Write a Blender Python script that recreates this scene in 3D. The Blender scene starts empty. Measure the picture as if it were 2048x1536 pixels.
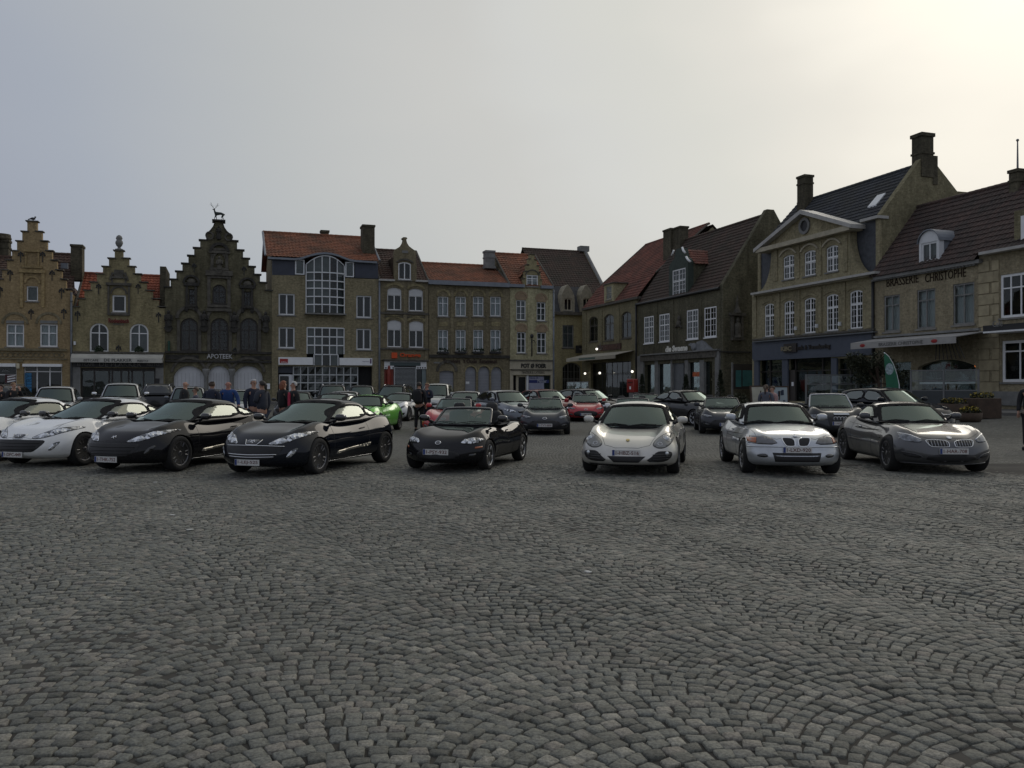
import bpy, bmesh, math, random
import numpy as np
from mathutils import Vector, Matrix
from mathutils.geometry import delaunay_2d_cdt
from mathutils.bvhtree import BVHTree
R = math.radians
rng = random.Random(7)
scene = bpy.context.scene
col = scene.collection

# ---------------------------------------------------------------- camera, sky, sun, exposure
FOC, CX, CY, CAMH = 1700.0, 1024.0, 773.0, 1.6
cam_d = bpy.data.cameras.new('camera')
cam = bpy.data.objects.new('camera', cam_d); col.objects.link(cam)
cam.location = (0, 0, CAMH)
cam.rotation_euler = (R(90) + math.atan((773 - 768) / 1700.0), 0, 0)
cam_d.sensor_width = 36; cam_d.lens = 36 * FOC / 2048
cam_d.clip_start = 0.1; cam_d.clip_end = 6000
scene.camera = cam
scene.view_settings.view_transform = 'Standard'
scene.view_settings.look = 'None'
scene.view_settings.exposure = 0.0
scene.view_settings.gamma = 1.0

SUN_AZ, SUN_EL = 31.8, 23.0        # degrees right of the view axis, above the horizon
world = bpy.data.worlds.new('World'); scene.world = world
world.use_nodes = True
nt = world.node_tree; N = nt.nodes; L = nt.links
for n in list(N): N.remove(n)
def wnode(t, **kw):
    n = N.new(t)
    for k, v in kw.items(): setattr(n, k, v)
    return n
w_out = wnode('ShaderNodeOutputWorld'); w_bg = wnode('ShaderNodeBackground')
w_sky = wnode('ShaderNodeTexSky', sky_type='NISHITA', sun_disc=False)
w_sky.sun_elevation = R(SUN_EL); w_sky.sun_rotation = R(SUN_AZ)
w_tc = wnode('ShaderNodeTexCoord')
gdir = Vector((0.75, 1.0, 0.85)).normalized()
w_dot = wnode('ShaderNodeVectorMath', operation='DOT_PRODUCT'); w_dot.inputs[1].default_value = gdir
L.new(w_tc.outputs['Generated'], w_dot.inputs[0])
w_map = wnode('ShaderNodeMapping'); w_map.inputs['Scale'].default_value = (1, 1, 2.6)
L.new(w_tc.outputs['Generated'], w_map.inputs['Vector'])
w_n = wnode('ShaderNodeTexNoise'); w_n.inputs['Scale'].default_value = 1.7; w_n.inputs['Detail'].default_value = 4
w_n.inputs['Roughness'].default_value = 0.45
L.new(w_map.outputs[0], w_n.inputs['Vector'])
w_m1 = wnode('ShaderNodeMath', operation='MULTIPLY_ADD'); w_m1.inputs[1].default_value = 0.17; w_m1.inputs[2].default_value = -0.085
L.new(w_n.outputs['Fac'], w_m1.inputs[0])
w_add = wnode('ShaderNodeMath', operation='ADD'); L.new(w_dot.outputs['Value'], w_add.inputs[0]); L.new(w_m1.outputs[0], w_add.inputs[1])
w_mr = wnode('ShaderNodeMapRange'); w_mr.inputs['From Min'].default_value = -1; w_mr.inputs['From Max'].default_value = 1
L.new(w_add.outputs[0], w_mr.inputs['Value'])
w_cr = wnode('ShaderNodeValToRGB'); e = w_cr.color_ramp.elements
e[0].position = 0.0; e[0].color = (0.34, 0.36, 0.42, 1)
e[1].position = 1.0; e[1].color = (1.08, 1.0, 0.86, 1)
for p, c in ((0.70, (0.345, 0.372, 0.44, 1)), (0.749, (0.385, 0.415, 0.47, 1)), (0.835, (0.50, 0.513, 0.51, 1)), (0.902, (0.60, 0.595, 0.565, 1)), (0.92, (0.645, 0.645, 0.615, 1)), (0.945, (0.68, 0.675, 0.62, 1)), (0.967, (0.77, 0.745, 0.675, 1)), (0.984, (0.92, 0.885, 0.79, 1))):
    q = e.new(p); q.color = c
L.new(w_mr.outputs[0], w_cr.inputs['Fac'])
w_mix = wnode('ShaderNodeMixRGB'); w_mix.inputs['Fac'].default_value = 0.06
w_sk = wnode('ShaderNodeMixRGB', blend_type='MULTIPLY'); w_sk.inputs['Fac'].default_value = 1; w_sk.inputs['Color2'].default_value = (0.1, 0.1, 0.1, 1)
L.new(w_sky.outputs[0], w_sk.inputs['Color1'])
L.new(w_cr.outputs['Color'], w_mix.inputs['Color1']); L.new(w_sk.outputs[0], w_mix.inputs['Color2'])
L.new(w_mix.outputs[0], w_bg.inputs['Color']); w_bg.inputs['Strength'].default_value = 1.0
L.new(w_bg.outputs[0], w_out.inputs['Surface'])

sun_d = bpy.data.lights.new('sun', 'SUN'); sun = bpy.data.objects.new('sun', sun_d); col.objects.link(sun)
sun_d.energy = 0.5; sun_d.angle = R(32); sun_d.color = (1, 0.93, 0.82)
sd = Vector((math.sin(R(SUN_AZ)) * math.cos(R(SUN_EL)), math.cos(R(SUN_AZ)) * math.cos(R(SUN_EL)), math.sin(R(SUN_EL))))
sun.rotation_euler = sd.to_track_quat('Z', 'Y').to_euler()

# ---------------------------------------------------------------- materials
MATS = {}
class NB:
    def __init__(s, m): s.nt = m.node_tree; s.N = m.node_tree.nodes; s.L = m.node_tree.links
    def n(s, t, ins=None, **kw):
        x = s.N.new(t)
        for k, v in kw.items(): setattr(x, k, v)
        for k, v in (ins or {}).items():
            if isinstance(v, bpy.types.NodeSocket): s.L.new(v, x.inputs[k])
            else: x.inputs[k].default_value = v
        return x
    def math(s, op, a, b=None, c=None):
        i = {0: a}
        if b is not None: i[1] = b
        if c is not None: i[2] = c
        return s.n('ShaderNodeMath', i, operation=op).outputs[0]
    def mix(s, f, a, b, bt='MIX'):
        return s.n('ShaderNodeMixRGB', {'Fac': f, 'Color1': a, 'Color2': b}, blend_type=bt).outputs[0]
def c4(c): return (c[0], c[1], c[2], 1)
def newmat(name):
    m = bpy.data.materials.new(name); m.use_nodes = True
    for n in list(m.node_tree.nodes): m.node_tree.nodes.remove(n)
    b = NB(m); out = b.n('ShaderNodeOutputMaterial')
    p = b.n('ShaderNodeBsdfPrincipled'); b.L.new(p.outputs[0], out.inputs['Surface'])
    return m, b, p, out
def mat(name, c=(.5, .5, .5), rough=.6, metal=0, var=.12, scale=3, bump=0, coat=0, emit=None, spec=.5, bscale=None):
    if name in MATS: return MATS[name]
    m, b, p, out = newmat(name)
    tc = b.n('ShaderNodeTexCoord').outputs['Object']
    nz = b.n('ShaderNodeTexNoise', {'Vector': tc, 'Scale': scale, 'Detail': 5, 'Roughness': .6}).outputs['Fac']
    f = b.n('ShaderNodeMapRange', {'Value': nz, 'From Min': .3, 'From Max': .7, 'To Min': 1 - var, 'To Max': 1 + var}).outputs[0]
    cc = b.n('ShaderNodeVectorMath', {0: c, 3: f}, operation='SCALE').outputs[0]
    b.L.new(cc, p.inputs['Base Color'])
    p.inputs['Roughness'].default_value = rough; p.inputs['Metallic'].default_value = metal
    p.inputs['Coat Weight'].default_value = coat; p.inputs['Coat Roughness'].default_value = .03
    p.inputs['Specular IOR Level'].default_value = spec
    if bump:
        n2 = b.n('ShaderNodeTexNoise', {'Vector': tc, 'Scale': bscale or scale * 8, 'Detail': 4}).outputs['Fac']
        bp = b.n('ShaderNodeBump', {'Height': n2, 'Strength': 1.0, 'Distance': bump}); b.L.new(bp.outputs[0], p.inputs['Normal'])
    if emit:
        p.inputs['Emission Color'].default_value = c4(emit[0]); p.inputs['Emission Strength'].default_value = emit[1]
    MATS[name] = m
    return m
def brickmat(name, c1, c2, mortar, bw=.21, bh=.068, stain=.5, tint=None):
    if name in MATS: return MATS[name]
    m, b, p, out = newmat(name)
    tc = b.n('ShaderNodeTexCoord').outputs['Object']
    sx = b.n('ShaderNodeSeparateXYZ', {0: tc})
    xy = b.math('ADD', sx.outputs[0], sx.outputs[1])
    v = b.n('ShaderNodeCombineXYZ', {0: xy, 1: sx.outputs[2], 2: 0.0}).outputs[0]
    br = b.n('ShaderNodeTexBrick', {'Vector': v, 'Color1': c4(c1), 'Color2': c4(c2), 'Mortar': c4(mortar), 'Scale': 1.0,
             'Mortar Size': .008, 'Brick Width': bw, 'Row Height': bh, 'Bias': 0.0})
    n1 = b.n('ShaderNodeTexNoise', {'Vector': tc, 'Scale': .55, 'Detail': 6, 'Roughness': .65}).outputs['Fac']
    f1 = b.n('ShaderNodeMapRange', {'Value': n1, 'From Min': .3, 'From Max': .72, 'To Min': 1.12, 'To Max': 1 - stain * .62}).outputs[0]
    mp = b.n('ShaderNodeMapping', {'Vector': tc, 'Scale': (2.2, 2.2, .28)}).outputs[0]
    n2 = b.n('ShaderNodeTexNoise', {'Vector': mp, 'Scale': 1.3, 'Detail': 5, 'Roughness': .6}).outputs['Fac']
    f2 = b.n('ShaderNodeMapRange', {'Value': n2, 'From Min': .35, 'From Max': .7, 'To Min': 1.1, 'To Max': 1 - stain * .45}).outputs[0]
    n3 = b.n('ShaderNodeTexNoise', {'Vector': tc, 'Scale': 7, 'Detail': 3, 'Roughness': .7}).outputs['Fac']
    f3 = b.n('ShaderNodeMapRange', {'Value': n3, 'From Min': .3, 'From Max': .7, 'To Min': .72, 'To Max': 1.3}).outputs[0]
    f = b.math('MULTIPLY', b.math('MULTIPLY', f1, f2), f3)
    cc = b.n('ShaderNodeVectorMath', {0: br.outputs['Color'], 3: f}, operation='SCALE').outputs[0]
    b.L.new(cc, p.inputs['Base Color']); p.inputs['Roughness'].default_value = .9
    p.inputs['Specular IOR Level'].default_value = .2
    h = b.math('ADD', b.math('MULTIPLY', br.outputs['Fac'], -1.0), n3)
    bp = b.n('ShaderNodeBump', {'Height': h, 'Strength': .8, 'Distance': .012}); b.L.new(bp.outputs[0], p.inputs['Normal'])
    MATS[name] = m; return m
def tilemat(name, c1, c2, c3):
    if name in MATS: return MATS[name]
    m, b, p, out = newmat(name)
    a = b.n('ShaderNodeAttribute', attribute_name='rnd').outputs['Fac']
    tc = b.n('ShaderNodeTexCoord').outputs['Object']
    nz = b.n('ShaderNodeTexNoise', {'Vector': tc, 'Scale': .7, 'Detail': 6, 'Roughness': .65}).outputs['Fac']
    nf = b.n('ShaderNodeMapRange', {'Value': nz, 'From Min': .4, 'From Max': .66}).outputs[0]
    cc = b.mix(a, c4(c1), c4(c2)); cc = b.mix(nf, cc, c4(c3))
    n2 = b.n('ShaderNodeTexNoise', {'Vector': tc, 'Scale': 9, 'Detail': 4}).outputs['Fac']
    f2 = b.n('ShaderNodeMapRange', {'Value': n2, 'From Min': .3, 'From Max': .7, 'To Min': .65, 'To Max': 1.25}).outputs[0]
    cc = b.n('ShaderNodeVectorMath', {0: cc, 3: f2}, operation='SCALE').outputs[0]
    b.L.new(cc, p.inputs['Base Color']); p.inputs['Roughness'].default_value = .75; p.inputs['Specular IOR Level'].default_value = .25
    MATS[name] = m; return m
def glassmat(name, tint=(.55, .68, .66), refl=1.0, rough=.0, base=.10, wob=0, gc=(.95, 1, .99)):
    """thin glass: tinted see-through plus mirror reflection that grows at grazing angles"""
    if name in MATS: return MATS[name]
    m = bpy.data.materials.new(name); m.use_nodes = True
    for n in list(m.node_tree.nodes): m.node_tree.nodes.remove(n)
    b = NB(m); out = b.n('ShaderNodeOutputMaterial')
    t = b.n('ShaderNodeBsdfTransparent', {'Color': c4(tint)})
    g = b.n('ShaderNodeBsdfGlossy', {'Roughness': rough, 'Color': c4(gc)})
    lw = b.n('ShaderNodeFresnel', {'IOR': 1.5}).outputs[0]
    if wob:
        tc = b.n('ShaderNodeTexCoord').outputs['Object']
        nz = b.n('ShaderNodeTexNoise', {'Vector': tc, 'Scale': 1.2, 'Detail': 1}).outputs['Fac']
        bp = b.n('ShaderNodeBump', {'Height': nz, 'Strength': 1, 'Distance': wob}).outputs[0]
        b.L.new(bp, g.inputs['Normal'])
    f = b.math('MULTIPLY_ADD', lw, refl, base); f = b.math('MINIMUM', f, 1.0)
    mx = b.n('ShaderNodeMixShader', {0: f, 1: t.outputs[0], 2: g.outputs[0]})
    b.L.new(mx.outputs[0], out.inputs['Surface'])
    MATS[name] = m; return m

# ---------------------------------------------------------------- object helpers
def tag(o, label=None, cat=None, group=None, kind=None):
    if label: o['label'] = label
    if cat: o['category'] = cat
    if group: o['group'] = group
    if kind: o['kind'] = kind
    return o
def empty(name, loc, rz=0, label=None, cat=None, group=None):
    o = bpy.data.objects.new(name, None); col.objects.link(o)
    o.location = loc; o.rotation_euler = (0, 0, rz); o.empty_display_size = .3
    return tag(o, label, cat, group)
def mkobj(name, verts, faces, m, parent=None, smooth=False, fattr=None, mi=None):
    me = bpy.data.meshes.new(name)
    me.from_pydata([tuple(v) for v in verts], [], [tuple(f) for f in faces])
    for x in (m if isinstance(m, (list, tuple)) else [m]): me.materials.append(x)
    if mi is not None: me.polygons.foreach_set('material_index', mi)
    if fattr is not None:
        a = me.attributes.new('rnd', 'FLOAT', 'FACE'); a.data.foreach_set('value', fattr)
    if smooth: me.polygons.foreach_set('use_smooth', [True] * len(me.polygons))
    me.update()
    o = bpy.data.objects.new(name, me); col.objects.link(o)
    if parent: o.parent = parent
    return o
class MB:
    def __init__(s): s.v = []; s.f = []
    def add(s, vs, fs):
        k = len(s.v); s.v += [tuple(v) for v in vs]; s.f += [tuple(i + k for i in f) for f in fs]; return s
    def box(s, x0, x1, y0, y1, z0, z1):
        vs = [(x, y, z) for z in (z0, z1) for y in (y0, y1) for x in (x0, x1)]
        return s.add(vs, [(0, 2, 3, 1), (4, 5, 7, 6), (0, 1, 5, 4), (2, 6, 7, 3), (0, 4, 6, 2), (1, 3, 7, 5)])
    def obox(s, M, x0, x1, y0, y1, z0, z1):
        k = len(s.v); s.box(x0, x1, y0, y1, z0, z1)
        for i in range(k, len(s.v)): s.v[i] = tuple(M @ Vector(s.v[i]))
        return s
    def prism(s, pts, y0, y1, axis='y'):
        """extrude a closed (x,z) outline from y0 to y1"""
        n = len(pts)
        mk = (lambda a, b, c: (a, c, b)) if axis == 'y' else ((lambda a, b, c: (c, a, b)) if axis == 'x' else (lambda a, b, c: (a, b, c)))
        vs = [mk(p[0], p[1], y0) for p in pts] + [mk(p[0], p[1], y1) for p in pts]
        fs = [(i, (i + 1) % n, (i + 1) % n + n, i + n) for i in range(n)]
        V, F = fill2d(pts)
        k = len(vs)
        vs += [mk(a, b, y0) for a, b in V] + [mk(a, b, y1) for a, b in V]
        fs += [tuple(i + k for i in f) for f in F] + [tuple(i + k + len(V) for i in reversed(f)) for f in F]
        return s.add(vs, fs)
    def ring(s, out, inn, y0, y1):
        n = len(out)
        vs = [(p[0], y0, p[1]) for p in out] + [(p[0], y0, p[1]) for p in inn] + [(p[0], y1, p[1]) for p in out] + [(p[0], y1, p[1]) for p in inn]
        fs = []
        for i in range(n):
            j = (i + 1) % n
            fs += [(i, j, j + n, i + n), (i + n, j + n, j + 3 * n, i + 3 * n), (j, i, i + 2 * n, j + 2 * n), (i + 3 * n, j + 3 * n, j + 2 * n, i + 2 * n)]
        return s.add(vs, fs)
    def tube(s, pts, rad, n=8, cap=True):
        pts = [Vector(p) for p in pts]; m = len(pts)
        if not isinstance(rad, (list, tuple)): rad = [rad] * m
        vs = []; up = None
        for i, p in enumerate(pts):
            d = (pts[min(i + 1, m - 1)] - pts[max(i - 1, 0)]).normalized()
            if up is None: up = Vector((0, 0, 1)) if abs(d.z) < .9 else Vector((1, 0, 0))
            a = d.cross(up).normalized(); b = a.cross(d).normalized(); up = b
            vs += [p + (a * math.cos(2 * math.pi * k / n) + b * math.sin(2 * math.pi * k / n)) * rad[i] for k in range(n)]
        fs = [(i * n + k, i * n + (k + 1) % n, (i + 1) * n + (k + 1) % n, (i + 1) * n + k) for i in range(m - 1) for k in range(n)]
        if cap: fs += [tuple(reversed(range(n))), tuple(range((m - 1) * n, m * n))]
        return s.add(vs, fs)
    def lathe(s, prof, c=(0, 0, 0), n=20, axis='z'):
        vs = []; m = len(prof)
        for r, h in prof:
            for k in range(n):
                a = 2 * math.pi * k / n; x, y = r * math.cos(a), r * math.sin(a)
                vs.append((c[0] + x, c[1] + y, c[2] + h) if axis == 'z' else (c[0] + h, c[1] + x, c[2] + y))
        fs = [(i * n + k, i * n + (k + 1) % n, (i + 1) * n + (k + 1) % n, (i + 1) * n + k) for i in range(m - 1) for k in range(n)]
        fs += [tuple(reversed(range(n))), tuple(range((m - 1) * n, m * n))]
        return s.add(vs, fs)
    def ell(s, c, r, n=12, m=8):
        prof = []
        vs = []; fs = []
        for i in range(m + 1):
            t = math.pi * i / m
            for k in range(n):
                a = 2 * math.pi * k / n
                vs.append((c[0] + r[0] * math.sin(t) * math.cos(a), c[1] + r[1] * math.sin(t) * math.sin(a), c[2] - r[2] * math.cos(t)))
        fs = [(i * n + k, i * n + (k + 1) % n, (i + 1) * n + (k + 1) % n, (i + 1) * n + k) for i in range(m) for k in range(n)]
        return s.add(vs, fs)
    def build(s, name, m, parent=None, smooth=False): return mkobj(name, s.v, s.f, m, parent, smooth)

def inside(p, poly):
    x, y = p; r = False; n = len(poly); j = n - 1
    for i in range(n):
        xi, yi = poly[i]; xj, yj = poly[j]
        if (yi > y) != (yj > y) and x < (xj - xi) * (y - yi) / (yj - yi + 1e-12) + xi: r = not r
        j = i
    return r
def fill2d(outer, holes=(), step=None):
    pts = []; edges = []
    for lp in [outer] + list(holes):
        k = len(pts); pts += [Vector((p[0], p[1])) for p in lp]
        edges += [(k + i, k + (i + 1) % len(lp)) for i in range(len(lp))]
    if step:
        xs = [p[0] for p in outer]; ys = [p[1] for p in outer]
        x = min(xs) + step / 2
        while x < max(xs):
            y = min(ys) + step / 2
            while y < max(ys):
                if inside((x, y), outer) and not any(inside((x, y), h) for h in holes): pts.append(Vector((x, y)))
                y += step
            x += step
    V, E, F, *_ = delaunay_2d_cdt(pts, edges, [], 0, 1e-6)
    fs = []
    for f in F:
        c = sum((V[i] for i in f), Vector((0, 0))) / len(f)
        if inside((c.x, c.y), outer) and not any(inside((c.x, c.y), h) for h in holes): fs.append(tuple(f))
    return [(v.x, v.y) for v in V], fs
def text_mesh(name, s, w, h, loc, m, parent, ext=.03, bold=0, slant=0):
    """upright lettering in the x-z plane facing -y, fitted into w x h, lower left corner at loc"""
    cu = bpy.data.curves.new('t', 'FONT'); cu.body = s; cu.size = 1; cu.resolution_u = 2; cu.offset = bold
    cu.shear = slant
    o = bpy.data.objects.new('t', cu); col.objects.link(o)
    dg = bpy.context.evaluated_depsgraph_get()
    me = bpy.data.meshes.new_from_object(o.evaluated_get(dg))
    bpy.data.objects.remove(o); bpy.data.curves.remove(cu)
    co = np.array([v.co[:] for v in me.vertices]); lo = co.min(0); hi = co.max(0)
    sc = ((w / (hi[0] - lo[0])), (h / (hi[1] - lo[1])))
    fs = [tuple(p.vertices) for p in me.polygons]
    V = [((c[0] - lo[0]) * sc[0], 0, (c[1] - lo[1]) * sc[1]) for c in co]
    bpy.data.meshes.remove(me)
    # solidify: front faces plus side skirts
    n = len(V); allv = [(x, -ext, z) for x, y, z in V] + [(x, 0, z) for x, y, z in V]
    cnt = {}
    for f in fs:
        for i in range(len(f)):
            a, b2 = f[i], f[(i + 1) % len(f)]; cnt[(min(a, b2), max(a, b2))] = cnt.get((min(a, b2), max(a, b2)), 0) + 1
    F = [f for f in fs]
    for f in fs:
        for i in range(len(f)):
            a, b2 = f[i], f[(i + 1) % len(f)]
            if cnt[(min(a, b2), max(a, b2))] == 1: F.append((a, b2, b2 + n, a + n))
    allv = [(x + loc[0], y + loc[1], z + loc[2]) for x, y, z in allv]
    return mkobj(name, allv, F, m, parent)

# ---------------------------------------------------------------- planes of the two house rows
ANG = R(18.6)
DL = (Vector((-20.6, 60.0)), ANG)                    # row facing the camera
DR = (Vector((36 - .3365 * 58.1, 58.1)), ANG - R(90))   # row on the right, running towards the camera
def pl_vec(pl):
    a = pl[1]; return Vector((math.cos(a), math.sin(a))), Vector((-math.sin(a), math.cos(a)))
def pl_hit(pl, px, y=0.0):
    d, i = pl_vec(pl); k = (px - CX) / FOC
    o = pl[0] + i * y
    # o + s*d = Y*(k,1)
    det = d.x * (-1) - d.y * (-k)
    s = (-o.x * -1 - (-o.y) * (-k)) / det
    Y = (o + d * s).y
    return s, Y
def gz(x, y):
    """height of the ground: the square is flat and rises gently to the house fronts"""
    d, i = pl_vec(DL); dl = -(Vector((x, y)) - DL[0]).dot(i)
    d, i = pl_vec(DR); dr = -(Vector((x, y)) - DR[0]).dot(i)
    t = min(max((24 - min(dl, dr)) / 20, 0), 1)
    return .42 * t * t
# ---------------------------------------------------------------- ground
def ground_material():
    m, b, p, out = newmat('cobble_sheet')
    tc = b.n('ShaderNodeTexCoord').outputs['Object']
    mp = b.n('ShaderNodeMapping', {'Vector': tc, 'Rotation': (0, 0, -R(24))}).outputs[0]
    sx = b.n('ShaderNodeSeparateXYZ', {0: mp})
    fr = b.math('FRACT', b.math('DIVIDE', sx.outputs[0], 1.38)); uc = b.math('MULTIPLY', b.math('SUBTRACT', fr, .5), 1.38)
    vv = b.math('ADD', sx.outputs[1], b.math('MULTIPLY', b.math('MULTIPLY', uc, uc), .5))
    v = b.n('ShaderNodeCombineXYZ', {0: sx.outputs[0], 1: vv}).outputs[0]
    br = b.n('ShaderNodeTexBrick', {'Vector': v, 'Color1': (.112, .113, .099, 1), 'Color2': (.172, .171, .149, 1), 'Mortar': (.05, .048, .042, 1),
              'Scale': 1.0, 'Mortar Size': .009, 'Brick Width': .095, 'Row Height': .09, 'Mortar Smooth': .3})
    n1 = b.n('ShaderNodeTexNoise', {'Vector': tc, 'Scale': .22, 'Detail': 5}).outputs['Fac']
    f1 = b.n('ShaderNodeMapRange', {'Value': n1, 'From Min': .3, 'From Max': .7, 'To Min': .78, 'To Max': 1.18}).outputs[0]
    n2 = b.n('ShaderNodeTexNoise', {'Vector': tc, 'Scale': 5, 'Detail': 6, 'Roughness': .7}).outputs['Fac']
    f2 = b.n('ShaderNodeMapRange', {'Value': n2, 'From Min': .3, 'From Max': .7, 'To Min': .6, 'To Max': 1.35}).outputs[0]
    cc = b.n('ShaderNodeVectorMath', {0: br.outputs['Color'], 3: b.math('MULTIPLY', f1, f2)}, operation='SCALE').outputs[0]
    b.L.new(cc, p.inputs['Base Color']); p.inputs['Roughness'].default_value = .8; p.inputs['Specular IOR Level'].default_value = .3
    h = b.math('ADD', b.math('MULTIPLY', br.outputs['Fac'], -1.0), n2)
    bp = b.n('ShaderNodeBump', {'Height': h, 'Strength': .9, 'Distance': .02}); b.L.new(bp.outputs[0], p.inputs['Normal'])
    return m
def stone_material():
    m, b, p, out = newmat('granite_sett')
    tc = b.n('ShaderNodeTexCoord').outputs['Object']
    a = b.n('ShaderNodeAttribute', attribute_name='rnd').outputs['Fac']
    cr = b.n('ShaderNodeValToRGB', {'Fac': a}); e = cr.color_ramp.elements
    e[0].color = (.085, .086, .074, 1); e[1].color = (.232, .227, .194, 1)
    for q, c in ((.2, (.131, .132, .113, 1)), (.5, (.160, .161, .138, 1)), (.7, (.14, .145, .130, 1)), (.85, (.188, .174, .148, 1))):
        x = e.new(q); x.color = c
    n1 = b.n('ShaderNodeTexNoise', {'Vector': tc, 'Scale': 60, 'Detail': 4, 'Roughness': .75}).outputs['Fac']
    f1 = b.n('ShaderNodeMapRange', {'Value': n1, 'From Min': .3, 'From Max': .7, 'To Min': .45, 'To Max': 1.65}).outputs[0]
    n0 = b.n('ShaderNodeTexNoise', {'Vector': tc, 'Scale': .35, 'Detail': 4}).outputs['Fac']
    f0 = b.n('ShaderNodeMapRange', {'Value': n0, 'From Min': .3, 'From Max': .7, 'To Min': .82, 'To Max': 1.15}).outputs[0]
    n2 = b.n('ShaderNodeTexNoise', {'Vector': tc, 'Scale': 260, 'Detail': 2}).outputs['Fac']
    sp = b.n('ShaderNodeMapRange', {'Value': n2, 'From Min': .66, 'From Max': .76, 'To Min': 0, 'To Max': .5}).outputs[0]
    cc = b.n('ShaderNodeVectorMath', {0: cr.outputs[0], 3: b.math('MULTIPLY', f1, f0)}, operation='SCALE').outputs[0]
    st = b.n('ShaderNodeTexNoise', {'Vector': tc, 'Scale': 1.1, 'Detail': 6, 'Roughness': .7}).outputs['Fac']
    cc = b.mix(b.n('ShaderNodeMapRange', {'Value': st, 'From Min': .56, 'From Max': .72, 'To Min': 0, 'To Max': .5}).outputs[0], cc, (.055, .05, .04, 1))
    cc = b.mix(sp, cc, (.3, .3, .28, 1))
    b.L.new(cc, p.inputs['Base Color']); p.inputs['Roughness'].default_value = .72; p.inputs['Specular IOR Level'].default_value = .35
    n3 = b.n('ShaderNodeTexNoise', {'Vector': tc, 'Scale': 38, 'Detail': 5, 'Roughness': .65}).outputs['Fac']
    bp = b.n('ShaderNodeBump', {'Height': n3, 'Strength': 1.0, 'Distance': .012}); b.L.new(bp.outputs[0], p.inputs['Normal'])
    return m
def undul(x, y):
    return .012 * np.sin(x * 1.7 + 1.3 * np.sin(y * .9)) + .010 * np.sin(y * 1.9 + 1.1 * np.sin(x * 1.3 + 2)) + .006 * np.sin(3.7 * x + 2.9 * y)
YN = 17.5
def build_ground():
    # sheet: fine near the camera, coarse to the horizon
    xs = sorted(set([-3000, -900, -300, -150] + [i for i in range(-90, 91, 2)] + [round(i * .2, 3) for i in range(-76, 77)] + [150, 300, 900, 3000]))
    ys = sorted(set([-3000, -900, -200, -60, -20] + [round(i * .2, 3) for i in range(5, 90)] + [i for i in range(22, 111, 2)] + [150, 300, 900, 4000]))
    vs = []
    for y in ys:
        for x in xs:
            z = gz(x, y)
            if -2 < y <= YN - .5 and abs(x) < 15.2: z -= .011 + .005 * math.sin(x * .9 + 1.7 * math.sin(y * .5)) + .004 * math.sin(y * 1.1 + x * .4); z += float(undul(x, y))
            vs.append((x, y, z))
    nx = len(xs)
    fs = [(j * nx + i, j * nx + i + 1, (j + 1) * nx + i + 1, (j + 1) * nx + i) for j in range(len(ys) - 1) for i in range(nx - 1)]
    soil = mat('joint_soil', (.040, .037, .031), .95, var=.5, scale=1.3, bump=.004)
    def near(f):
        x = sum(vs[i][0] for i in f) / 4; y = sum(vs[i][1] for i in f) / 4; return int(2.5 < y < YN - .1 and abs(x) < .64 * y + 3.15)
    g = mkobj('ground', vs, fs, [ground_material(), soil], smooth=True, mi=[near(f) for f in fs]); tag(g, kind='structure')
    # setts laid in segmental arches, each stone modelled, out to 17.5 m
    rs = np.random.RandomState(3)
    W, h, Rr = 1.38, .090, 1.0
    ca, sa = math.cos(R(24)), math.sin(R(24))
    C = []; T = []; S = []
    sag = lambda u: Rr - np.sqrt(Rr * Rr - u * u)
    for ci in range(-16, 18):
        for ri in range(-160, 370):
            v0 = ri * h + (ci * .37 % 1) * h
            th = math.asin(W / 2 / Rr); n = int(round(2 * th * Rr / .090)); off = rs.rand() - .5
            for k in range(n + 1):
                a = -th + (k + .5 + off * .8) * 2 * th / n
                if abs(a) > th * 1.02: continue
                u = Rr * math.sin(a); uu = (ci + .5) * W + u; vv = v0 - (Rr - Rr * math.cos(a))
                x = uu * ca + vv * -sa * -1 * -1; y = uu * sa + vv * ca
                x = uu * ca - vv * sa
                if 2.4 < y < YN and abs(x) < .64 * y + 3.3:
                    C.append((x, y)); T.append(R(24) - a)
                    S.append((.090 * rs.uniform(.90, 1.12), h * math.cos(a) ** .8 * rs.uniform(.92, 1.04)))
    C = np.array(C); T = np.array(T); S = np.array(S); n = len(C)
    C += rs.normal(0, .0045, C.shape); T += rs.normal(0, .06, n)
    # ring of 8 points (a cut-corner quad), 3 levels + centre
    base = np.array([(-1, -.75), (-.8, -1), (.8, -1), (1, -.75), (1, .75), (.8, 1), (-.8, 1), (-1, .75)])
    base = base[None] * np.ones((n, 1, 1)) + np.repeat(rs.normal(0, .075, (n, 4, 2)), 2, axis=1) + rs.normal(0, .045, (n, 8, 2))
    gap = rs.uniform(.003, .009, (n, 1, 1))
    half = S[:, None, :] / 2 - gap / 2
    ct, st = np.cos(T)[:, None], np.sin(T)[:, None]
    zt = undul(C[:, 0], C[:, 1]) + rs.normal(0, .0026, n)
    tx = rs.normal(0, .026, n); ty = rs.normal(0, .026, n)
    V = np.zeros((n, 25, 3))
    for lv, (sc, dz) in enumerate(((1.0, -.035), (.985, -.004), (.90, .0008))):
        p = base * half * sc
        px = p[..., 0] * ct - p[..., 1] * st; py = p[..., 0] * st + p[..., 1] * ct
        V[:, lv * 8:lv * 8 + 8, 0] = C[:, :1] + px; V[:, lv * 8:lv * 8 + 8, 1] = C[:, 1:] + py
        V[:, lv * 8:lv * 8 + 8, 2] = zt[:, None] + dz + px * tx[:, None] + py * ty[:, None] + (rs.normal(0, .0012, (n, 8)) if lv else 0)
    V[:, 24, 0:2] = C; V[:, 24, 2] = zt + .002
    fq = []
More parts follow.
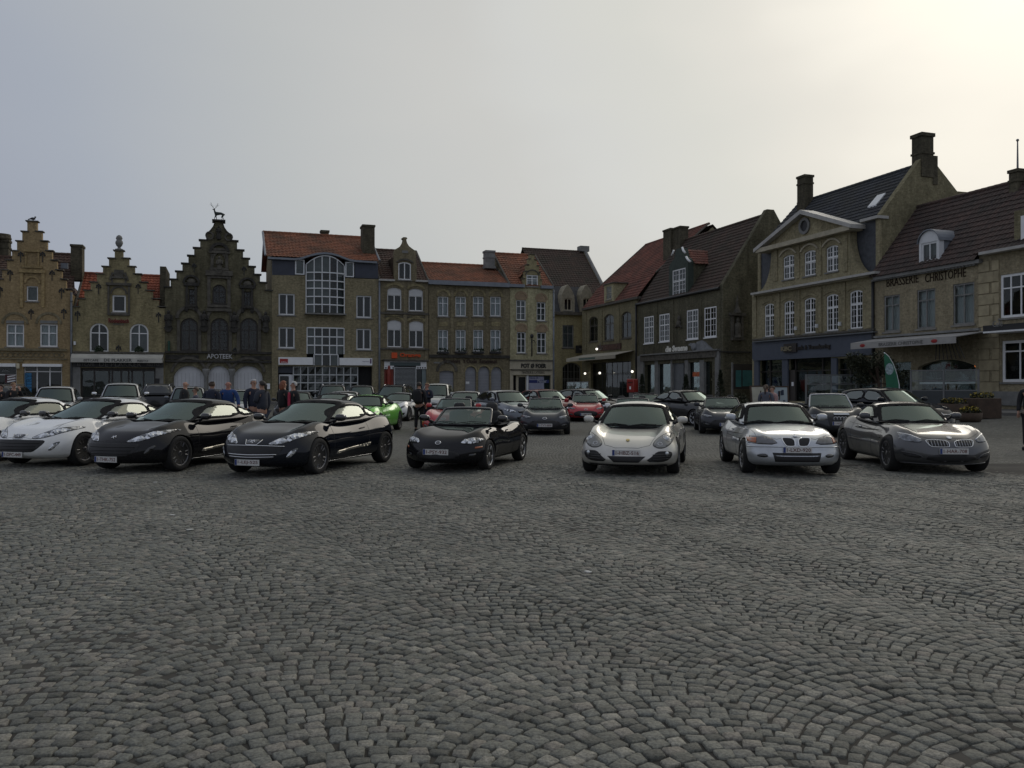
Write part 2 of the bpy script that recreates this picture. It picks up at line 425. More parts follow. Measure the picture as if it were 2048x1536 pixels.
    for lv in (0, 1):
        for k in range(8): fq.append((lv * 8 + k, lv * 8 + (k + 1) % 8, lv * 8 + 8 + (k + 1) % 8, lv * 8 + 8 + k))
    ft = [(16 + k, 16 + (k + 1) % 8, 24) for k in range(8)]
    fq = np.array(fq); ft = np.array(ft)
    loops = np.concatenate([(fq.reshape(1, -1) + (np.arange(n) * 25)[:, None]), (ft.reshape(1, -1) + (np.arange(n) * 25)[:, None])], axis=1).reshape(-1)
    ntot = np.tile(np.array([4] * 16 + [3] * 8), n)
    me = bpy.data.meshes.new('cobblestones')
    me.vertices.add(n * 25); me.vertices.foreach_set('co', V.reshape(-1))
    me.loops.add(len(loops)); me.loops.foreach_set('vertex_index', loops.astype(np.int32))
    me.polygons.add(len(ntot)); st_ = np.concatenate([[0], np.cumsum(ntot)[:-1]])
    me.polygons.foreach_set('loop_start', st_.astype(np.int32)); me.polygons.foreach_set('loop_total', ntot.astype(np.int32))
    me.polygons.foreach_set('use_smooth', np.ones(len(ntot), bool))
    me.update(calc_edges=True); me.validate()
    at = me.attributes.new('rnd', 'FLOAT', 'FACE'); at.data.foreach_set('value', np.repeat(rs.rand(n), 24))
    me.materials.append(stone_material())
    o = bpy.data.objects.new('paving', me); col.objects.link(o); tag(o, kind='structure')
    print('setts', n)
    # raised pavements in front of both rows
    pm = mat('pavement_stone', (.13, .125, .115), .85, var=.25, scale=.8, bump=.01)
    for nm, pl, s0, s1 in (('pavement', DL, -14, 33), ('pavement', DR, -36, 46)):
        d, i = pl_vec(pl); vs = []; fs = []
        K = 40
        for k in range(K + 1):
            s = s0 + (s1 - s0) * k / K
            for y, dz in ((-4.0, -.05), (-4.0, .115), (-3.8, .12), (.4, .14)):
                q = pl[0] + d * s + i * y; vs.append((q.x, q.y, gz(q.x, q.y) + dz))
        for k in range(K):
            for r in range(3): a = k * 4 + r; fs.append((a, a + 4, a + 5, a + 1))
        tag(mkobj(nm, vs, fs, pm), kind='structure')
build_ground()

# ---------------------------------------------------------------- house builder
def arcpts(x0, x1, z, rise, n=10):
    """points of a segmental arch from (x1,z) over to (x0,z)"""
    w = x1 - x0
    if rise <= 0: return [(x1, z), (x0, z)]
    rad = (w * w / 4 + rise * rise) / (2 * rise); cx = (x0 + x1) / 2; cz = z + rise - rad
    a0 = math.asin(min(1, w / 2 / rad)); 
    if rise > w / 2 - 1e-6: a0 = math.pi / 2; rad = w / 2; cz = z + rise - w / 2
    return [(cx + rad * math.sin(a0 - 2 * a0 * k / n), cz + rad * math.cos(a0 - 2 * a0 * k / n)) for k in range(n + 1)]
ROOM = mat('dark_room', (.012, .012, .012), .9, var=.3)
GLASS = glassmat('window_glass', (.8, .86, .86), refl=.85, base=.01, wob=.004)
class House:
    def __init__(s, name, label, pl, px0, px1, wall, cat='building', group=None, zb=.3):
        s.pl = pl; s0, Y0 = pl_hit(pl, px0); s1, Y1 = pl_hit(pl, px1)
        d, i = pl_vec(pl); q = pl[0] + d * s0
        s.s0 = s0; s.w = s1 - s0; s.wallm = wall; s.holes = []; s.zb = zb
        s.root = empty(name, (q.x, q.y, 0), pl[1], label, cat, group)
    def X(s, px, y=0.0): return pl_hit(s.pl, px, y)[0] - s.s0
    def Z(s, px, py, y=0.0): return CAMH + (CY - py) * pl_hit(s.pl, px, y)[1] / FOC
    def P(s, px, py, y=0.0): return (s.X(px, y), s.Z(px, py, y))
    def box(s, name, px0, px1, py0, py1, y0, y1, m, parent=None, build=True, slant=False):
        """box on the facade; the pys are read at the middle of the box"""
        c = (px0 + px1) / 2; mb = MB().box(s.X(px0, y0), s.X(px1, y0), y0, y1, s.Z(c, py1, y0), s.Z(c, py0, y0))
        return mb.build(name, m, parent or s.root) if build else mb
    def hole(s, px0, px1, py0, py1, rise=0):
        c = (px0 + px1) / 2; x0, x1 = s.X(px0), s.X(px1); z0, z1 = s.Z(c, py1), s.Z(c, py0)
        z0 = max(z0, s.zb + .02)
        if rise == 'round': rise = (x1 - x0) / 2 * .99
        pts = [(x0, z0), (x1, z0)] + arcpts(x0, x1, z1 - rise, rise)
        if rise <= 0: pts = [(x0, z0), (x1, z0), (x1, z1), (x0, z1)]
        s.holes.append(pts); return pts
    def win(s, px0, px1, py0, py1, nx=2, rows=(.62,), rise=0, fm=None, fw=.07, curtain=0, blind=0, sill=True, deep=.16, name='window', bars=None, cm=None, bar=.045, pane=None):
        o = s.hole(px0, px1, py0, py1, rise)
        xs = [p[0] for p in o]; zs = [p[1] for p in o]; x0, x1, z0, z1 = min(xs), max(xs), min(zs), max(zs)
        cx, cz = (x0 + x1) / 2, (z0 + z1) / 2; w, h = x1 - x0, z1 - z0
        g = .004
        inn = [(cx + (p[0] - cx) * (w - 2 * fw) / w, cz + (p[1] - cz) * (h - 2 * fw) / h) for p in o]
        oo = [(cx + (p[0] - cx) * (w - g) / w, cz + (p[1] - cz) * (h - g) / h) for p in o]
        mb = MB().ring(oo, inn, deep - .06, deep)
        def top(x):
            best = z1
            for a, b in zip(inn[2:], inn[3:]):
                if min(a[0], b[0]) <= x <= max(a[0], b[0]) and abs(a[0] - b[0]) > 1e-6:
                    best = a[1] + (b[1] - a[1]) * (x - a[0]) / (b[0] - a[0])
            return min(best, z1 - fw)
        for k in range(1, nx):
            x = x0 + w * k / nx; mb.box(x - bar * .8, x + bar * .8, deep - .052, deep - .004, z0 + fw, top(x))
        for r in rows:
            z = z0 + h * r; mb.box(x0 + fw, x1 - fw, deep - .056, deep - .006, z - bar * .7, z + bar * .7)
        if bars:
            bx, bz = bars
            for k in range(1, bx * nx):
                if k % bx: x = x0 + w * k / (bx * nx); mb.box(x - .014, x + .014, deep - .045, deep - .012, z0 + fw, top(x))
            for k in range(1, bz):
                z = z0 + h * k / bz; mb.box(x0 + fw, x1 - fw, deep - .044, deep - .013, z - .014, z + .014)
        f = mb.build(name, fm or MATS['white_frame'], s.root)
        V, F = fill2d(inn); mkobj('pane', [(a, deep - .03, b) for a, b in V], F, pane or GLASS, f)
        if curtain:
            mbc = MB(); cmx = cm or MATS['curtain']
            n = 24
            for a, b in (((x0, cx - w * .02), (cx + w * .02, x1)) if curtain == 1 else ((x0, x1 - w * .0),)):
                vs = []; 
                for k in range(n + 1):
                    x = a + (b - a) * k / n; y = deep + .12 + .025 * math.sin(k * 1.9)
                    vs += [(x, y, z0), (x, y, z1)]
                mbc.add(vs, [(2 * k, 2 * k + 2, 2 * k + 3, 2 * k + 1) for k in range(n)])
            mbc.build('curtain', cmx, f, True)
        if blind:
            MB().box(x0 + fw * .5, x1 - fw * .5, deep - .09, deep - .062, z1 - h * blind, z1 - .01 if not rise else z1 - h * .03).build('roller_blind', MATS['blind'], f)
        if sill:
            MB().box(x0 - .08, x1 + .08, -.07, deep - .06, z0 - .09, z0 - .004).build('sill', sill if not isinstance(sill, bool) else MATS['sill_stone'], f)
        return f
    def wall(s, outline, y1=.45, deep=.3, m=None, name='wall'):
        """outline in local (x,z); holes cut with reveals"""
        V, F = fill2d(outline, s.holes)
        mb = MB().add([(a, 0, b) for a, b in V], F)
        n = len(outline)
        mb.add([(p[0], 0, p[1]) for p in outline] + [(p[0], y1, p[1]) for p in outline], [(i, i + n, (i + 1) % n + n, (i + 1) % n) for i in range(n)])
        for hpts in s.holes:
            k = len(hpts)
            mb.add([(p[0], 0, p[1]) for p in hpts] + [(p[0], deep, p[1]) for p in hpts], [(i, (i + 1) % k, (i + 1) % k + k, i + k) for i in range(k)])
        w = mb.build(name, m or s.wallm, s.root)
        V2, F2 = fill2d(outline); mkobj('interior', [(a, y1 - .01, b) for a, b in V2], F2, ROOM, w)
        return w
    def back(s, x0, x1, z1, depth, slope=None, gm=None):
        """the room behind the front, side walls, and gables when slope=(ridge_y, ridge_z)"""
        mb = MB()
        prof = [(.45, s.zb - .4), (depth, s.zb - .4), (depth, z1)]
        if slope: prof += [(slope[0], slope[1])]
        prof += [(.45, z1)]
        for x, t in ((x0, .3), (x1 - .3, .3)): mb.prism(prof, x, x + t, 'x')
        mb.box(x0 + .3, x1 - .3, depth - .3, depth - .01, s.zb - .4, z1 - .01)
        mb.build('side_wall', gm or s.wallm, s.root)
    def roof(s, el, er, rr, rl, m, tw=.26, tl=.34, name='roof', amp=.035, back=None, ridge=True, verge=None):
        """pantile slab between eave left, eave right, ridge right, ridge left (local 3-D points)"""
        el, er, rr, rl = [Vector(p) for p in (el, er, rr, rl)]
        nc = max(4, int((er - el).length / tw)); nr = max(3, int((rl - el).length / tl))
        nu = nc * 6 + 1
        nrm = (er - el).cross(rl - el).normalized()
        if nrm.z < 0: nrm = -nrm
        vs = []; fs = []; rn = []
        us = [i / (nu - 1) for i in range(nu)]
        prof = [.5 + .5 * math.cos(2 * math.pi * (i % 6) / 6) for i in range(nu)]
        for j in range(nr):
            for e_, v in ((0, j / nr), (1, (j + 1.12) / nr)):
                v = min(v, 1.0)
                for i, u in enumerate(us):
                    p = el.lerp(er, u).lerp(rl.lerp(rr, u), v)
                    vs.append(p + nrm * (prof[i] * amp + (.045 if e_ == 0 else .0)))
            b0 = j * 2 * nu
            cl = [rng.random() for _ in range(nc + 1)]
            for i in range(nu - 1):
                fs.append((b0 + i, b0 + i + 1, b0 + nu + i + 1, b0 + nu + i)); rn.append(cl[i // 6])
        # lip faces under each course
        for j in range(nr):
            k = len(vs)
            for i, u in enumerate(us):
                q = Vector(vs[j * 2 * nu + i]); vs.append(q - nrm * .05)
            for i in range(nu - 1): fs.append((k + i, k + i + 1, j * 2 * nu + i + 1, j * 2 * nu + i)); rn.append(.2)
        r = mkobj(name, vs, fs, m, s.root, False, rn)
        if ridge:
            mb = MB(); n = max(4, int((rr - rl).length / .38))
            for k in range(n):
                a = rl.lerp(rr, k / n); b = rl.lerp(rr, (k + 1.05) / n); up = Vector((0, 0, .03))
                mb.tube([a + up, b + up], [.13, .115], 8)
            mb.build('ridge_tiles', m, r)
        if verge:
            mb = MB()
            for a, b in ((el, rl), (er, rr)):
                mb.tube([a + nrm * .05, b + nrm * .05], .08, 6)
            mb.build('verge', verge, r)
        return r
    def backroof(s, rl, rr, depth, ze, m):
        MB().add([rl, rr, (rr[0], depth, ze), (rl[0], depth, ze)], [(0, 1, 2, 3)]).build('rear_roof', m, s.root)
    def chimney(s, px0, px1, py0, py1, y, m, dy=.8, name='chimney', parent=None, bands=True):
        x0, x1 = s.X(px0, y), s.X(px1, y); c = (px0 + px1) / 2; z0, z1 = s.Z(c, py1, y), s.Z(c, py0, y)
        if s.pl[1] < 0: x1 = x0 + (x1 - x0) * .55; dy *= .62
        mb = MB().box(x0 + .05, x1 - .05, y - dy / 2, y + dy / 2, z0, z1 - .16)
        mb.box(x0, x1, y - dy / 2 - .06, y + dy / 2 + .06, z1 - .155, z1)
        if bands:
            mb.box(x0 + .01, x1 - .01, y - dy / 2 - .04, y + dy / 2 + .04, z1 - .62, z1 - .5)
            mb.box(x0 - .02, x1 + .02, y - dy / 2 - .05, y + dy / 2 + .05, z0 + .01, z0 + .2)
        c_ = mb.build(name, m, parent or s.root)
        return c_
    def text(s, txt, px0, px1, py0, py1, m, y=-.02, ext=.05, name='lettering', parent=None, bold=.0, slant=0):
        c = (px0 + px1) / 2; x0, x1 = s.X(px0), s.X(px1); z0, z1 = s.Z(c, py1), s.Z(c, py0)
        return text_mesh(name, txt, x1 - x0, z1 - z0, (x0, y, z0), m, parent or s.root, ext, bold, slant)
    def pipe(s, px, py0, py1, m, r=.05, y=-.09, name='downpipe'):
        x = s.X(px); mb = MB().tube([(x, y, s.Z(px, py1)), (x, y, s.Z(px, py0))], r, 8)
        z = s.Z(px, py1) + .6
        while z < s.Z(px, py0): mb.tube([(x, y, z), (x, y, z + .05)], r * 1.3, 8); z += 2.0
        return mb.build(name, m, s.root, True)

mat('white_frame', (.68, .70, .71), .45, var=.08)
mat('dark_frame', (.035, .030, .026), .6)
mat('curtain', (.48, .50, .51), .9, var=.15, scale=2)
mat('curtain_dark', (.16, .17, .17), .9, var=.2, scale=2)
mat('blind', (.55, .56, .56), .7, var=.05)
mat('sill_stone', (.22, .21, .19), .85, var=.25)
mat('white_gutter', (.42, .41, .38), .5, var=.15)
mat('grey_metal', (.16, .17, .18), .5, metal=.4)
mat('zinc', (.20, .22, .25), .55, metal=.2, var=.2, scale=1.5)
mat('dark_metal', (.02, .021, .022), .5)
mat('black_paint', (.015, .015, .016), .5)
mat('white_paint', (.80, .81, .81), .45, var=.06)
mat('shutter_white', (.56, .57, .585), .6, var=.06)
mat('shutter_grey', (.30, .31, .34), .55, var=.08)
mat('stone_dark', (.10, .092, .075), .9, var=.4, scale=4, bump=.02)
mat('stone_black', (.045, .042, .036), .9, var=.5, scale=4, bump=.03)
mat('stone_grey', (.20, .20, .19), .85, var=.25, scale=2, bump=.01)
mat('cream_stone', (.42, .38, .28), .85, var=.2, scale=2, bump=.01)
brickmat('brick_yellow', (0.447, 0.321, 0.147), (0.354, 0.252, 0.117), (0.354, 0.311, 0.205), stain=.35)
brickmat('brick_orange', (0.385, 0.289, 0.156), (0.312, 0.230, 0.122), (0.312, 0.236, 0.137), stain=.3)
brickmat('brick_plakker', (0.380, 0.326, 0.178), (0.287, 0.243, 0.130), (0.310, 0.272, 0.173), stain=.6)
brickmat('brick_dark', (0.236, 0.216, 0.133), (0.162, 0.146, 0.089), (0.203, 0.188, 0.127), stain=.9)
brickmat('brick_modern', (0.319, 0.273, 0.166), (0.224, 0.194, 0.116), (0.271, 0.243, 0.166), stain=.4)
brickmat('brick_brown', (0.281, 0.239, 0.149), (0.207, 0.176, 0.109), (0.244, 0.214, 0.143), stain=.55)
brickmat('brick_olive', (0.299, 0.267, 0.162), (0.230, 0.201, 0.119), (0.253, 0.225, 0.151), stain=.5)
brickmat('brick_cream', (0.470, 0.433, 0.263), (0.410, 0.371, 0.216), (0.400, 0.371, 0.244), stain=.35)
brickmat('brick_cream2', (0.374, 0.332, 0.186), (0.322, 0.279, 0.152), (0.374, 0.332, 0.196), stain=.4)
brickmat('brick_right', (0.281, 0.252, 0.152), (0.218, 0.193, 0.112), (0.208, 0.187, 0.127), stain=.45)
brickmat('brick_swan', (0.168, 0.156, 0.103), (0.112, 0.104, 0.068), (0.146, 0.138, 0.095), stain=.7)
brickmat('brick_bank', (.355, .315, .205), (.29, .25, .155), (0.322, 0.289, 0.176), stain=.4)
brickmat('brick_chimney', (0.146, 0.129, 0.088), (0.094, 0.084, 0.059), (0.135, 0.123, 0.088), stain=.8)
tilemat('tile_bright', (.38, .11, .055), (.28, .078, .042), (.19, .06, .04))
tilemat('tile_orange', (.31, .125, .068), (.22, .088, .052), (.13, .07, .045))
tilemat('tile_red', (.23, .085, .06), (.15, .06, .045), (.10, .05, .038))
tilemat('tile_dark', (.085, .055, .042), (.06, .042, .035), (.05, .042, .032))
tilemat('tile_brown', (.12, .068, .05), (.085, .05, .04), (.06, .048, .038))
tilemat('tile_black', (.055, .06, .07), (.035, .038, .046), (.05, .052, .05))
M_ = MATS
def pts(h, l, y=0.0): return [(h.X(a, y), h.Z(a, b, y)) for a, b in l]
def reliefs(h, items, m, name='ornament', parent=None):
    if name != 'ornament' and len(items) > 1:
        for it in items: o = reliefs(h, [it], m, name, parent)
        return o
    mb = MB()
    for (a, b, c, d, y0, y1) in items:
        q = (a + b) / 2; mb.box(h.X(a), h.X(b), y0, y1, h.Z(q, d), h.Z(q, c))
    return mb.build(name, m, parent or h.root)
def coping(h, steps, m, over=.10, t=.07):
    """cap stones on horizontal pieces of a stepped outline: steps = [(px0,px1,py)]"""
    mb = MB()
    for a, b, c in steps:
        q = (a + b) / 2; z = h.Z(q, c); mb.box(h.X(a) - over, h.X(b) + over, -.10, .52, z, z + t)
    return mb.build('coping', m, h.root)
def anchors(h, l, m, s=.32):
    for a, b in l:
        x, z = h.X(a), h.Z(a, b)
        mb = MB().tube([(x, -.03, z - s * 1.5), (x, -.03, z + s)], .03, 6)
        for dx, dz in ((-.5, .3), (.5, .3), (-.4, .75), (.4, .75), (0, 1.1)):
            mb.ell((x + dx * s, -.035, z + dz * s), (.06, .03, .06), 8, 5)
        mb.build('wall_anchor', m, h.root)
def hood(h, px0, px1, py, rise, m, t=.13, pr=.09, name='arch_moulding'):
    """projecting arch band over an opening; px0..px1 springing at py, rise in metres"""
    x0, x1, z = h.X(px0), h.X(px1), h.Z((px0 + px1) / 2, py)
    a = arcpts(x0, x1, z, rise, 14); b = arcpts(x0 - t, x1 + t, z, rise + t, 14)
    vs = []; n = len(a)
    for p, q in zip(a, b): vs += [(p[0], -pr, p[1]), (q[0], -pr, q[1]), (p[0], .02, p[1]), (q[0], .02, q[1])]
    fs = []
    for i in range(n - 1):
        k = i * 4; fs += [(k, k + 1, k + 5, k + 4), (k + 1, k + 3, k + 7, k + 5), (k + 2, k, k + 4, k + 6)]
    fs += [(0, 2, 3, 1), (4 * n - 4, 4 * n - 3, 4 * n - 1, 4 * n - 2)]
    return mkobj(name, vs, fs, m, h.root)

# ================================================================= left row
def step_house_a():
    h = House('step_gable_house', 'orange yellow brick step gable house at far left with two arched windows over a shop', DL, -14.5, 142.5, M_['brick_orange'])
    cx = 63.5
    st = [(54, 73, 443), (44, 83, 463.5), (33.5, 93.5, 482.6), (23.5, 103.5, 502), (13.5, 113.5, 521), (4, 123, 540.6), (-5, 131.5, 559), (-14.5, 142.5, 579)]
    out = [(h.X(-14.5), .2), (h.X(142.5), .2)]
    r = []; l = []
    prev = None
    for k in range(len(st) - 1, -1, -1):
        a, b, y = st[k]; z = h.Z(cx, y)
        r.append((h.X(b), z)); 
        if k > 0: r.append((h.X(st[k - 1][1]), z))
    for k in range(0, len(st)):
        a, b, y = st[k]; z = h.Z(cx, y)
        if k > 0: l.append((h.X(st[k - 1][0]), z))
        l.append((h.X(a), z))
    out += r + l
    for a, b in ((12, 48), (79.5, 115)):
        h.win(a, b, 648, 693.5, 2, (.60,), fm=M_['white_paint'], curtain=2, cm=M_['curtain'], fw=.09)
    h.win(52.7, 75.6, 572, 602, 1, (), fm=M_['white_paint'], curtain=2, cm=M_['curtain_dark'])
    h.win(-18 + 6, 33, 728, 804, 1, (.72,), fm=M_['white_paint'], sill=False, name='shop_window', deep=.28, curtain=0)
    h.win(47, 124, 728, 804, 3, (.80,), fm=M_['white_paint'], sill=False, name='shop_window', deep=.28)
    h.wall(out)
    coping(h, [(st[k][0], st[k - 1][0] if k else st[k][1], st[k][2]) for k in range(len(st))] + [(st[k - 1][1], st[k][1], st[k][2]) for k in range(1, len(st))], M_['stone_dark'])
    # blind arches over the windows
    for a, b in ((8, 52), (76, 119)):
        hood(h, a, b, 648, 1.25 * (h.X(b) - h.X(a)) / 2 * .8, M_['brick_brown'], .16, .05)
        reliefs(h, [(a + 4, b - 4, 641, 647, -.03, .01)], M_['stone_grey'], 'lintel')
    hood(h, 52, 77, 572, .55, M_['brick_yellow'], .12, .08)
    reliefs(h, [(40, 46, 545, 615, -.10, .01), (83, 89, 545, 615, -.10, .01), (38, 90, 540, 546, -.16, .01), (44, 84, 532, 536, -.10, .01), (50, 53, 505, 532, -.08, .01), (75, 78, 505, 532, -.08, .01), (48, 80, 500, 504, -.14, .01)], M_['brick_yellow'])
    reliefs(h, [(-14, 134, 697, 702, -.16, .01), (-14, 134, 716.5, 719, -.12, .01), (34, 46, 719, 724, -.10, .01)], M_['brick_brown'], 'string_course')
    mb = MB()
    for k in range(13):
        x = h.X(0 + k * 10.3); z = h.Z(60, 709.5)
        a = [(x + .17 * math.cos(t * .5236), z + .17 * math.sin(t * .5236)) for t in range(12)]
        b = [(x + .11 * math.cos(t * .5236), z + .11 * math.sin(t * .5236)) for t in range(12)]
        mb.ring(a, b, -.06, .0)
    mb.build('frieze', M_['brick_brown'], h.root)
    reliefs(h, [(-12, 33, 727, 733.5, -.35, .0)], M_['white_paint'], 'awning_box'); reliefs(h, [(47, 125, 728, 733.5, -.35, .0)], M_['white_paint'], 'awning_box')
    anchors(h, [(41, 513), (85, 513), (20, 550), (104, 550), (0, 583), (123, 586), (62, 628), (127.5, 627)], M_['dark_metal'], .25)
    # shop furniture
    blue = mat('blue_poster', (.03, .20, .42), .5, var=.05)
    b_ = h.box('poster', 49, 63, 746, 790, .22, .24, blue)
    t = h.text('ENTRY', 0, 1, 0, 1, mat('poster_ink', (.01, .07, .14), .6), name='x')
    me = t.data; z0, z1 = h.Z(56, 789), h.Z(56, 748); x0, x1 = h.X(51), h.X(62)
    co = np.array([v.co[:] for v in me.vertices]); lo = co.min(0); hi = co.max(0)
    for v in me.vertices:
        a = (v.co.x - lo[0]) / (hi[0] - lo[0]); c = (v.co.z - lo[2]) / (hi[2] - lo[2])
        v.co = (x1 - c * (x1 - x0), .205 + .01 * (v.co.y - lo[1]) / (hi[1] - lo[1]), z0 + a * (z1 - z0))
    t.name = 'lettering'; t.parent = b_
    pb = h.box('poster', 10, 31, 749, 766, .20, .22, mat('maroon', (.06, .008, .012), .6))
    mb = MB()
    for k in range(3):
        for q in range(5):
            x = h.X(13 + q * 3.3); z = h.Z(20, 752 + k * 5 - q * .6); mb.box(x, x + .10, .19, .199, z - .09, z)
    mb.build('lettering', M_['white_paint'], pb)
    lamp = MB().box(h.X(34), h.X(40), -.22, -.02, h.Z(37, 737), h.Z(37, 727)).build('wall_lamp', mat('lamp_cream', (.6, .55, .4), .5), h.root)
    h.text('ateliers', 3, 17, 738, 743, M_['curtain'], y=.21, ext=.01)
    # roof running back
    pr = h.X(cx)
    h.back(0, h.w, h.Z(cx, 585), 9)
    for s0, s1 in ((0.1, pr), (h.w - .1, pr)):
        a = (s0, .4, h.Z(cx, 588)); b = (s0, 9, h.Z(cx, 588)); rid = h.Z(cx, 500)
        if s0 < pr: h.roof(b, a, (pr, .4, rid), (pr, 9, rid), M_['tile_brown'])
        else: h.roof(a, b, (pr, 9, rid), (pr, .4, rid), M_['tile_brown'], ridge=False)
    h.pipe(143, 585, 800, M_['grey_metal'], .07)
    n = House('row_house', 'brick house with dark red roof and broad chimney cut off by the left edge', DL, -130, -15, M_['brick_yellow'])
    for a in (-118, -82, -46):
        for c, d in ((598, 640), (656, 700)): n.win(a, a + 24, c, d, 2, (.62,), fm=M_['white_paint'], curtain=1)
        n.win(a - 2, a + 26, 730, 800, 2, (.8,), fm=M_['white_paint'], sill=False, name='shop_window')
    zg = n.Z(-70, 580); n.wall([(0, .2), (n.w, .2), (n.w, zg), (0, zg)]); zr = n.Z(-10, 514, 4.5)
    n.roof((0, 0, zg), (n.w, 0, zg), (n.w + .6, 4.5, zr), (0, 4.5, zr), M_['tile_brown']); n.back(0, n.w, zg, 9, (4.5, zr - .1)); n.backroof((0, 4.5, zr), (n.w + .6, 4.5, zr), 9, zg, M_['tile_brown'])
    c = n.chimney(-24, 21, 480, 550, 4.9, M_['brick_chimney'])
    MB().lathe([(.62, 0), (.66, .1), (.62, .2), (.6, .4)], (n.X(2, 4.9), 4.9, n.Z(4, 480, 4.9)), 14).build('chimney_pot', M_['brick_chimney'], c)
    # a bird on the top
    x, z = h.X(64), h.Z(64, 443)
    bird = MB().ell((0, 0, .16), (.16, .08, .09)).ell((.14, 0, .27), (.06, .05, .055)).tube([(-.12, 0, .15), (-.3, 0, .08)], [.05, .03], 6).tube([(0, .02, .0), (0, .02, .1)], .012, 5).tube([(.03, -.02, .0), (.03, -.02, .1)], .012, 5)
    o = bird.build('bird', mat('bird_grey', (.04, .04, .045), .8), None, True)
    q = h.root.matrix_world if False else None
    d, i = pl_vec(DL); w = DL[0] + d * (h.s0 + x); o.location = (w.x + i.x * .2, w.y + i.y * .2, z + .07); o.rotation_euler = (0, 0, DL[1])
    tag(o, 'small dark bird perched on the tip of the leftmost step gable', 'bird')
    # back roof strip and chimney between the two first houses
    k = House('row_house', 'dark red tiled roof with tall brick chimney between the two left step gables', DL, 103, 168, M_['brick_chimney'])
    yb = 5.0
    k.roof((k.X(96, 1.5), 1.5, k.Z(120, 590, 1.5)), (k.X(150, 1.5), 1.5, k.Z(120, 590, 1.5)), (k.X(146, yb), yb, k.Z(120, 509, yb)), (k.X(96, yb), yb, k.Z(120, 509, yb)), M_['tile_brown'])
    k.chimney(142, 168, 491, 562, 3.6, M_['brick_chimney'], 1.1, bands=False)
    sk = k.box('skylight', 121, 135, 526, 537, 2.2, 2.5, M_['zinc'])
    k.back(k.X(100, .5), k.X(165, .5), k.Z(120, 600), 8)
step_house_a()

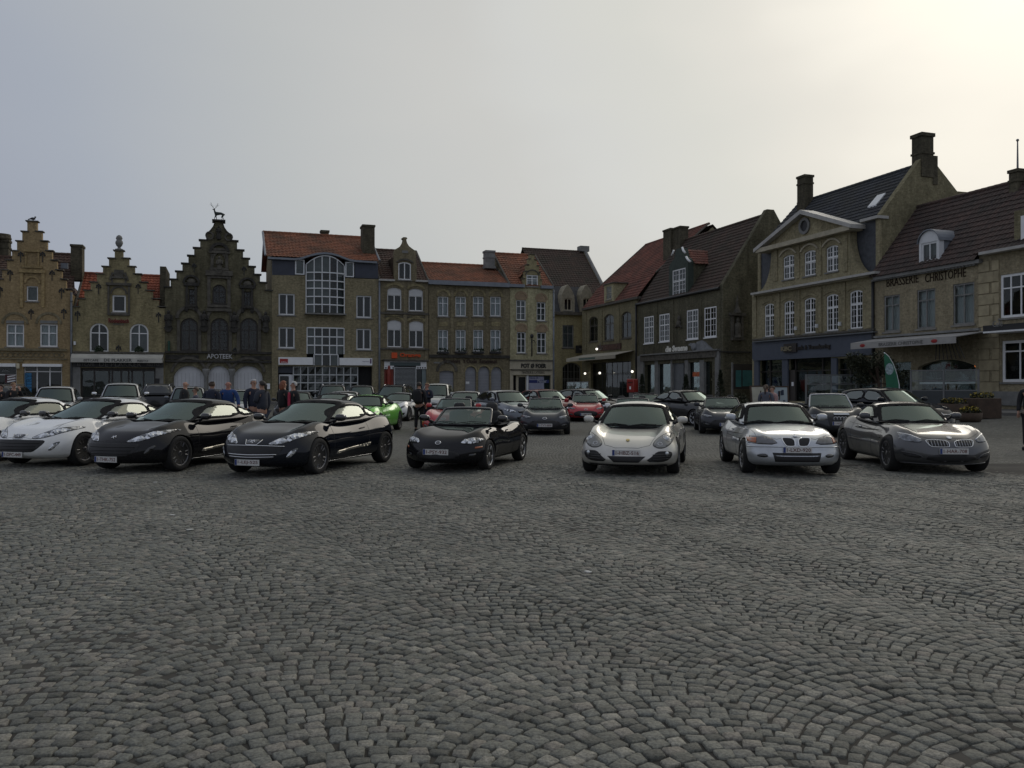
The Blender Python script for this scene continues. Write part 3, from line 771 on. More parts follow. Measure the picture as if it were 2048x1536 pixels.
def step_house_b():
    h = House('step_gable_house', 'dark yellow brick step gable cafe house with a pinecone finial and white awning', DL, 143.2, 329.5, M_['brick_plakker'])
    cx = 237.5
    st = [(229, 245.5, 501.6), (217.5, 257.5, 517), (205.5, 269, 533.5), (193.5, 281, 548.5), (181, 293, 565), (168.5, 305.5, 581.5), (157, 318, 598), (143.2, 329.5, 614)]
    out = [(0, .2), (h.w, .2)]; r = []; l = []
    for k in range(len(st) - 1, -1, -1):
        a, b, y = st[k]; z = h.Z(cx, y); r.append((h.X(b), z))
        if k > 0: r.append((h.X(st[k - 1][1]), z))
    for k in range(len(st)):
        a, b, y = st[k]; z = h.Z(cx, y)
        if k > 0: l.append((h.X(st[k - 1][0]), z))
        l.append((h.X(a), z))
    out += r + l
    h.win(179, 217, 646, 704, 2, (.66,), rise=.75, fm=M_['white_paint'], fw=.1)
    h.win(259, 297, 647, 705, 2, (.66,), rise=.75, fm=M_['white_paint'], fw=.1, curtain=1, cm=M_['curtain_dark'])
    h.win(224.3, 251.5, 590, 624, 1, (), fm=M_['white_paint'], fw=.1)
    h.hole(161, 311, 736, 806)
    h.wall(out)
    coping(h, [(st[k][0], st[k - 1][0] if k else st[k][1], st[k][2]) for k in range(len(st))] + [(st[k - 1][1], st[k][1], st[k][2]) for k in range(1, len(st))], M_['stone_dark'])
    # shop front: dark windows with posts
    sf = MB(); f = h.box('shop_front', 161, 311, 736, 742, .2, .3, M_['dark_frame'])
    for p in (161, 186, 216, 222, 240, 255, 262, 285, 308):
        sf.box(h.X(p), h.X(p) + .10, .2, .3, h.zb, h.Z(p, 742))
    sf.box(h.X(161), h.X(311), .22, .28, h.zb, h.zb + .6)
    sf.build('frame', M_['dark_frame'], f)
    MB().box(h.X(161), h.X(311), .25, .255, h.zb, h.Z(237, 740)).build('pane', GLASS, f)
    reliefs(h, [(144, 161, 733, 806, -.05, .01), (311, 327, 733, 806, -.05, .01)], M_['stone_grey'], 'pilaster')
    # dark sign board and awning
    s = h.box('sign_board', 146, 327, 722.5, 734.5, -.12, -.02, mat('sign_grey', (.035, .035, .036), .6))
    h.text('EETCAFE', 155, 189, 726, 732, M_['stone_grey'], y=-.125, ext=.02, parent=s)
    h.text('DE PLAKKER', 199, 283, 724.5, 733, M_['stone_grey'], y=-.125, ext=.02, parent=s)
    h.text('RESTO', 294, 319, 726, 732, M_['stone_grey'], y=-.125, ext=.02, parent=s)
    x0, x1 = h.X(143.5), h.X(327); zt = h.Z(237, 707.5); zl = zt - .32
    aw = mat('awning_cream', (.46, .45, .40), .8, var=.15, scale=1.5)
    a = MB().add([(x0, -.02, zt), (x1, -.02, zt), (x1 - .05, -.75, zl), (x0 + .05, -.75, zl)], [(0, 1, 2, 3)])
    a.box(x0 + .05, x1 - .05, -.77, -.75, zl - .30, zl)
    a.add([(x0, -.02, zt), (x0 + .05, -.75, zl), (x0 + .05, -.75, zl - .3), (x0 + .02, -.02, zl - .25)], [(0, 1, 2, 3)])
    a.add([(x1, -.02, zt), (x1 - .05, -.75, zl), (x1 - .05, -.75, zl - .3), (x1, -.02, zl - .25)], [(0, 1, 2, 3)])
    awn = a.build('awning', aw, h.root)
    ink = M_['black_paint']; zc = zl - .24
    for tx, a0, a1, hh in (('EETCAFE', 171, 200, .15), ('DE PLAKKER', 211, 266, .20), ('RESTO', 277, 298, .14)):
        text_mesh('lettering', tx, h.X(a1) - h.X(a0), hh, (h.X(a0), -.772, zc), ink, awn, .01, .012)
    reliefs(h, [(147, 329, 703.5, 707, -.14, .01)], M_['stone_dark'], 'string_course')
    # attic ornament
    reliefs(h, [(215, 219, 570, 630, -.12, .01), (256, 260, 570, 630, -.12, .01), (212, 263, 566, 571, -.2, .01), (222, 253, 553, 557, -.12, .01), (228, 247, 540, 553, -.1, .01), (216, 259, 627, 631, -.15, .01), (222, 226, 545, 566, -.06, .01), (249, 253, 545, 566, -.06, .01)], M_['stone_dark'])
    hood(h, 224, 251, 590, .5, M_['stone_dark'], .12, .08)
    hood(h, 222, 254, 566, .7, M_['stone_dark'], .1, .12)
    neon = mat('red_sign', (.14, .015, .01), .6)
    t = h.text('Rodenbach', 217, 258, 637, 646, neon, y=-.06, ext=.06, bold=.03)
    h.text('BIERHUIS', 227, 248, 647, 650, M_['stone_grey'], y=-.03, ext=.03, parent=t)
    anchors(h, [(197, 577), (276, 577), (155, 632), (317, 634), (237, 700)], M_['dark_metal'], .25)
    for a, b in ((190, 205), (270, 286)):
        mb = MB()
        for k in range(90):
            u = rng.random(); x = h.X(a) + (h.X(b) - h.X(a)) * u; z = h.Z(a, 703) + rng.random() * .45 * (1 - abs(2 * u - 1) * .7)
            mb.ell((x, -.08 + rng.uniform(-.08, .1), z), (.06, .05, .05), 5, 3)
        tag(mb.build('plant', mat('dark_leaf', (.02, .035, .015), .8, var=.5, scale=8), None), 'low dark window plant on the %s arched sill of the cafe with pinecone finial' % ('left' if a < 200 else 'right'), 'plant', 'window plants of the cafe')
        o = bpy.data.objects[-1] if False else [q for q in bpy.data.objects if q.name.startswith('plant')][-1]
        o.matrix_world = Matrix.Translation(h.root.location) @ Matrix.Rotation(DL[1], 4, 'Z')
    # finial
    x, z = h.X(237.3), h.Z(237, 501.6) + .07
    MB().lathe([(.26, 0), (.26, .08), (.11, .12), (.1, .22), (.18, .3), (.25, .48), (.22, .62), (.16, .7), (.22, .8), (.16, .96), (.05, 1.04)], (x, .2, z), 14).build('finial', M_['stone_grey'], h.root, True)
    # roof: bright tiles, ridge parallel to the front
    zr = h.Z(237, 549, 4); ze = h.Z(237, 620, .5)
    h.roof((0.1, .5, ze), (h.w - .1, .5, ze), (h.w - .1, 4.3, zr), (0.1, 4.3, zr), M_['tile_bright'], verge=M_['stone_dark'])
    h.back(0, h.w, ze, 9, (4.3, zr - .1)); h.backroof((0, 4.3, zr), (h.w, 4.3, zr), 9, ze, M_['tile_red'])
    MB().box(h.w - .35, h.w + .05, .4, 4.6, ze, zr + .25).build('fire_wall', M_['brick_chimney'], h.root)
    # two small dark notice boards by the right pilaster
    reliefs(h, [(311, 319, 757, 771, -.09, -.05)], M_['black_paint'], 'menu_board')
    MB().box(h.X(148), h.X(152), -.2, 0, h.Z(150, 690), h.Z(150, 683)).build('alarm_box', M_['white_frame'], h.root)
step_house_b()

def pharmacy():
    h = House('step_gable_house', 'dark weathered step gable pharmacy with a stag statue on top and white shutters', DL, 330, 543.2, M_['brick_dark'])
    lft = [(387, 413, 481.5), (375.6, 387, 496), (364, 375.6, 512), (352, 364, 527.7), (340.5, 352, 543.5), (330, 340.5, 559.5), ]
    # outline from bottom left anticlockwise
    Lp = [(330, 575)] + [(341, 575), (341, 559.5), (352.5, 559.5), (352.5, 543.5), (364.5, 543.5), (364.5, 527.7), (376.5, 527.7), (376.5, 512), (388, 512), (388, 496.5), (400, 496.5), (400, 481), (412.5, 481)]
    sc = [(412.3, 478), (411.8, 472), (414, 466.5), (420, 461), (425.5, 454), (428.5, 446), (429, 443)]
    Rp = [(445.5, 443), (446, 447), (449, 456), (454, 463), (461, 469), (463.3, 475), (462.8, 482)]
    rr = [(474, 483), (474, 501), (486, 501), (486, 517.7), (497.5, 517.7), (497.5, 534), (509, 534), (509, 550), (520, 550), (520, 566), (532, 566), (532, 582), (543.2, 582)]
    full = [(543.2, 582)] + list(reversed(rr[:-1])) + list(reversed(Rp)) + list(reversed(sc)) + list(reversed(Lp))
    out = [(0, .2), (h.w, .2)] + pts(h, full)
    for a, b in ((360.5, 396), (421, 457), (480, 515.5)):
        h.win(a, b, 636, 702, 2, (.63,), rise=.55, fm=M_['dark_frame'], fw=.12, bars=(2, 8), bar=.07, sill=M_['stone_black'], curtain=0)
        hood(h, a - 3, b + 3, 642, .85, M_['stone_dark'], .22, .14)
        reliefs(h, [(a - 6.5, a - .6, 640, 704, -.07, .01), (b + .6, b + 6.5, 640, 704, -.07, .01)], M_['stone_dark'], 'jamb')
    h.win(424.5, 452, 569, 607, 2, (.6,), rise='round', fm=M_['dark_frame'], fw=.1, bars=(2, 6), sill=M_['stone_black'])
    h.win(377, 391, 578, 609, 2, (.55,), fm=M_['dark_frame'], fw=.08, bars=(1, 5), sill=M_['stone_black'])
    h.win(487.5, 501.5, 583, 612, 2, (.55,), fm=M_['dark_frame'], fw=.08, bars=(1, 5), sill=M_['stone_black'])
    for a, b in ((347.5, 408.5), (416.5, 459.5), (467.5, 525)):
        o = h.hole(a, b, 731.5, 806, .75 if b - a > 50 else .6)
        V, F = fill2d(o); zt = max(p[1] for p in o)
        door = mkobj('shutter', [(x, .2, z) for x, z in V], F, M_['shutter_white'], h.root)
        mb = MB()
        for k in range(1, 8):
            x = h.X(a) + (h.X(b) - h.X(a)) * k / 8; mb.box(x - .006, x + .006, .19, .199, h.zb, zt - .5)
        mb.build('seam', M_['stone_grey'], door)
        hood(h, a - 1, b + 1, 744 if b - a > 50 else 742, .9 if b - a > 50 else .72, M_['stone_dark'], .18, .1)
    h.wall(out)
    # cap stones
    co = [(330, 341, 575)] + [(341, 352.5, 559.5), (352.5, 364.5, 543.5), (364.5, 376.5, 527.7), (376.5, 388, 512), (388, 400, 496.5), (400, 412.5, 481), (462.8, 474, 482.5), (474, 486, 501), (486, 497.5, 517.7), (497.5, 509, 534), (509, 520, 550), (520, 532, 566), (532, 543.2, 582)]
    coping(h, co, M_['stone_black'], .1, .09)
    for seg in (sc, Rp):
        mb = MB(); P3 = [(h.X(a), .2, h.Z(a, b) + .03) for a, b in seg]
        vs = []
        for p in P3: vs += [(p[0], -.12, p[2]), (p[0], .52, p[2]), (p[0], -.12, p[2] - .08), (p[0], .52, p[2] - .08)]
        fs = []
        for k in range(len(P3) - 1): i = k * 4; fs += [(i, i + 1, i + 5, i + 4), (i + 2, i, i + 4, i + 6)]
        mb.add(vs, fs).build('scroll_coping', M_['stone_black'], h.root)
    for p in (417, 458): MB().lathe([(.28, -.14), (.28, .02)], (h.X(p), .0, h.Z(p, 474)), 14).v and None
    mb = MB()
    for p, q in ((419, 471), (457, 474)):
        x, z = h.X(p), h.Z(p, q)
        o = [(x + .3 * math.cos(t * .5236), z + .3 * math.sin(t * .5236)) for t in range(12)]; i = [(x + .17 * math.cos(t * .5236), z + .17 * math.sin(t * .5236)) for t in range(12)]
        mb.ring(o, i, -.08, .0)
    mb.build('volute', M_['stone_dark'], h.root)
    # ornaments: surround of the attic window, niche with pediment, statues and brackets
    sb, sdk = M_['stone_black'], M_['stone_dark']
    def statue(px, py, s=1.0, m=sb, name='statue'):
        x, z = h.X(px), h.Z(px, py)
        mb = MB().lathe([(.24 * s, -.5 * s), (.3 * s, -.42 * s), (.22 * s, -.3 * s), (.26 * s, 0), (.24 * s, .3 * s), (.27 * s, .5 * s), (.1 * s, .62 * s)], (x, -.15, z), 10)
        mb.ell((x, -.17, z + .75 * s), (.13 * s, .13 * s, .16 * s)); mb.tube([(x - .25 * s, -.2, z + .5 * s), (x - .28 * s, -.3, z + .1 * s), (x - .05, -.4, z + .15 * s)], .07 * s, 6)
        mb.tube([(x + .25 * s, -.2, z + .5 * s), (x + .3 * s, -.3, z + .1 * s), (x + .08, -.4, z + .2 * s)], .07 * s, 6)
        mb.prism([(x - .35 * s, z - .5 * s), (x + .35 * s, z - .5 * s), (x + .12, z - .85 * s), (x - .12, z - .85 * s)], -.35, 0)
        return mb.build(name, m, h.root, True)
    reliefs(h, [(414.5, 421, 555, 618, -.16, .01), (454.5, 461, 555, 618, -.16, .01), (411, 465, 542, 552, -.28, .01), (414, 462, 553, 557, -.18, .01), (415, 461, 610, 615, -.22, .01), (413, 463, 618, 623, -.26, .01), (419, 457, 536, 541, -.2, .01), (421, 427, 508, 536, -.12, .01), (450, 456, 508, 536, -.12, .01), (417, 460, 502, 507, -.2, .01), (425, 452, 497, 501, -.14, .01)], sdk)
    hood(h, 423, 454, 572, 1.0, sdk, .2, .16); hood(h, 428, 449, 523, .55, sdk, .14, .12); hood(h, 424, 453, 505, .5, sb, .2, .2)
    statue(438.5, 531, .7, sdk); statue(437, 466, .55, sb)
    for a, b, y0, y1 in ((367, 398, 566, 613), (479, 510, 571, 616)):
        m_ = (a + b) / 2
        reliefs(h, [(a + 4, a + 9, y0 + 6, y1, -.16, .01), (b - 9, b - 4, y0 + 6, y1, -.16, .01), (a, b, y0, y0 + 6, -.24, .01), (a + 3, b - 3, y1 - 3, y1 + 1, -.24, .01), (m_ - 6, m_ + 6, y0 - 8, y0, -.12, .01)], sb)
        hood(h, a + 2, b - 2, y0, .42, sb, .14, .2)
        for q in (a + 6, b - 6): MB().ell((h.X(q), -.1, h.Z(q, y1 + 4)), (.14, .12, .25)).build('console', sb, h.root, True)
        for q in (m_,): MB().ell((h.X(q), -.1, h.Z(q, y0 - 3)), (.3, .12, .2)).build('cartouche', sdk, h.root, True)
    for p, q in ((337, 643), (408.5, 643), (468.5, 645), (531, 645)): statue(p, q, .85, sb)
    reliefs(h, [(330, 543, 703, 707, -.18, .01), (330, 543, 721, 725, -.16, .01), (331, 397, 710, 719, -.05, .01), (482, 542, 712, 720, -.05, .01)], sb, 'string_course')
    h.text('APOTEEK', 413.5, 465, 708, 717.5, mat('letter_silver', (.42, .42, .42), .4, metal=.3), y=-.10, ext=.09, bold=.02)
    anchors(h, [(388, 535), (488, 541), (470, 703)], M_['dark_metal'], .22)
    for p in (412, 463.5):
        MB().lathe([(.2, 0), (.2, .2), (.13, .28), (.12, 2.0), (.2, 2.15), (.24, 2.4), (.24, 2.55)], (h.X(p), -.12, h.zb), 12).build('column', M_['stone_grey'], h.root, True)
    MB().tube([(h.X(338), -.12, h.Z(338, 702)), (h.X(338), -.12, h.Z(338, 682))], .08, 8).build('green_lamp', mat('dark_green', (.01, .06, .035), .5), h.root)
    MB().box(h.X(533), h.X(540), -.05, 0, h.Z(536, 778), h.Z(536, 767)).build('notice', M_['white_paint'], h.root)
    # platform and roof
    MB().box(h.X(424), h.X(450.5), -.3, .75, h.Z(437, 443), h.Z(437, 440)).build('plinth', sb, h.root)
    pr = h.X(437.5); ze = h.Z(437, 590); zr = h.Z(437, 500)
    h.back(0, h.w, ze, 10)
    h.roof((.1, 10, ze), (.1, .45, ze), (pr, .45, zr), (pr, 10, zr), M_['tile_brown'])
    h.roof((h.w - .1, .45, ze), (h.w - .1, 10, ze), (pr, 10, zr), (pr, .45, zr), M_['tile_brown'], ridge=False)
    return h
HP = pharmacy()

def skin_obj(name, nodes, edges, m, parent=None, sub=1, root=0):
    """nodes = [(x,y,z,r)], edges = index pairs; one continuous skinned surface"""
    me = bpy.data.meshes.new(name); me.from_pydata([n[:3] for n in nodes], edges, [])
    o = bpy.data.objects.new(name, me); col.objects.link(o)
    mod = o.modifiers.new('s', 'SKIN'); mod.branch_smoothing = .3
    for i, n in enumerate(nodes):
        v = me.skin_vertices[0].data[i]; r = n[3]
        v.radius = r if isinstance(r, tuple) else (r, r); v.use_root = (i == root)
    if sub: sm = o.modifiers.new('u', 'SUBSURF'); sm.levels = sub; sm.render_levels = sub
    dg = bpy.context.evaluated_depsgraph_get(); dg.update()
    m2 = bpy.data.meshes.new_from_object(o.evaluated_get(dg))
    bpy.data.objects.remove(o); bpy.data.meshes.remove(me)
    m2.name = name; m2.materials.clear(); m2.materials.append(m)
    m2.polygons.foreach_set('use_smooth', [True] * len(m2.polygons))
    o = bpy.data.objects.new(name, m2); col.objects.link(o)
    if parent: o.parent = parent
    return o
def stag():
    # local frame: x to the right along the front, z up; looks to the left
    nd = [(0, 0, 0, .2)]; E = []
    def add(p, k, r):
        nd.append((p[0], p[1], p[2], r)); E.append((k, len(nd) - 1)); return len(nd) - 1
    nd[0] = (0, 0, .92, .20)
    a = add((.3, 0, .93), 0, .19); b = add((.52, 0, .92), a, .17); tl = add((.66, 0, .86), b, .07); add((.7, 0, .72), tl, .03)
    c = add((-.3, 0, .9), 0, .20); d = add((-.46, 0, 1.02), c, .15); e = add((-.53, 0, 1.25), d, .09); f = add((-.55, 0, 1.42), e, .085)
    g = add((-.68, 0, 1.42), f, .055); add((-.8, 0, 1.38), g, .035)
    for s in (-1, 1): add((-.5, .14 * s, 1.5), f, .03)
    for s in (-1, 1):
        p = add((.48, .11 * s, .68), b, .11); p = add((.36 + .08 * s, .11 * s, .45), p, .05); p = add((.48 + .08 * s, .11 * s, .3), p, .035); add((.42 + .14 * s, .11 * s, .03), p, .03)
        p = add((-.38, .11 * s, .62), c, .085); p = add((-.4 + .1 * s, .11 * s, .35), p, .045); add((-.42 + .14 * s, .11 * s, .03), p, .03)
    st = mat('bronze_dark', (.035, .045, .042), .5, metal=.5)
    o = skin_obj('stag_statue', nd, E, st, sub=1)
    mb = MB()
    for s in (-1, 1):
        x0 = -.54
        mb.tube([(x0, .04 * s, 1.48), (x0 + .22 * s, .1 * s, 1.7), (x0 + .38 * s, .12 * s, 1.95), (x0 + .36 * s, .1 * s, 2.2)], [.03, .026, .022, .014], 6)
        mb.tube([(x0 + .22 * s, .1 * s, 1.7), (x0 + .06 * s, .0, 1.86)], [.02, .01], 5); mb.tube([(x0 + .34 * s, .12 * s, 1.86), (x0 + .56 * s, .1 * s, 1.98)], [.02, .01], 5)
        mb.tube([(x0 + .37 * s, .11 * s, 2.06), (x0 + .5 * s, .1 * s, 2.2)], [.018, .01], 5); mb.tube([(x0 + .3 * s, .1 * s, 1.8), (x0 + .2 * s, .1, 2.02)], [.018, .01], 5)
    mb.build('antlers', st, o, True)
    s, Y = pl_hit(DL, 437.5); d, i = pl_vec(DL); q = DL[0] + d * s + i * .2
    z = HP.Z(437, 440); sc = (HP.Z(437, 405) - z) / 2.2
    o.location = (q.x, q.y, z - .02 * sc); o.rotation_euler = (0, 0, DL[1]); o.scale = (sc,) * 3
    tag(o, 'dark stag statue with tall antlers standing on the tip of the pharmacy gable', 'statue')
stag()

def modern_bank():
    h = House('office_building', 'modern brick office with a glazed bay, white signs and orange tiled roof', DL, 543.5, 757, M_['brick_modern'])
    W_ = M_['white_frame']
    for a, b, c, d in ((557, 589.5, 587, 630), (557, 589.5, 654, 696.5), (712.5, 743, 591, 635.5), (712.5, 742.5, 657, 699.5)):
        h.win(a, b, c, d, 2, (), fm=W_, fw=.10, bar=.06, sill=M_['stone_grey'], curtain=0)
    # ground floor opening and the two storeys of the bay
    h.hole(556, 744.5, 733, 806)
    for q in ((613.5, 687.5, 655, 731.5),): h.hole(*q)
    zt = h.Z(650, 557)
    FG = mat('frame_grey', (.46, .48, .48), .45, var=.1)
    c = 650; x0, x1 = h.X(612), h.X(688.5); z0, z1 = h.Z(c, 626), h.Z(c, 530)
    out = [(0, .2), (h.w, .2), (h.w, h.Z(750, 558)), (x1, h.Z(688, 556)), (x1, z0), (x0, z0), (x0, h.Z(612, 551)), (0, h.Z(545, 550))]
    h.wall(out)
    # glazed bay of the upper storeys: bowed outwards, arched top
    def grid(x0, x1, z0, z1, nx, rows, bow, top=None, name='glazed_bay', y0=.02, fr=W_):
        """rows: list of z fractions; top(u): extra height of the arch"""
        mb = MB(); gl = MB()
        yb = lambda u: y0 - bow * (1 - (2 * u - 1) ** 2)
        tp = lambda u: z1 + (top(u) if top else 0)
        S = 20
        for k in range(nx + 1):
            u = k / nx; x = x0 + (x1 - x0) * u; mb.box(x - .033, x + .033, yb(u) - .05, yb(u) + .05, z0, tp(u))
        for r in rows + [1.0]:
            for s in range(S):
                u0, u1 = s / S, (s + 1) / S; za = z0 + (z1 - z0) * r if r < 1 else None
                zz0 = za if za is not None else tp(u0); zz1 = za if za is not None else tp(u1)
                a = (x0 + (x1 - x0) * u0, yb(u0), zz0); b2 = (x0 + (x1 - x0) * u1, yb(u1), zz1)
                mb.add([(a[0], a[1] - .06, a[2] - .04), (b2[0], b2[1] - .06, b2[2] - .04), (b2[0], b2[1] - .06, b2[2] + .04), (a[0], a[1] - .06, a[2] + .04),
                        (a[0], a[1] + .04, a[2] - .04), (b2[0], b2[1] + .04, b2[2] - .04), (b2[0], b2[1] + .04, b2[2] + .04), (a[0], a[1] + .04, a[2] + .04)],
                       [(0, 1, 2, 3), (3, 2, 6, 7), (1, 0, 4, 5)])
        f = mb.build(name, fr, h.root)
        rr = [0] + rows + [1.0]
        rs = random.Random(5)
        cu = MB(); dk = MB()
        for k in range(nx):
            for j in range(len(rr) - 1):
                u0, u1 = k / nx, (k + 1) / nx; za, zb = z0 + (z1 - z0) * rr[j], z0 + (z1 - z0) * rr[j + 1]
                t0 = t1 = zb
                if j == len(rr) - 2: t0, t1 = tp(u0), tp(u1)
                ya, ybb = yb(u0), yb(u1); ti = rs.uniform(-.012, .012)
                p = [(x0 + (x1 - x0) * u0, ya + ti, za), (x0 + (x1 - x0) * u1, ybb - ti, za), (x0 + (x1 - x0) * u1, ybb, t1), (x0 + (x1 - x0) * u0, ya, t0)]
                gl.add(p, [(0, 1, 2, 3)])
                if k in (0, nx - 1) or rs.random() < .25: cu.add([(a, b2 + .25, c2) for a, b2, c2 in p], [(0, 1, 2, 3)])
        gl.build('pane', GLASS, f)
        if cu.v: cu.build('curtain', M_['curtain_dark'], f)
        return f
    rise = h.Z(c, 513) - h.Z(c, 530)
    grid(x0, x1, z0, z1, 5, [.165, .33, .50, .66, .83], .42, lambda u: rise * (1 - (2 * u - 1) ** 2))
    MB().box(x0 - .1, x1 + .1, -.5, .1, z0 - .14, z0 - .04).build('sill', M_['stone_grey'], h.root)
    grid(h.X(614), h.X(688), h.Z(c, 708), h.Z(c, 656), 5, [.33, .66], .12)
    grid(h.X(628), h.X(676), h.Z(c, 731), h.Z(c, 709), 3, [], .05)
    g = grid(h.X(587), h.X(716), h.zb, h.Z(c, 733), 9, [.17, .36, .57, .78], .04, y0=.2, name='shop_window', fr=FG)
    mb = MB()
    rs = random.Random(2)
    for k in range(3, 6):
        for j in range(1, 3):
            for q in (.16, .56):
                x = h.X(587) + (h.X(716) - h.X(587)) * (k - .78 - 0) / 9 * 1.0; dz = (h.Z(c, 733) - h.zb); z = h.zb + dz * (.36 + .21 * j - .21 + q * .21)
                mb.box(x, x + .55, .33, .335, z, z + .2)
    mb.build('poster', M_['stone_grey'], g)
    # entrances
    d = h.box('door', 558, 586, 749, 806, .3, .35, M_['white_frame']); 
    MB().box(h.X(560.5), h.X(578), .27, .299, h.zb + .1, h.Z(570, 752)).build('pane', mat('door_glass', (.01, .012, .012), .1), d)
    h.box('entrance', 716, 743.5, 733, 806, .8, .85, ROOM)
    h.box('lintel', 556, 590, 733, 746, .25, .3, mat('panel_navy', (.03, .035, .05), .5))
    # signs
    s1 = h.box('sign', 557, 626, 714.5, 729.5, -.16, -.01, M_['white_paint'])
    q = h.box('logo', 559.5, 576, 717.5, 726.5, -.175, -.161, mat('logo_red', (.32, .02, .02), .5), s1)
    h.text('delhius', 561.5, 574.5, 723, 725.5, M_['white_paint'], y=-.176, ext=.01, parent=s1)
    s2 = h.box('sign', 679, 744.5, 716, 730.5, -.16, -.01, M_['white_paint'])
    pu = mat('logo_purple', (.10, .04, .12), .5)
    h.box('logo', 740, 743, 717.5, 727, -.17, -.161, pu, s2); h.text('vastgoed kantoor', 724, 738, 722, 724, pu, y=-.161, ext=.01, parent=s2)
    # dark band with slate panels, small windows beside the bay, curved gutter
    nv = mat('slate_panel', (.038, .045, .065), .55, var=.2, scale=1.5)
    zc0, zc1 = h.Z(560, 550), h.Z(560, 517)
    MB().box(.03, h.X(590), .05, .4, zc0, zc1).build('slate_band', nv, h.root); MB().box(h.X(710), h.w - .03, .05, .4, h.Z(730, 556), h.Z(730, 524)).build('slate_band', nv, h.root)
    for a, b, c0, d0 in ((590, 609, 519, 549), (690.5, 708, 524, 554)):
        x_, y_ = h.X(a), h.X(b); m_ = (a + b) / 2
        o = [(x_, h.Z(m_, d0)), (y_, h.Z(m_, d0)), (y_, h.Z(m_, c0)), (x_, h.Z(m_, c0))]
        xc, zc = (o[0][0] + o[1][0]) / 2, (o[0][1] + o[2][1]) / 2
        f = MB().ring(o, [(xc + (p[0] - xc) * .74, zc + (p[1] - zc) * .86) for p in o], .0, .2).build('window', W_, h.root)
        MB().box(o[0][0] + .1, o[1][0] - .1, .12, .13, o[0][1] + .1, o[2][1] - .1).build('pane', GLASS, f)
    gp = [(535, 514.5), (560, 515.5), (588, 517), (600, 516), (612, 512.5), (622, 509.5), (635, 507.3), (648, 506.7), (662, 507.8), (676, 511), (690, 516), (700, 519.5), (712, 521), (753, 523.5)]
    G3 = [(h.X(a), -.12 - .42 * max(0, 1 - abs(a - 650) / 55.0) , h.Z(a, b)) for a, b in gp]
    vs = []; fs = []
    for p in G3: vs += [(p[0], p[1] - .1, p[2] - .14), (p[0], p[1] - .1, p[2]), (p[0], .5, p[2] + .05), (p[0], .4, p[2] - .14)]
    for k in range(len(G3) - 1):
        i = 4 * k; fs += [(i, i + 4, i + 5, i + 1), (i + 1, i + 5, i + 6, i + 2), (i, i + 3, i + 7, i + 4)]
    mkobj('gutter', vs, fs, M_['zinc'], h.root)
    zr = h.Z(630, 470.5, 4.6); xl = h.X(541, 4.6) - .3; xr = h.X(740, 4.6) + .4
    ze = h.Z(640, 517) + .02
    h.roof((-.45, .1, ze), (h.w + .1, .1, ze), (h.w + .1, 4.6, zr), (-.45, 4.6, zr), M_['tile_orange'], verge=M_['zinc'])
    h.back(0, h.w, ze, 9.2, (4.6, zr - .08)); h.backroof((-.4, 4.6, zr), (h.w, 4.6, zr), 9.2, ze, M_['tile_red'])
    h.chimney(722, 748, 452, 514, 1.9, M_['brick_chimney'], 1.2, bands=False)
    h.chimney(640, 658, 461.5, 473, 4.9, M_['brick_chimney'], .6, bands=False)
    h.pipe(758.5, 560, 800, M_['zinc'], .07)
modern_bank()

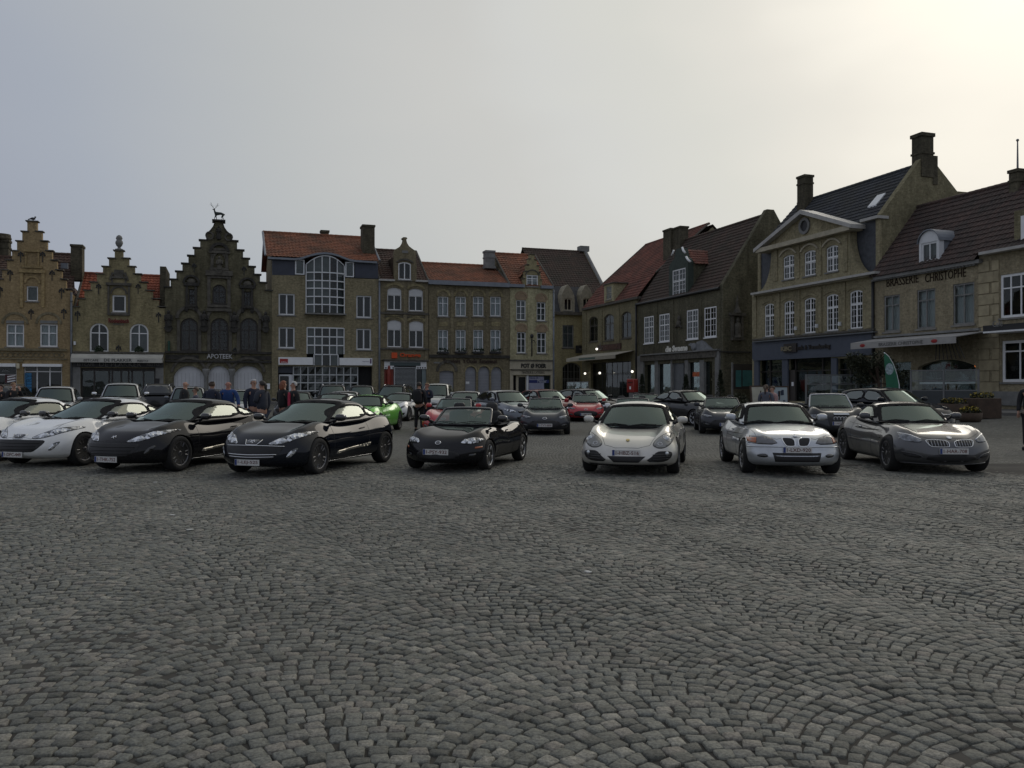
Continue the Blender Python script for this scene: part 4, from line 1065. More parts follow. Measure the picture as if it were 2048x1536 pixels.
def bell_gable_house():
    h = House('row_house', 'narrow brick house with a bell gable dormer above an orange shop sign', DL, 759, 857, M_['brick_brown'])
    for a, b, c, d in ((774.5, 803, 575, 620), (817.5, 846, 577, 622)):
        h.win(a, b, c, d, 2, (.66,), rise=.18, fm=M_['white_paint'], blind=.34, curtain=0)
        hood(h, a - 1, b + 1, c + 1, .22, M_['brick_plakker'], .2, .06)
    for a, b, c, d in ((774.5, 803, 640, 694), (818, 847, 642, 695)):
        h.win(a, b, c, d, 2, (.64,), rise=.18, fm=M_['white_paint'], blind=.36, curtain=0)
        hood(h, a - 1, b + 1, c + 1, .22, M_['brick_plakker'], .2, .06)
    h.hole(768.5, 853, 722, 806)
    zg = h.Z(808, 561)
    h.wall([(0, .2), (h.w, .2), (h.w, zg), (0, zg)])
    reliefs(h, [(759, 857, 625, 629, -.12, .01), (759, 857, 633, 635, -.06, .01), (759, 857, 696.5, 699.5, -.14, .01), (766, 856, 719, 722, -.25, .01)], M_['stone_dark'], 'string_course')
    reliefs(h, [(760, 769, 575, 720, -.07, .01), (806.5, 814, 575, 696, -.07, .01), (849, 856, 575, 720, -.07, .01)], M_['brick_brown'], 'pilaster')
    h.box('gutter', 758, 790, 558, 561.5, -.3, .1, M_['white_gutter']); h.box('gutter', 832, 857, 560, 563.5, -.3, .1, M_['white_gutter'])
    # bell gable dormer, flush with the wall
    o = [(788, 563), (833, 563), (833.5, 527), (832, 521), (832, 512), (833, 506), (831, 500.5), (824, 496), (818, 491.5), (814, 485), (812.5, 479), (815, 476), (812.5, 474), (806.5, 474), (804, 476), (807, 479), (805.5, 485), (802, 491), (796, 496), (790, 499.5), (788.5, 505), (788.5, 563)]
    z_ = [(h.X(a), h.Z(808, b)) for a, b in o]
    hh = h.holes; h.holes = []
    f = h.win(796.5, 822, 524, 559.5, 2, (), rise=.12, fm=M_['white_paint'], fw=.08, deep=.1)
    g = h.wall(z_, .5, .2, M_['brick_brown'], 'dormer_gable'); f.parent = g
    h.holes = hh
    hood(h, 795, 824, 525, .16, M_['stone_dark'], .14, .1); reliefs(h, [(804, 816, 501, 506, -.04, .01)], M_['stone_grey'], 'date_stone')
    # dormer body behind
    x0, x1 = h.X(789.5), h.X(832)
    zt = h.Z(808, 512); zb = zg - .2; xm = (x0 + x1) / 2; zp = h.Z(808, 500)
    MB().prism([(x0, zb), (x1, zb), (x1, zt), (xm, zp), (x0, zt)], .5, 3.6).build('dormer_body', M_['tile_dark'], h.root)
    # shop front
    f = h.box('shop_fascia', 768.5, 853, 723, 731, .0, .1, M_['white_paint'])
    h.box('shop_fascia', 768.5, 788, 731, 738, .0, .1, M_['white_paint'], f); h.box('shop_fascia', 832.5, 853, 731, 738, .0, .1, M_['white_paint'], f)
    h.box('panel', 780, 841, 724.3, 731.5, -.02, -.003, mat('panel_teal', (.05, .08, .08), .3), f)
    mb = MB()
    for p in (770.5, 785, 834.5, 839.3, 844, 848.8): mb.box(h.X(p), h.X(p) + .1, -.02, -.002, h.Z(p, 737), h.Z(p, 734.2))
    mb.build('inset', M_['black_paint'], f)
    sh = MB(); x0, x1 = h.X(789), h.X(832); z0, z1 = h.zb, h.Z(810, 734); n = 26; mrows = 30
    for j in range(mrows):
        z = z0 + (z1 - z0) * j / mrows
        for k in range(n):
            x = x0 + (x1 - x0) * (k + (.5 if j % 2 else 0)) / n; sh.box(x, x + (x1 - x0) / n * .58, .05, .06, z, z + .05)
    for x in (x0, x1): sh.box(x - .04, x + .04, .0, .1, z0, z1)
    sh.box(x0, x1, .0, .1, z1 - .05, z1)
    sh.build('rolling_grille', mat('grille_silver', (.38, .40, .40), .5), h.root)
    h.box('pane', 789.5, 831.5, 735, 806, .12, .125, mat('shop_dark', (.012, .02, .02), .15))
    h.box('poster', 768.5, 787, 738.5, 806, .12, .16, mat('poster_red', (.22, .03, .015), .5, var=.4, scale=1.5))
    h.box('shop_window', 833.5, 843, 738.5, 806, .12, .16, mat('shop_dark', (.012, .02, .02), .15)); h.box('door_leaf', 844, 852.5, 738.5, 806, .12, .16, mat('frosted', (.16, .20, .20), .4))
    org = mat('sign_orange', (.62, .075, .008), .5, var=.08)
    lg = h.box('logo', 783.5, 794.5, 705, 716.5, -.12, -.02, org); h.text('Orange', 799, 841, 706, 716.5, org, y=-.03, ext=.08, bold=.03, parent=lg)
    person_cut = MB().lathe([(.12, 0), (.16, .5), (.2, 1.2), (.16, 1.5), (.13, 1.55), (.12, 1.75), (.05, 1.9)], (h.X(778), .05, h.zb + 1.0), 10)
    person_cut.build('display_figure', mat('poster_red', (.22, .03, .015), .5), h.root, True)
    # roof
    zr = h.Z(790, 502, 4.4)
    h.roof((0, .05, zg), (h.w, .05, zg), (h.w, 4.4, zr), (0, 4.4, zr), M_['tile_brown'], verge=M_['stone_dark'])
    h.back(0, h.w, zg, 9, (4.4, zr - .08)); h.backroof((0, 4.4, zr), (h.w, 4.4, zr), 9, zg, M_['tile_red'])
bell_gable_house()

def shutter_house():
    h = House('row_house', 'wide brown brick house with eight tall windows and grey shuttered arches', DL, 857.3, 1019.5, M_['brick_brown'])
    for c in (886.5, 921.8, 957, 991.5):
        h.win(c - 11, c + 10.5, 593, 632.5, 2, (.66,), fm=M_['white_frame'], curtain=1, cm=M_['curtain'], bars=None, rise=.0, fw=.08)
        h.win(c - 10.5, c + 10, 659.5, 702.5, 2, (.64,), fm=M_['white_frame'], curtain=1, cm=M_['curtain'], fw=.08)
        hood(h, c - 11.5, c + 11, 593, .42, M_['brick_plakker'], .16, .05)
        V = pts(h, [(c - 9, 652), (c + 9, 652), (c + 9, 644), (c - 9, 644)])
        MB().prism([(x, z) for x, z in V], -.03, .01).build('panel', M_['brick_plakker'], h.root)
        mb = MB()
        for k in range(26): mb.ell((h.X(c - 10) + rng.random() * (h.X(c + 10) - h.X(c - 10)), -.12 + rng.uniform(-.06, .04), h.Z(c, 702) + rng.uniform(-.02, .2)), (.055, .05, .05), 5, 3)
        b_ = h.box('flower_box', c - 11, c + 11, 703.5, 707, -.26, -.06, M_['black_paint']); mb.build('plant', mat('dark_leaf', (.02, .035, .015), .8), b_)
    o = [(878.5, 736), (908, 736)]
    for a, b, t, r in ((879, 908, 741, .12), (930.5, 952.5, 733, 'round'), (956.5, 979.5, 733, 'round'), (982.5, 1003.5, 733.5, 'round')):
        q = h.hole(a, b, t, 800, r); V, F = fill2d(q)
        s = mkobj('roller_shutter', [(x, .22, z) for x, z in V], F, M_['shutter_grey'], h.root)
        mb = MB(); z = h.zb + .1; zt = max(p[1] for p in q) - (.5 if r == 'round' else .1)
        while z < zt: mb.box(h.X(a) + .01, h.X(b) - .01, .20, .219, z, z + .02); z += .12
        mb.build('slat_line', M_['stone_grey'], s)
        if r == 'round': hood(h, a, b, t + 11, (h.X(b) - h.X(a)) / 2, M_['brick_plakker'], .1, .05)
        else: hood(h, a - 2, b + 2, 748, .85, M_['stone_dark'], .2, .08)
    zg = h.Z(938, 570)
    h.wall([(0, .2), (h.w, .2), (h.w, zg), (0, zg)])
    reliefs(h, [(858, 873, 578, 712, -.05, .01), (901, 907, 578, 712, -.05, .01), (936, 942, 578, 712, -.05, .01), (972, 977, 578, 712, -.05, .01), (1006, 1019, 578, 712, -.05, .01)], M_['brick_brown'], 'pilaster')
    reliefs(h, [(858, 1019, 710, 716, -.15, .01)], M_['stone_black'], 'string_course')
    h.text("Bruwiers  't Oude  Estaminet", 887, 994, 717.5, 726.5, mat('rust_letter', (.045, .026, .018), .7), y=-.02, ext=.06, bold=.02)
    h.box('gutter', 857.3, 1019.5, 562.5, 571, -.35, .2, M_['zinc'])
    MB().box(h.X(866), h.X(877), -.35, -.2, h.Z(871, 727), h.Z(871, 724)).build('wall_lamp', M_['stone_grey'], h.root)
    MB().box(h.X(933), h.X(940), .2, .21, h.Z(936, 768), h.Z(936, 763)).build('notice', M_['white_paint'], h.root)
    zr = h.Z(895, 529, 4.0); zg2 = h.Z(938, 565)
    h.roof((0, 0, zg2), (h.w, 0, zg2), (h.w, 4.0, zr), (0, 4.0, zr), M_['tile_orange'], verge=M_['stone_dark'])
    h.back(0, h.w, zg2, 8.5, (4.0, zr - .08)); h.backroof((0, 4, zr), (h.w, 4, zr), 8.5, zg2, M_['tile_red'])
    h.chimney(968, 988, 502, 538, 3.2, M_['stone_grey'], .8)
shutter_house()

def cream_shop():
    h = House('row_house', 'narrow cream brick house with a stepped dormer above a cream shop front', DL, 1019.7, 1107.5, M_['brick_cream'])
    for a, b, c, d in ((1032.5, 1052, 600, 640), (1073.5, 1091.5, 604, 641.5), (1034, 1052, 664, 706), (1074, 1092.5, 665, 706.5)):
        h.win(a, b, c, d, 2, (.68,), fm=M_['white_frame'], fw=.08, bars=(1, 3), curtain=1, cm=M_['curtain_dark'])
        z = h.Z((a + b) / 2, c)
        q = arcpts(h.X(a), h.X(b), z + .12, .42, 10)
        hood(h, a - .5, b + .5, c - 3, .45, mat('brick_pink', (.30, .22, .14), .9, var=.2), .14, .05)
        MB().prism([(h.X(a), z + .01), (h.X(b), z + .01)] + q, -.02, .01).build('tympanum', mat('brick_pink', (.30, .22, .14)), h.root)
    h.hole(1026, 1101, 751, 806)
    zg = h.Z(1063, 577)
    h.wall([(0, .2), (h.w, .2), (h.w, zg), (0, zg)])
    reliefs(h, [(1020, 1029, 580, 720, -.06, .01), (1055, 1070, 580, 720, -.06, .01), (1097, 1107, 580, 720, -.06, .01)], M_['brick_cream'], 'pilaster')
    h.box('gutter', 1019.7, 1050, 568, 574, -.3, .1, M_['zinc']); h.box('gutter', 1083, 1107.5, 571, 577, -.3, .1, M_['zinc'])
    s = h.box('shop_fascia', 1020, 1105, 722, 738.5, -.12, -.005, M_['cream_stone'])
    h.box('cornice', 1020, 1106, 719.5, 722, -.22, .0, M_['stone_dark'], s); h.box('cornice', 1023, 1104, 738.8, 740.6, -.2, .0, M_['stone_dark'], s)
    s2 = h.box('shop_fascia', 1024, 1102, 741, 750, -.1, -.005, M_['cream_stone'])
    h.text('POT Ø FOER', 1041, 1091, 727, 736, M_['black_paint'], y=-.125, ext=.06, parent=s, bold=.03)
    h.text('TRAITEUR & CATERING', 1042, 1088, 742.5, 747.5, M_['dark_frame'], y=-.105, ext=.02, parent=s2)
    reliefs(h, [(1020, 1026, 741, 806, -.05, .01), (1101, 1106, 741, 806, -.05, .01)], M_['cream_stone'], 'pilaster')
    d = h.box('door', 1032, 1052, 750.5, 806, .16, .2, M_['cream_stone']); h.box('pane', 1037, 1051, 754, 806, .15, .159, mat('door_glass', (.01, .012, .012), .1), d)
    h.box('mullion', 1053.5, 1057, 750, 806, .0, .2, M_['white_frame'])
    w = h.box('shop_window', 1057, 1101, 750.5, 806, .14, .18, mat('shop_dark', (.012, .02, .02), .15))
    ps = h.box('poster', 1057.5, 1088, 753, 804, .11, .13, mat('poster_lilac', (.30, .31, .40), .5, var=.12), w)
    ink = mat('ink_blue', (.02, .03, .14), .5)
    h.box('stripe', 1058, 1098, 760, 766, .10, .109, ink, ps); h.text('2 Ande 10', 1058, 1077, 753.5, 758, ink, y=.105, ext=.01, parent=ps); h.text('Meneer', 1076, 1094, 758.5, 765.5, M_['curtain'], y=.098, ext=.01, parent=ps)
    # stepped dormer gable
    o = [(1047, 578), (1084, 578), (1084, 560), (1082, 560), (1081, 545), (1078, 545), (1078, 532), (1073.5, 532), (1073.5, 520), (1069, 520), (1069, 509), (1060.5, 509), (1060.5, 518), (1057, 518), (1057, 530), (1053, 530), (1053, 543), (1049.5, 543), (1049.5, 558), (1047, 558)]
    hh = h.holes; h.holes = []
    f = h.win(1053, 1076, 550, 572.5, 2, (.68,), rise=0, fm=M_['white_paint'], fw=.08, deep=.1, bars=(1, 2), curtain=1, cm=M_['curtain'])
    g = h.wall([(h.X(a), h.Z(1065, b)) for a, b in o], .45, .2, M_['brick_cream2'], 'dormer_gable'); f.parent = g; h.holes = hh
    coping(h, [(1047, 1049.5, 558), (1049.5, 1053, 543), (1053, 1057, 530), (1057, 1060.5, 518), (1060.5, 1069, 509), (1069, 1073.5, 520), (1073.5, 1078, 532), (1078, 1081, 545), (1081, 1084, 560)], M_['stone_dark'], .03, .06)
    hood(h, 1052, 1077, 550, .35, M_['stone_dark'], .1, .05)
    x0, x1 = h.X(1048), h.X(1083); xm = (x0 + x1) / 2; zb, zt, zp = zg - .2, h.Z(1065, 553), h.Z(1065, 522)
    dr = MB().prism([(x0, zb), (x1, zb), (x1, zt), (xm, zp), (x0, zt)], .45, 4).build('dormer_body', M_['brick_brown'], h.root)
    h.roof((x0 - .1, 4.2, zt), (x0 - .1, .4, zt), (xm, .4, zp + .05), (xm, 4.2, zp + .05), M_['tile_orange'], name='dormer_roof', ridge=False)
    zr = h.Z(1000, 508, 4.4)
    h.roof((0, 0, h.Z(1063, 572)), (h.w, 0, h.Z(1063, 572)), (h.w, 4.4, zr), (0, 4.4, zr), M_['tile_orange'], verge=M_['stone_dark'])
    h.back(0, h.w, zg, 9, (4.4, zr - .08), gm=M_['brick_brown']); h.backroof((0, 4.4, zr), (h.w, 4.4, zr), 9, zg, M_['tile_red'])
    # scroll bracket and hanging lamp between the windows
    x, z = h.X(1063), h.Z(1063, 690)
    mb = MB().tube([(x, -.08, z - .9), (x, -.08, z + .5)], .05, 6).tube([(x, -.08, z + .3), (x, -.6, z + .35), (x, -.9, z + .1)], .03, 6).ell((x, -.1, z + .7), (.15, .1, .18))
    mb.build('iron_bracket', M_['dark_metal'], h.root, True)
    h.pipe(1106.5, 580, 800, M_['zinc'], .07)
cream_shop()

def corner_cream():
    h = House('corner_house', 'small cream corner house with arched stone dormers under a dark slate roof', (DL[0] + pl_vec(DL)[1] * 17.0, DL[1]), 1104, 1192, M_['brick_cream2'])
    h.win(1125, 1147.5, 650, 696, 2, (.62,), fm=M_['stone_grey'], fw=.12, curtain=1, cm=M_['curtain_dark'], sill=M_['stone_dark'])
    h.win(1125, 1162, 725, 806, 3, (.55,), rise=.5, fm=M_['stone_grey'], fw=.1, bars=(2, 4), sill=False, deep=.25)
    zg = h.Z(1140, 628)
    h.wall([(0, .2), (h.w, .2), (h.w, zg), (0, zg)])
    h.box('cornice', 1107.5, 1190, 624, 630, -.4, .1, M_['stone_dark'])
    for a, b in ((1122.5, 1149.5), (1161, 1186)):
        m = (a + b) / 2
        o = [(a, 624), (b, 624), (b, 600), (b - 1, 590), (m + 8, 580), (m + 3, 572), (m, 569), (m - 3, 572), (m - 8, 580), (a + 1, 590), (a, 600)]
        hh = h.holes; h.holes = []
        f = h.win(m - 8, m + 8, 596, 621, 2, (), fm=M_['cream_stone'], fw=.1, deep=.15, rise=.1)
        g = h.wall([(h.X(p), h.Z(m, q)) for p, q in o], 1.6, .2, mat('dormer_stone', (.26, .235, .17), .9, var=.3), 'dormer'); f.parent = g; h.holes = hh
    sl = mat('slate_dark', (.05, .05, .052), .7, var=.35, scale=3)
    zt = h.Z(1140, 573, 1.6)
    MB().add([(0, .1, zg), (h.w, .1, zg), (h.w, 1.7, zt), (0, 1.7, zt)], [(0, 1, 2, 3)]).build('mansard', sl, h.root)
    h.back(0, h.w, zg, 8)
    s = h.box('hanging_sign', 1152, 1166, 691, 706.5, -.6, -.5, M_['black_paint']); MB().tube([(h.X(1159), -.55, h.Z(1159, 690)), (h.X(1159), 0, h.Z(1159, 690))], .03, 6).build('bracket', M_['dark_metal'], s)
    h.text('tea-room', 1154, 1164, 697, 700, M_['stone_grey'], y=-.605, ext=.01, parent=s)
    # large dark roof behind
    k = House('barn_roof_house', 'house with a huge dark tiled roof and white coping rising behind the corner', (DL[0] + pl_vec(DL)[1] * 31.0, DL[1]), 1082, 1214, M_['brick_brown'])
    ze = k.Z(1130, 585); zr = k.Z(1120, 501, 6.8)
    k.wall([(0, .2), (k.w, .2), (k.w, ze), (0, ze)])
    k.roof((0, 0, ze), (k.w, 0, ze), (k.w - .15, 6.8, zr), (0, 6.8, zr), M_['tile_dark'], tw=.36, tl=.45, amp=.05)
    MB().prism([(0, .2), (13.6, .2), (13.6, ze), (6.8, zr + .25), (0, ze + .1)], k.w - .3, k.w + .15, 'x').build('gable_wall', M_['brick_brown'], k.root)
    mb = MB()
    for a, b in (((0, ze + .12), (6.8, zr + .28)),):
        mb.tube([(k.w - .05, a[0], a[1]), (k.w - .05, b[0], b[1])], .22, 8)
    mb.box(k.w - .8, k.w + .45, 6.3, 7.4, zr, zr + .7)
    mb.build('coping', M_['stone_grey'], k.root)
    k.back(0, k.w, ze, 13.6); k.backroof((0, 6.8, zr), (k.w, 6.8, zr), 13.6, ze, M_['tile_dark'])
corner_cream()
# ================================================================= right row
def lamp_bulb(h, px, py, label, y=-.5):
    x, z = h.X(px, y), h.Z(px, py, y); d, i = pl_vec(h.pl)
    q = h.root.location.to_2d() + d * x + i * y
    em = mat('lamp_glow', (1, .95, .85), .5, emit=((1, .93, .8), 1.8))
    o = empty('wall_lamp', (q.x, q.y, z), h.pl[1], label, 'lamp', 'lit globe lamps on the red roofed cafe')
    MB().ell((0, 0, 0), (.11, .11, .11), 12, 8).build('globe', em, o, True)
    MB().tube([(0, .0, .1), (0, .0, .16)], .05, 8).tube([(0, 0, .15), (0, .25, .2), (0, -y, .2)], .015, 6).build('bracket', M_['dark_metal'], o)

def red_roof_cafe():
    h = House('cafe_building', 'old cafe with red tiled mansard roof, anchor sign and cream awning in the far corner', DR, 1164, 1274.5, M_['brick_right'])
    for a, b, c, d in ((1178, 1195.5, 633, 683.5), (1208, 1227.5, 628, 681), (1242.5, 1262.5, 623, 676.5)):
        h.win(a, b, c, d, 2, (.62,), rise=.28, fm=M_['stone_dark'], fw=.12, curtain=0, sill=M_['stone_dark'], bars=(1, 3))
    h.win(1182, 1262, 724, 800, 4, (.7,), fm=M_['dark_frame'], sill=False, deep=.28, name='shop_front', bars=(2, 3))
    zg = h.Z(1220, 607)
    h.wall([(0, .2), (h.w, .2), (h.w, zg), (0, zg)])
    reliefs(h, [(1166, 1174, 625, 700, -.06, .01), (1198, 1205, 620, 690, -.06, .01), (1231, 1240, 615, 690, -.06, .01), (1265, 1274, 610, 780, -.06, .01)], M_['brick_right'], 'pilaster')
    h.box('gutter', 1163, 1275, 604.5, 609, -.25, .1, M_['stone_dark'])
    # signs and awning
    s = h.box('sign', 1195, 1241, 688.5, 700, -.1, -.01, mat('sign_brown', (.07, .032, .022), .8, var=.3))
    x, z = h.X(1203), h.Z(1203, 696)
    w = M_['stone_grey']
    MB().tube([(x - .5, -.14, z + .15), (x - .3, -.14, z - .12), (x, -.14, z - .2), (x + .3, -.14, z - .12), (x + .5, -.14, z + .15)], .035, 6).tube([(x - .08, -.14, z - .2), (x - .08, -.14, z + .5)], .025, 6).tube([(x + .08, -.14, z - .2), (x + .08, -.14, z + .5)], .025, 6).build('anchor_emblem', w, s, True)
    h.text('DE ANKER', 1213, 1237, 690.5, 696.5, mat('sign_brown2', (.16, .09, .065), .8), y=-.105, ext=.02, parent=s)
    x0, x1 = h.X(1166), h.X(1268); zt = h.Z(1217, 704 - 4); zt = h.Z(1217, 702); zt = h.Z(1217, 705) ; zt = h.Z(1217, 704)
    zt = h.Z(1217, 703.5)
    # the awning falls outward from the wall
    zt = h.Z(1240, 703); a0, a1 = h.X(1168), h.X(1270)
    out = -1.9; zl = zt - .42
    aw = mat('awning_beige', (.40, .37, .29), .85, var=.15, scale=1.5)
    A = MB().add([(a0, -.02, zt), (a1, -.02, zt), (a1, out, zl), (a0, out, zl)], [(0, 1, 2, 3)]).box(a0, a1, out - .03, out, zl - .32, zl)
    A.add([(a0, -.02, zt - .03), (a1, -.02, zt - .03), (a1, out, zl - .03), (a0, out, zl - .03)], [(3, 2, 1, 0)])
    awn = A.build('awning', aw, h.root)
    MB().box(a0 + 3.2, a0 + 7.0, out - .04, out - .031, zl - .24, zl - .06).build('stripe', mat('awning_green', (.10, .14, .11), .8), awn)
    for p, q, t in ((1170, 747, 'beside the cafe door'), (1199.5, 746, 'under the middle of the awning'), (1264.5, 743, 'above the red letter box'), (1193.5, 698, 'left of the anchor sign')):
        lamp_bulb(h, p, q, 'small glowing globe lamp ' + t)
    # mansard roof with a break, dormer
    yb, zbk = 1.7, None
    zbk = h.Z(1205, 567, 1.7); zr = h.Z(1300, 510, 7.0)
    h.roof((0, 0, zg), (h.w, 0, zg), (h.w, 1.9, zg + 2.3), (0, 1.9, zg + 2.3), M_['tile_red'], ridge=False)
    h.roof((0, 1.85, zg + 2.25), (h.w, 1.85, zg + 2.25), (h.w, 7.2, zg + 6.9), (0, 7.2, zg + 6.9), M_['tile_red'], verge=M_['stone_dark'])
    h.back(0, h.w, zg, 15, (7.6, zg + 6.6)); h.backroof((0, 7.6, zg + 6.9), (h.w, 7.6, zg + 6.9), 15, zg, M_['tile_dark'])
    hh = h.holes; h.holes = []
    f = h.win(1212, 1223, 572, 599, 2, (.5,), fm=M_['cream_stone'], fw=.08, deep=.1, bars=(1, 3))
    g = h.wall([(h.X(a), h.Z(1216, b)) for a, b in ((1208.5, 604), (1227, 604), (1227, 569), (1208.5, 569))], 2.4, .2, M_['brick_cream'], 'dormer'); f.parent = g; h.holes = hh
    MB().box(h.X(1207.5), h.X(1228.5), -.12, 2.6, h.Z(1216, 569), h.Z(1216, 567)).build('dormer_roof', M_['stone_dark'], g)
    h.pipe(1274, 606, 795, M_['dark_metal'], .08)
    # terrace screen in front
    t = empty('terrace_screen', h.root.location, h.pl[1], 'low glass screen with pale rails standing under the beige awning', 'screen')
    xa, xb, yy = h.X(1183), h.X(1228), -2.6
    mb = MB(); zt = h.zb + 1.75
    for k in range(4): x = xa + (xb - xa) * k / 3; mb.box(x - .03, x + .03, yy - .03, yy + .03, h.zb - .15, zt)
    for z in (zt - .03, h.zb + 1.0, h.zb + .05): mb.box(xa + .03, xb - .03, yy - .02, yy + .02, z, z + .05)
    mb.build('rail', M_['stone_grey'], t); MB().box(xa + .03, xb - .03, yy - .003, yy + .003, h.zb + .1, zt - .05).build('pane', GLASS, t)
red_roof_cafe()

def swan_house():
    h = House('restaurant_building', 'dark brick restaurant with white small paned windows and a swan relief above the sign', DR, 1276, 1440, M_['brick_swan'])
    W_ = M_['white_paint']
    for a, b, c, d in ((1288.5, 1307.5, 633, 686.5), (1319, 1339, 628, 683), (1374, 1396.5, 619.5, 678), (1409, 1433, 614, 674)):
        h.win(a, b, c, d, 2, (.60,), fm=W_, fw=.09, bars=(2, 5), deep=.06, bar=.06, sill=W_)
    h.hole(1290, 1424, 726, 800)
    zg = h.Z(1360, 591)
    h.wall([(0, .2), (h.w, .2), (h.w, zg), (0, zg)])
    reliefs(h, [(1344, 1348, 600, 690, -.05, .01), (1401, 1404, 595, 685, -.05, .01), (1312, 1315, 605, 690, -.05, .01)], M_['brick_swan'], 'pilaster')
    MB().tube([(-.1, -.14, zg - .05), (h.w + .1, -.14, zg - .05)], .1, 8).build('gutter', M_['dark_metal'], h.root)
    # shop front: fascia and pale pillars
    f = h.box('shop_fascia', 1280, 1432, 706.5, 718.5, -.18, -.01, M_['stone_dark'])
    h.box('cornice', 1279, 1434, 703.5, 706, -.3, .0, M_['stone_grey'], f)
    reliefs(h, [(1277, 1289, 712, 800, -.14, .01)], M_['stone_grey'], 'pillar')
    for a, b in ((1309, 1315.5), (1369, 1376), (1399, 1407.5), (1341, 1344)): h.box('pillar', a, b, 720, 800, -.02, .2, M_['stone_grey'])
    reliefs(h, [(1433, 1441, 700, 800, -.14, .01)], M_['stone_grey'], 'pillar')
    g = h.box('pane', 1291, 1423, 727, 800, .24, .245, GLASS)
    h.box('door', 1345, 1367, 724, 800, .15, .2, M_['grey_metal'])
    orn = h.box('poster', 1385, 1400, 744, 753, .18, .2, mat('poster_orange', (.45, .10, .03), .5, var=.5, scale=3))
    for p, q in ((1381, 761), (1414, 759), (1404, 770), (1420, 770), (1386, 775)):
        MB().ell((h.X(p), .4, h.Z(p, q)), (.06, .06, .08), 8, 5).build('ornament', M_['cream_stone'], h.root)
    t = h.text('die Swaene', 1332.5, 1376.5, 690.5, 703, mat('letter_pale', (.8, .78, .70), .6), y=-.04, ext=.05, bold=.035, slant=.05)
    # swan relief: a raised pale shape cut as a swan spreading its wing
    sw = [(1380, 688), (1384, 684.5), (1389, 686), (1392, 689), (1398, 683), (1406, 681), (1412, 685), (1418, 692), (1424, 697), (1427, 700), (1418, 701.5), (1405, 702.5), (1396, 703), (1390, 700), (1388, 694), (1384, 690)]
    P_ = [(h.X(a), h.Z(1403, b)) for a, b in sw]
    o = MB().prism(P_, -.16, -.01).build('swan_relief', mat('lead_pale', (.20, .21, .22), .6, var=.3, scale=4), h.root)
    MB().ell((h.X(1392), -.2, h.Z(1392, 694)), (.35, .14, .3)).build('swan_wing', MATS['lead_pale'], o, True)
    mb = MB(); x, z = h.X(1359), h.Z(1359, 647)
    mb.ell((x, -.08, z), (.35, .1, .3)).tube([(x - .5, -.06, z - .3), (x, -.1, z), (x + .45, -.06, z - .35)], .08, 6).ell((x + .1, -.1, z + .4), (.2, .1, .2)).build('wall_emblem', M_['stone_dark'], h.root, True)
    # roof with the near gable end
    D = 8.2; ym = 4.05; zr = h.Z(1455, 449, ym)
    zr = 14.4
    h.roof((0, -.05, zg), (h.w, -.05, zg), (h.w, ym, zr), (0, ym, zr), M_['tile_dark'], amp=.03)
    h.back(0, h.w, zg, D, (ym, zr - .1)); h.backroof((0, ym, zr), (h.w, ym, zr), D, zg, M_['tile_dark'])
    MB().prism([(.0, .2), (D, .2), (D, zg), (ym + .3, zr + .3), (ym - .3, zr + .3), (.0, zg + .2)], h.w - .02, h.w + .4, 'x').build('gable_wall', M_['brick_swan'], h.root)
    # shrine on the gable wall and the lit board below
    gx = h.w + .4
    def gp(px, py):
        # point on the gable plane x = gx: solve y
        d, i = pl_vec(DR); o_ = Vector(h.root.location[:2]) + d * gx; k = (px - CX) / FOC
        # o + i*y = Y*(k,1)
        y = (k * o_.y - o_.x) / (i.x - k * i.y); Y = o_.y + i.y * y
        return y, CAMH + (CY - py) * Y / FOC
    y0, z0 = gp(1461, 675); y1, z1 = gp(1484, 632)
    sh = MB(); ymid = (y0 + y1) / 2
    sh.box(gx, gx + .3, y0, y1, z0 - .2, z0); sh.box(gx, gx + .22, y0, y0 + .18, z0, z1); sh.box(gx, gx + .22, y1 - .18, y1, z0, z1)
    sh.box(gx, gx + .32, y0 - .15, y1 + .15, z1, z1 + .2); sh.lathe([(.28, 0), (.22, .2), (.26, .8), (.2, 1.0), (.1, 1.1), (.14, 1.25), (.05, 1.45)], (gx + .2, ymid, z0), 10)
    sh.lathe([(.3, 0), (.12, .5), (.08, .9), (.02, 1.3)], (gx + .15, ymid, z1 + .2), 8)
    sh.build('shrine', M_['stone_dark'], h.root)
    y0, z0 = gp(1450, 800); y1, z1 = gp(1501, 703)
    MB().box(gx, gx + .1, y0 - .5, y1, z1 - .1, z1).build('string_course', M_['stone_black'], h.root)
    b = empty('information_board', (0, 0, 0), 0, 'teal information board on two posts by the dark gable wall', 'sign board')
    ya, za = gp(1450, 778); yb_, zb_ = gp(1490, 729); d, i = pl_vec(DR)
    b.location = h.root.location; b.rotation_euler = (0, 0, DR[1])
    X_ = gx + 1.0
    MB().box(X_, X_ + .14, ya, yb_, za, zb_).build('cabinet', M_['dark_frame'], b)
    tl = mat('board_teal', (.05, .17, .17), .35, var=.25, scale=1.2)
    MB().box(X_ + .145, X_ + .16, ya + .15, ya + (yb_ - ya) * .36, za + .15, zb_ - .45).build('panel', tl, b)
    MB().box(X_ + .145, X_ + .16, ya + (yb_ - ya) * .42, yb_ - .15, za + .2, zb_ - .45).build('panel', tl, b)
    MB().box(X_, X_ + .1, ya - .12, ya - .02, .2, zb_ + .1).build('post', M_['stone_grey'], b); MB().box(X_, X_ + .1, yb_ + .02, yb_ + .12, .2, zb_ + .1).build('post', M_['stone_grey'], b)
    # dormer: stepped front with white scrolls, its own roof and side
    hh = h.holes; h.holes = []
    fr = h.win(1345, 1371, 538, 591, 2, (.55,), fm=W_, fw=.09, bars=(2, 5), deep=.08, bar=.06, sill=W_)
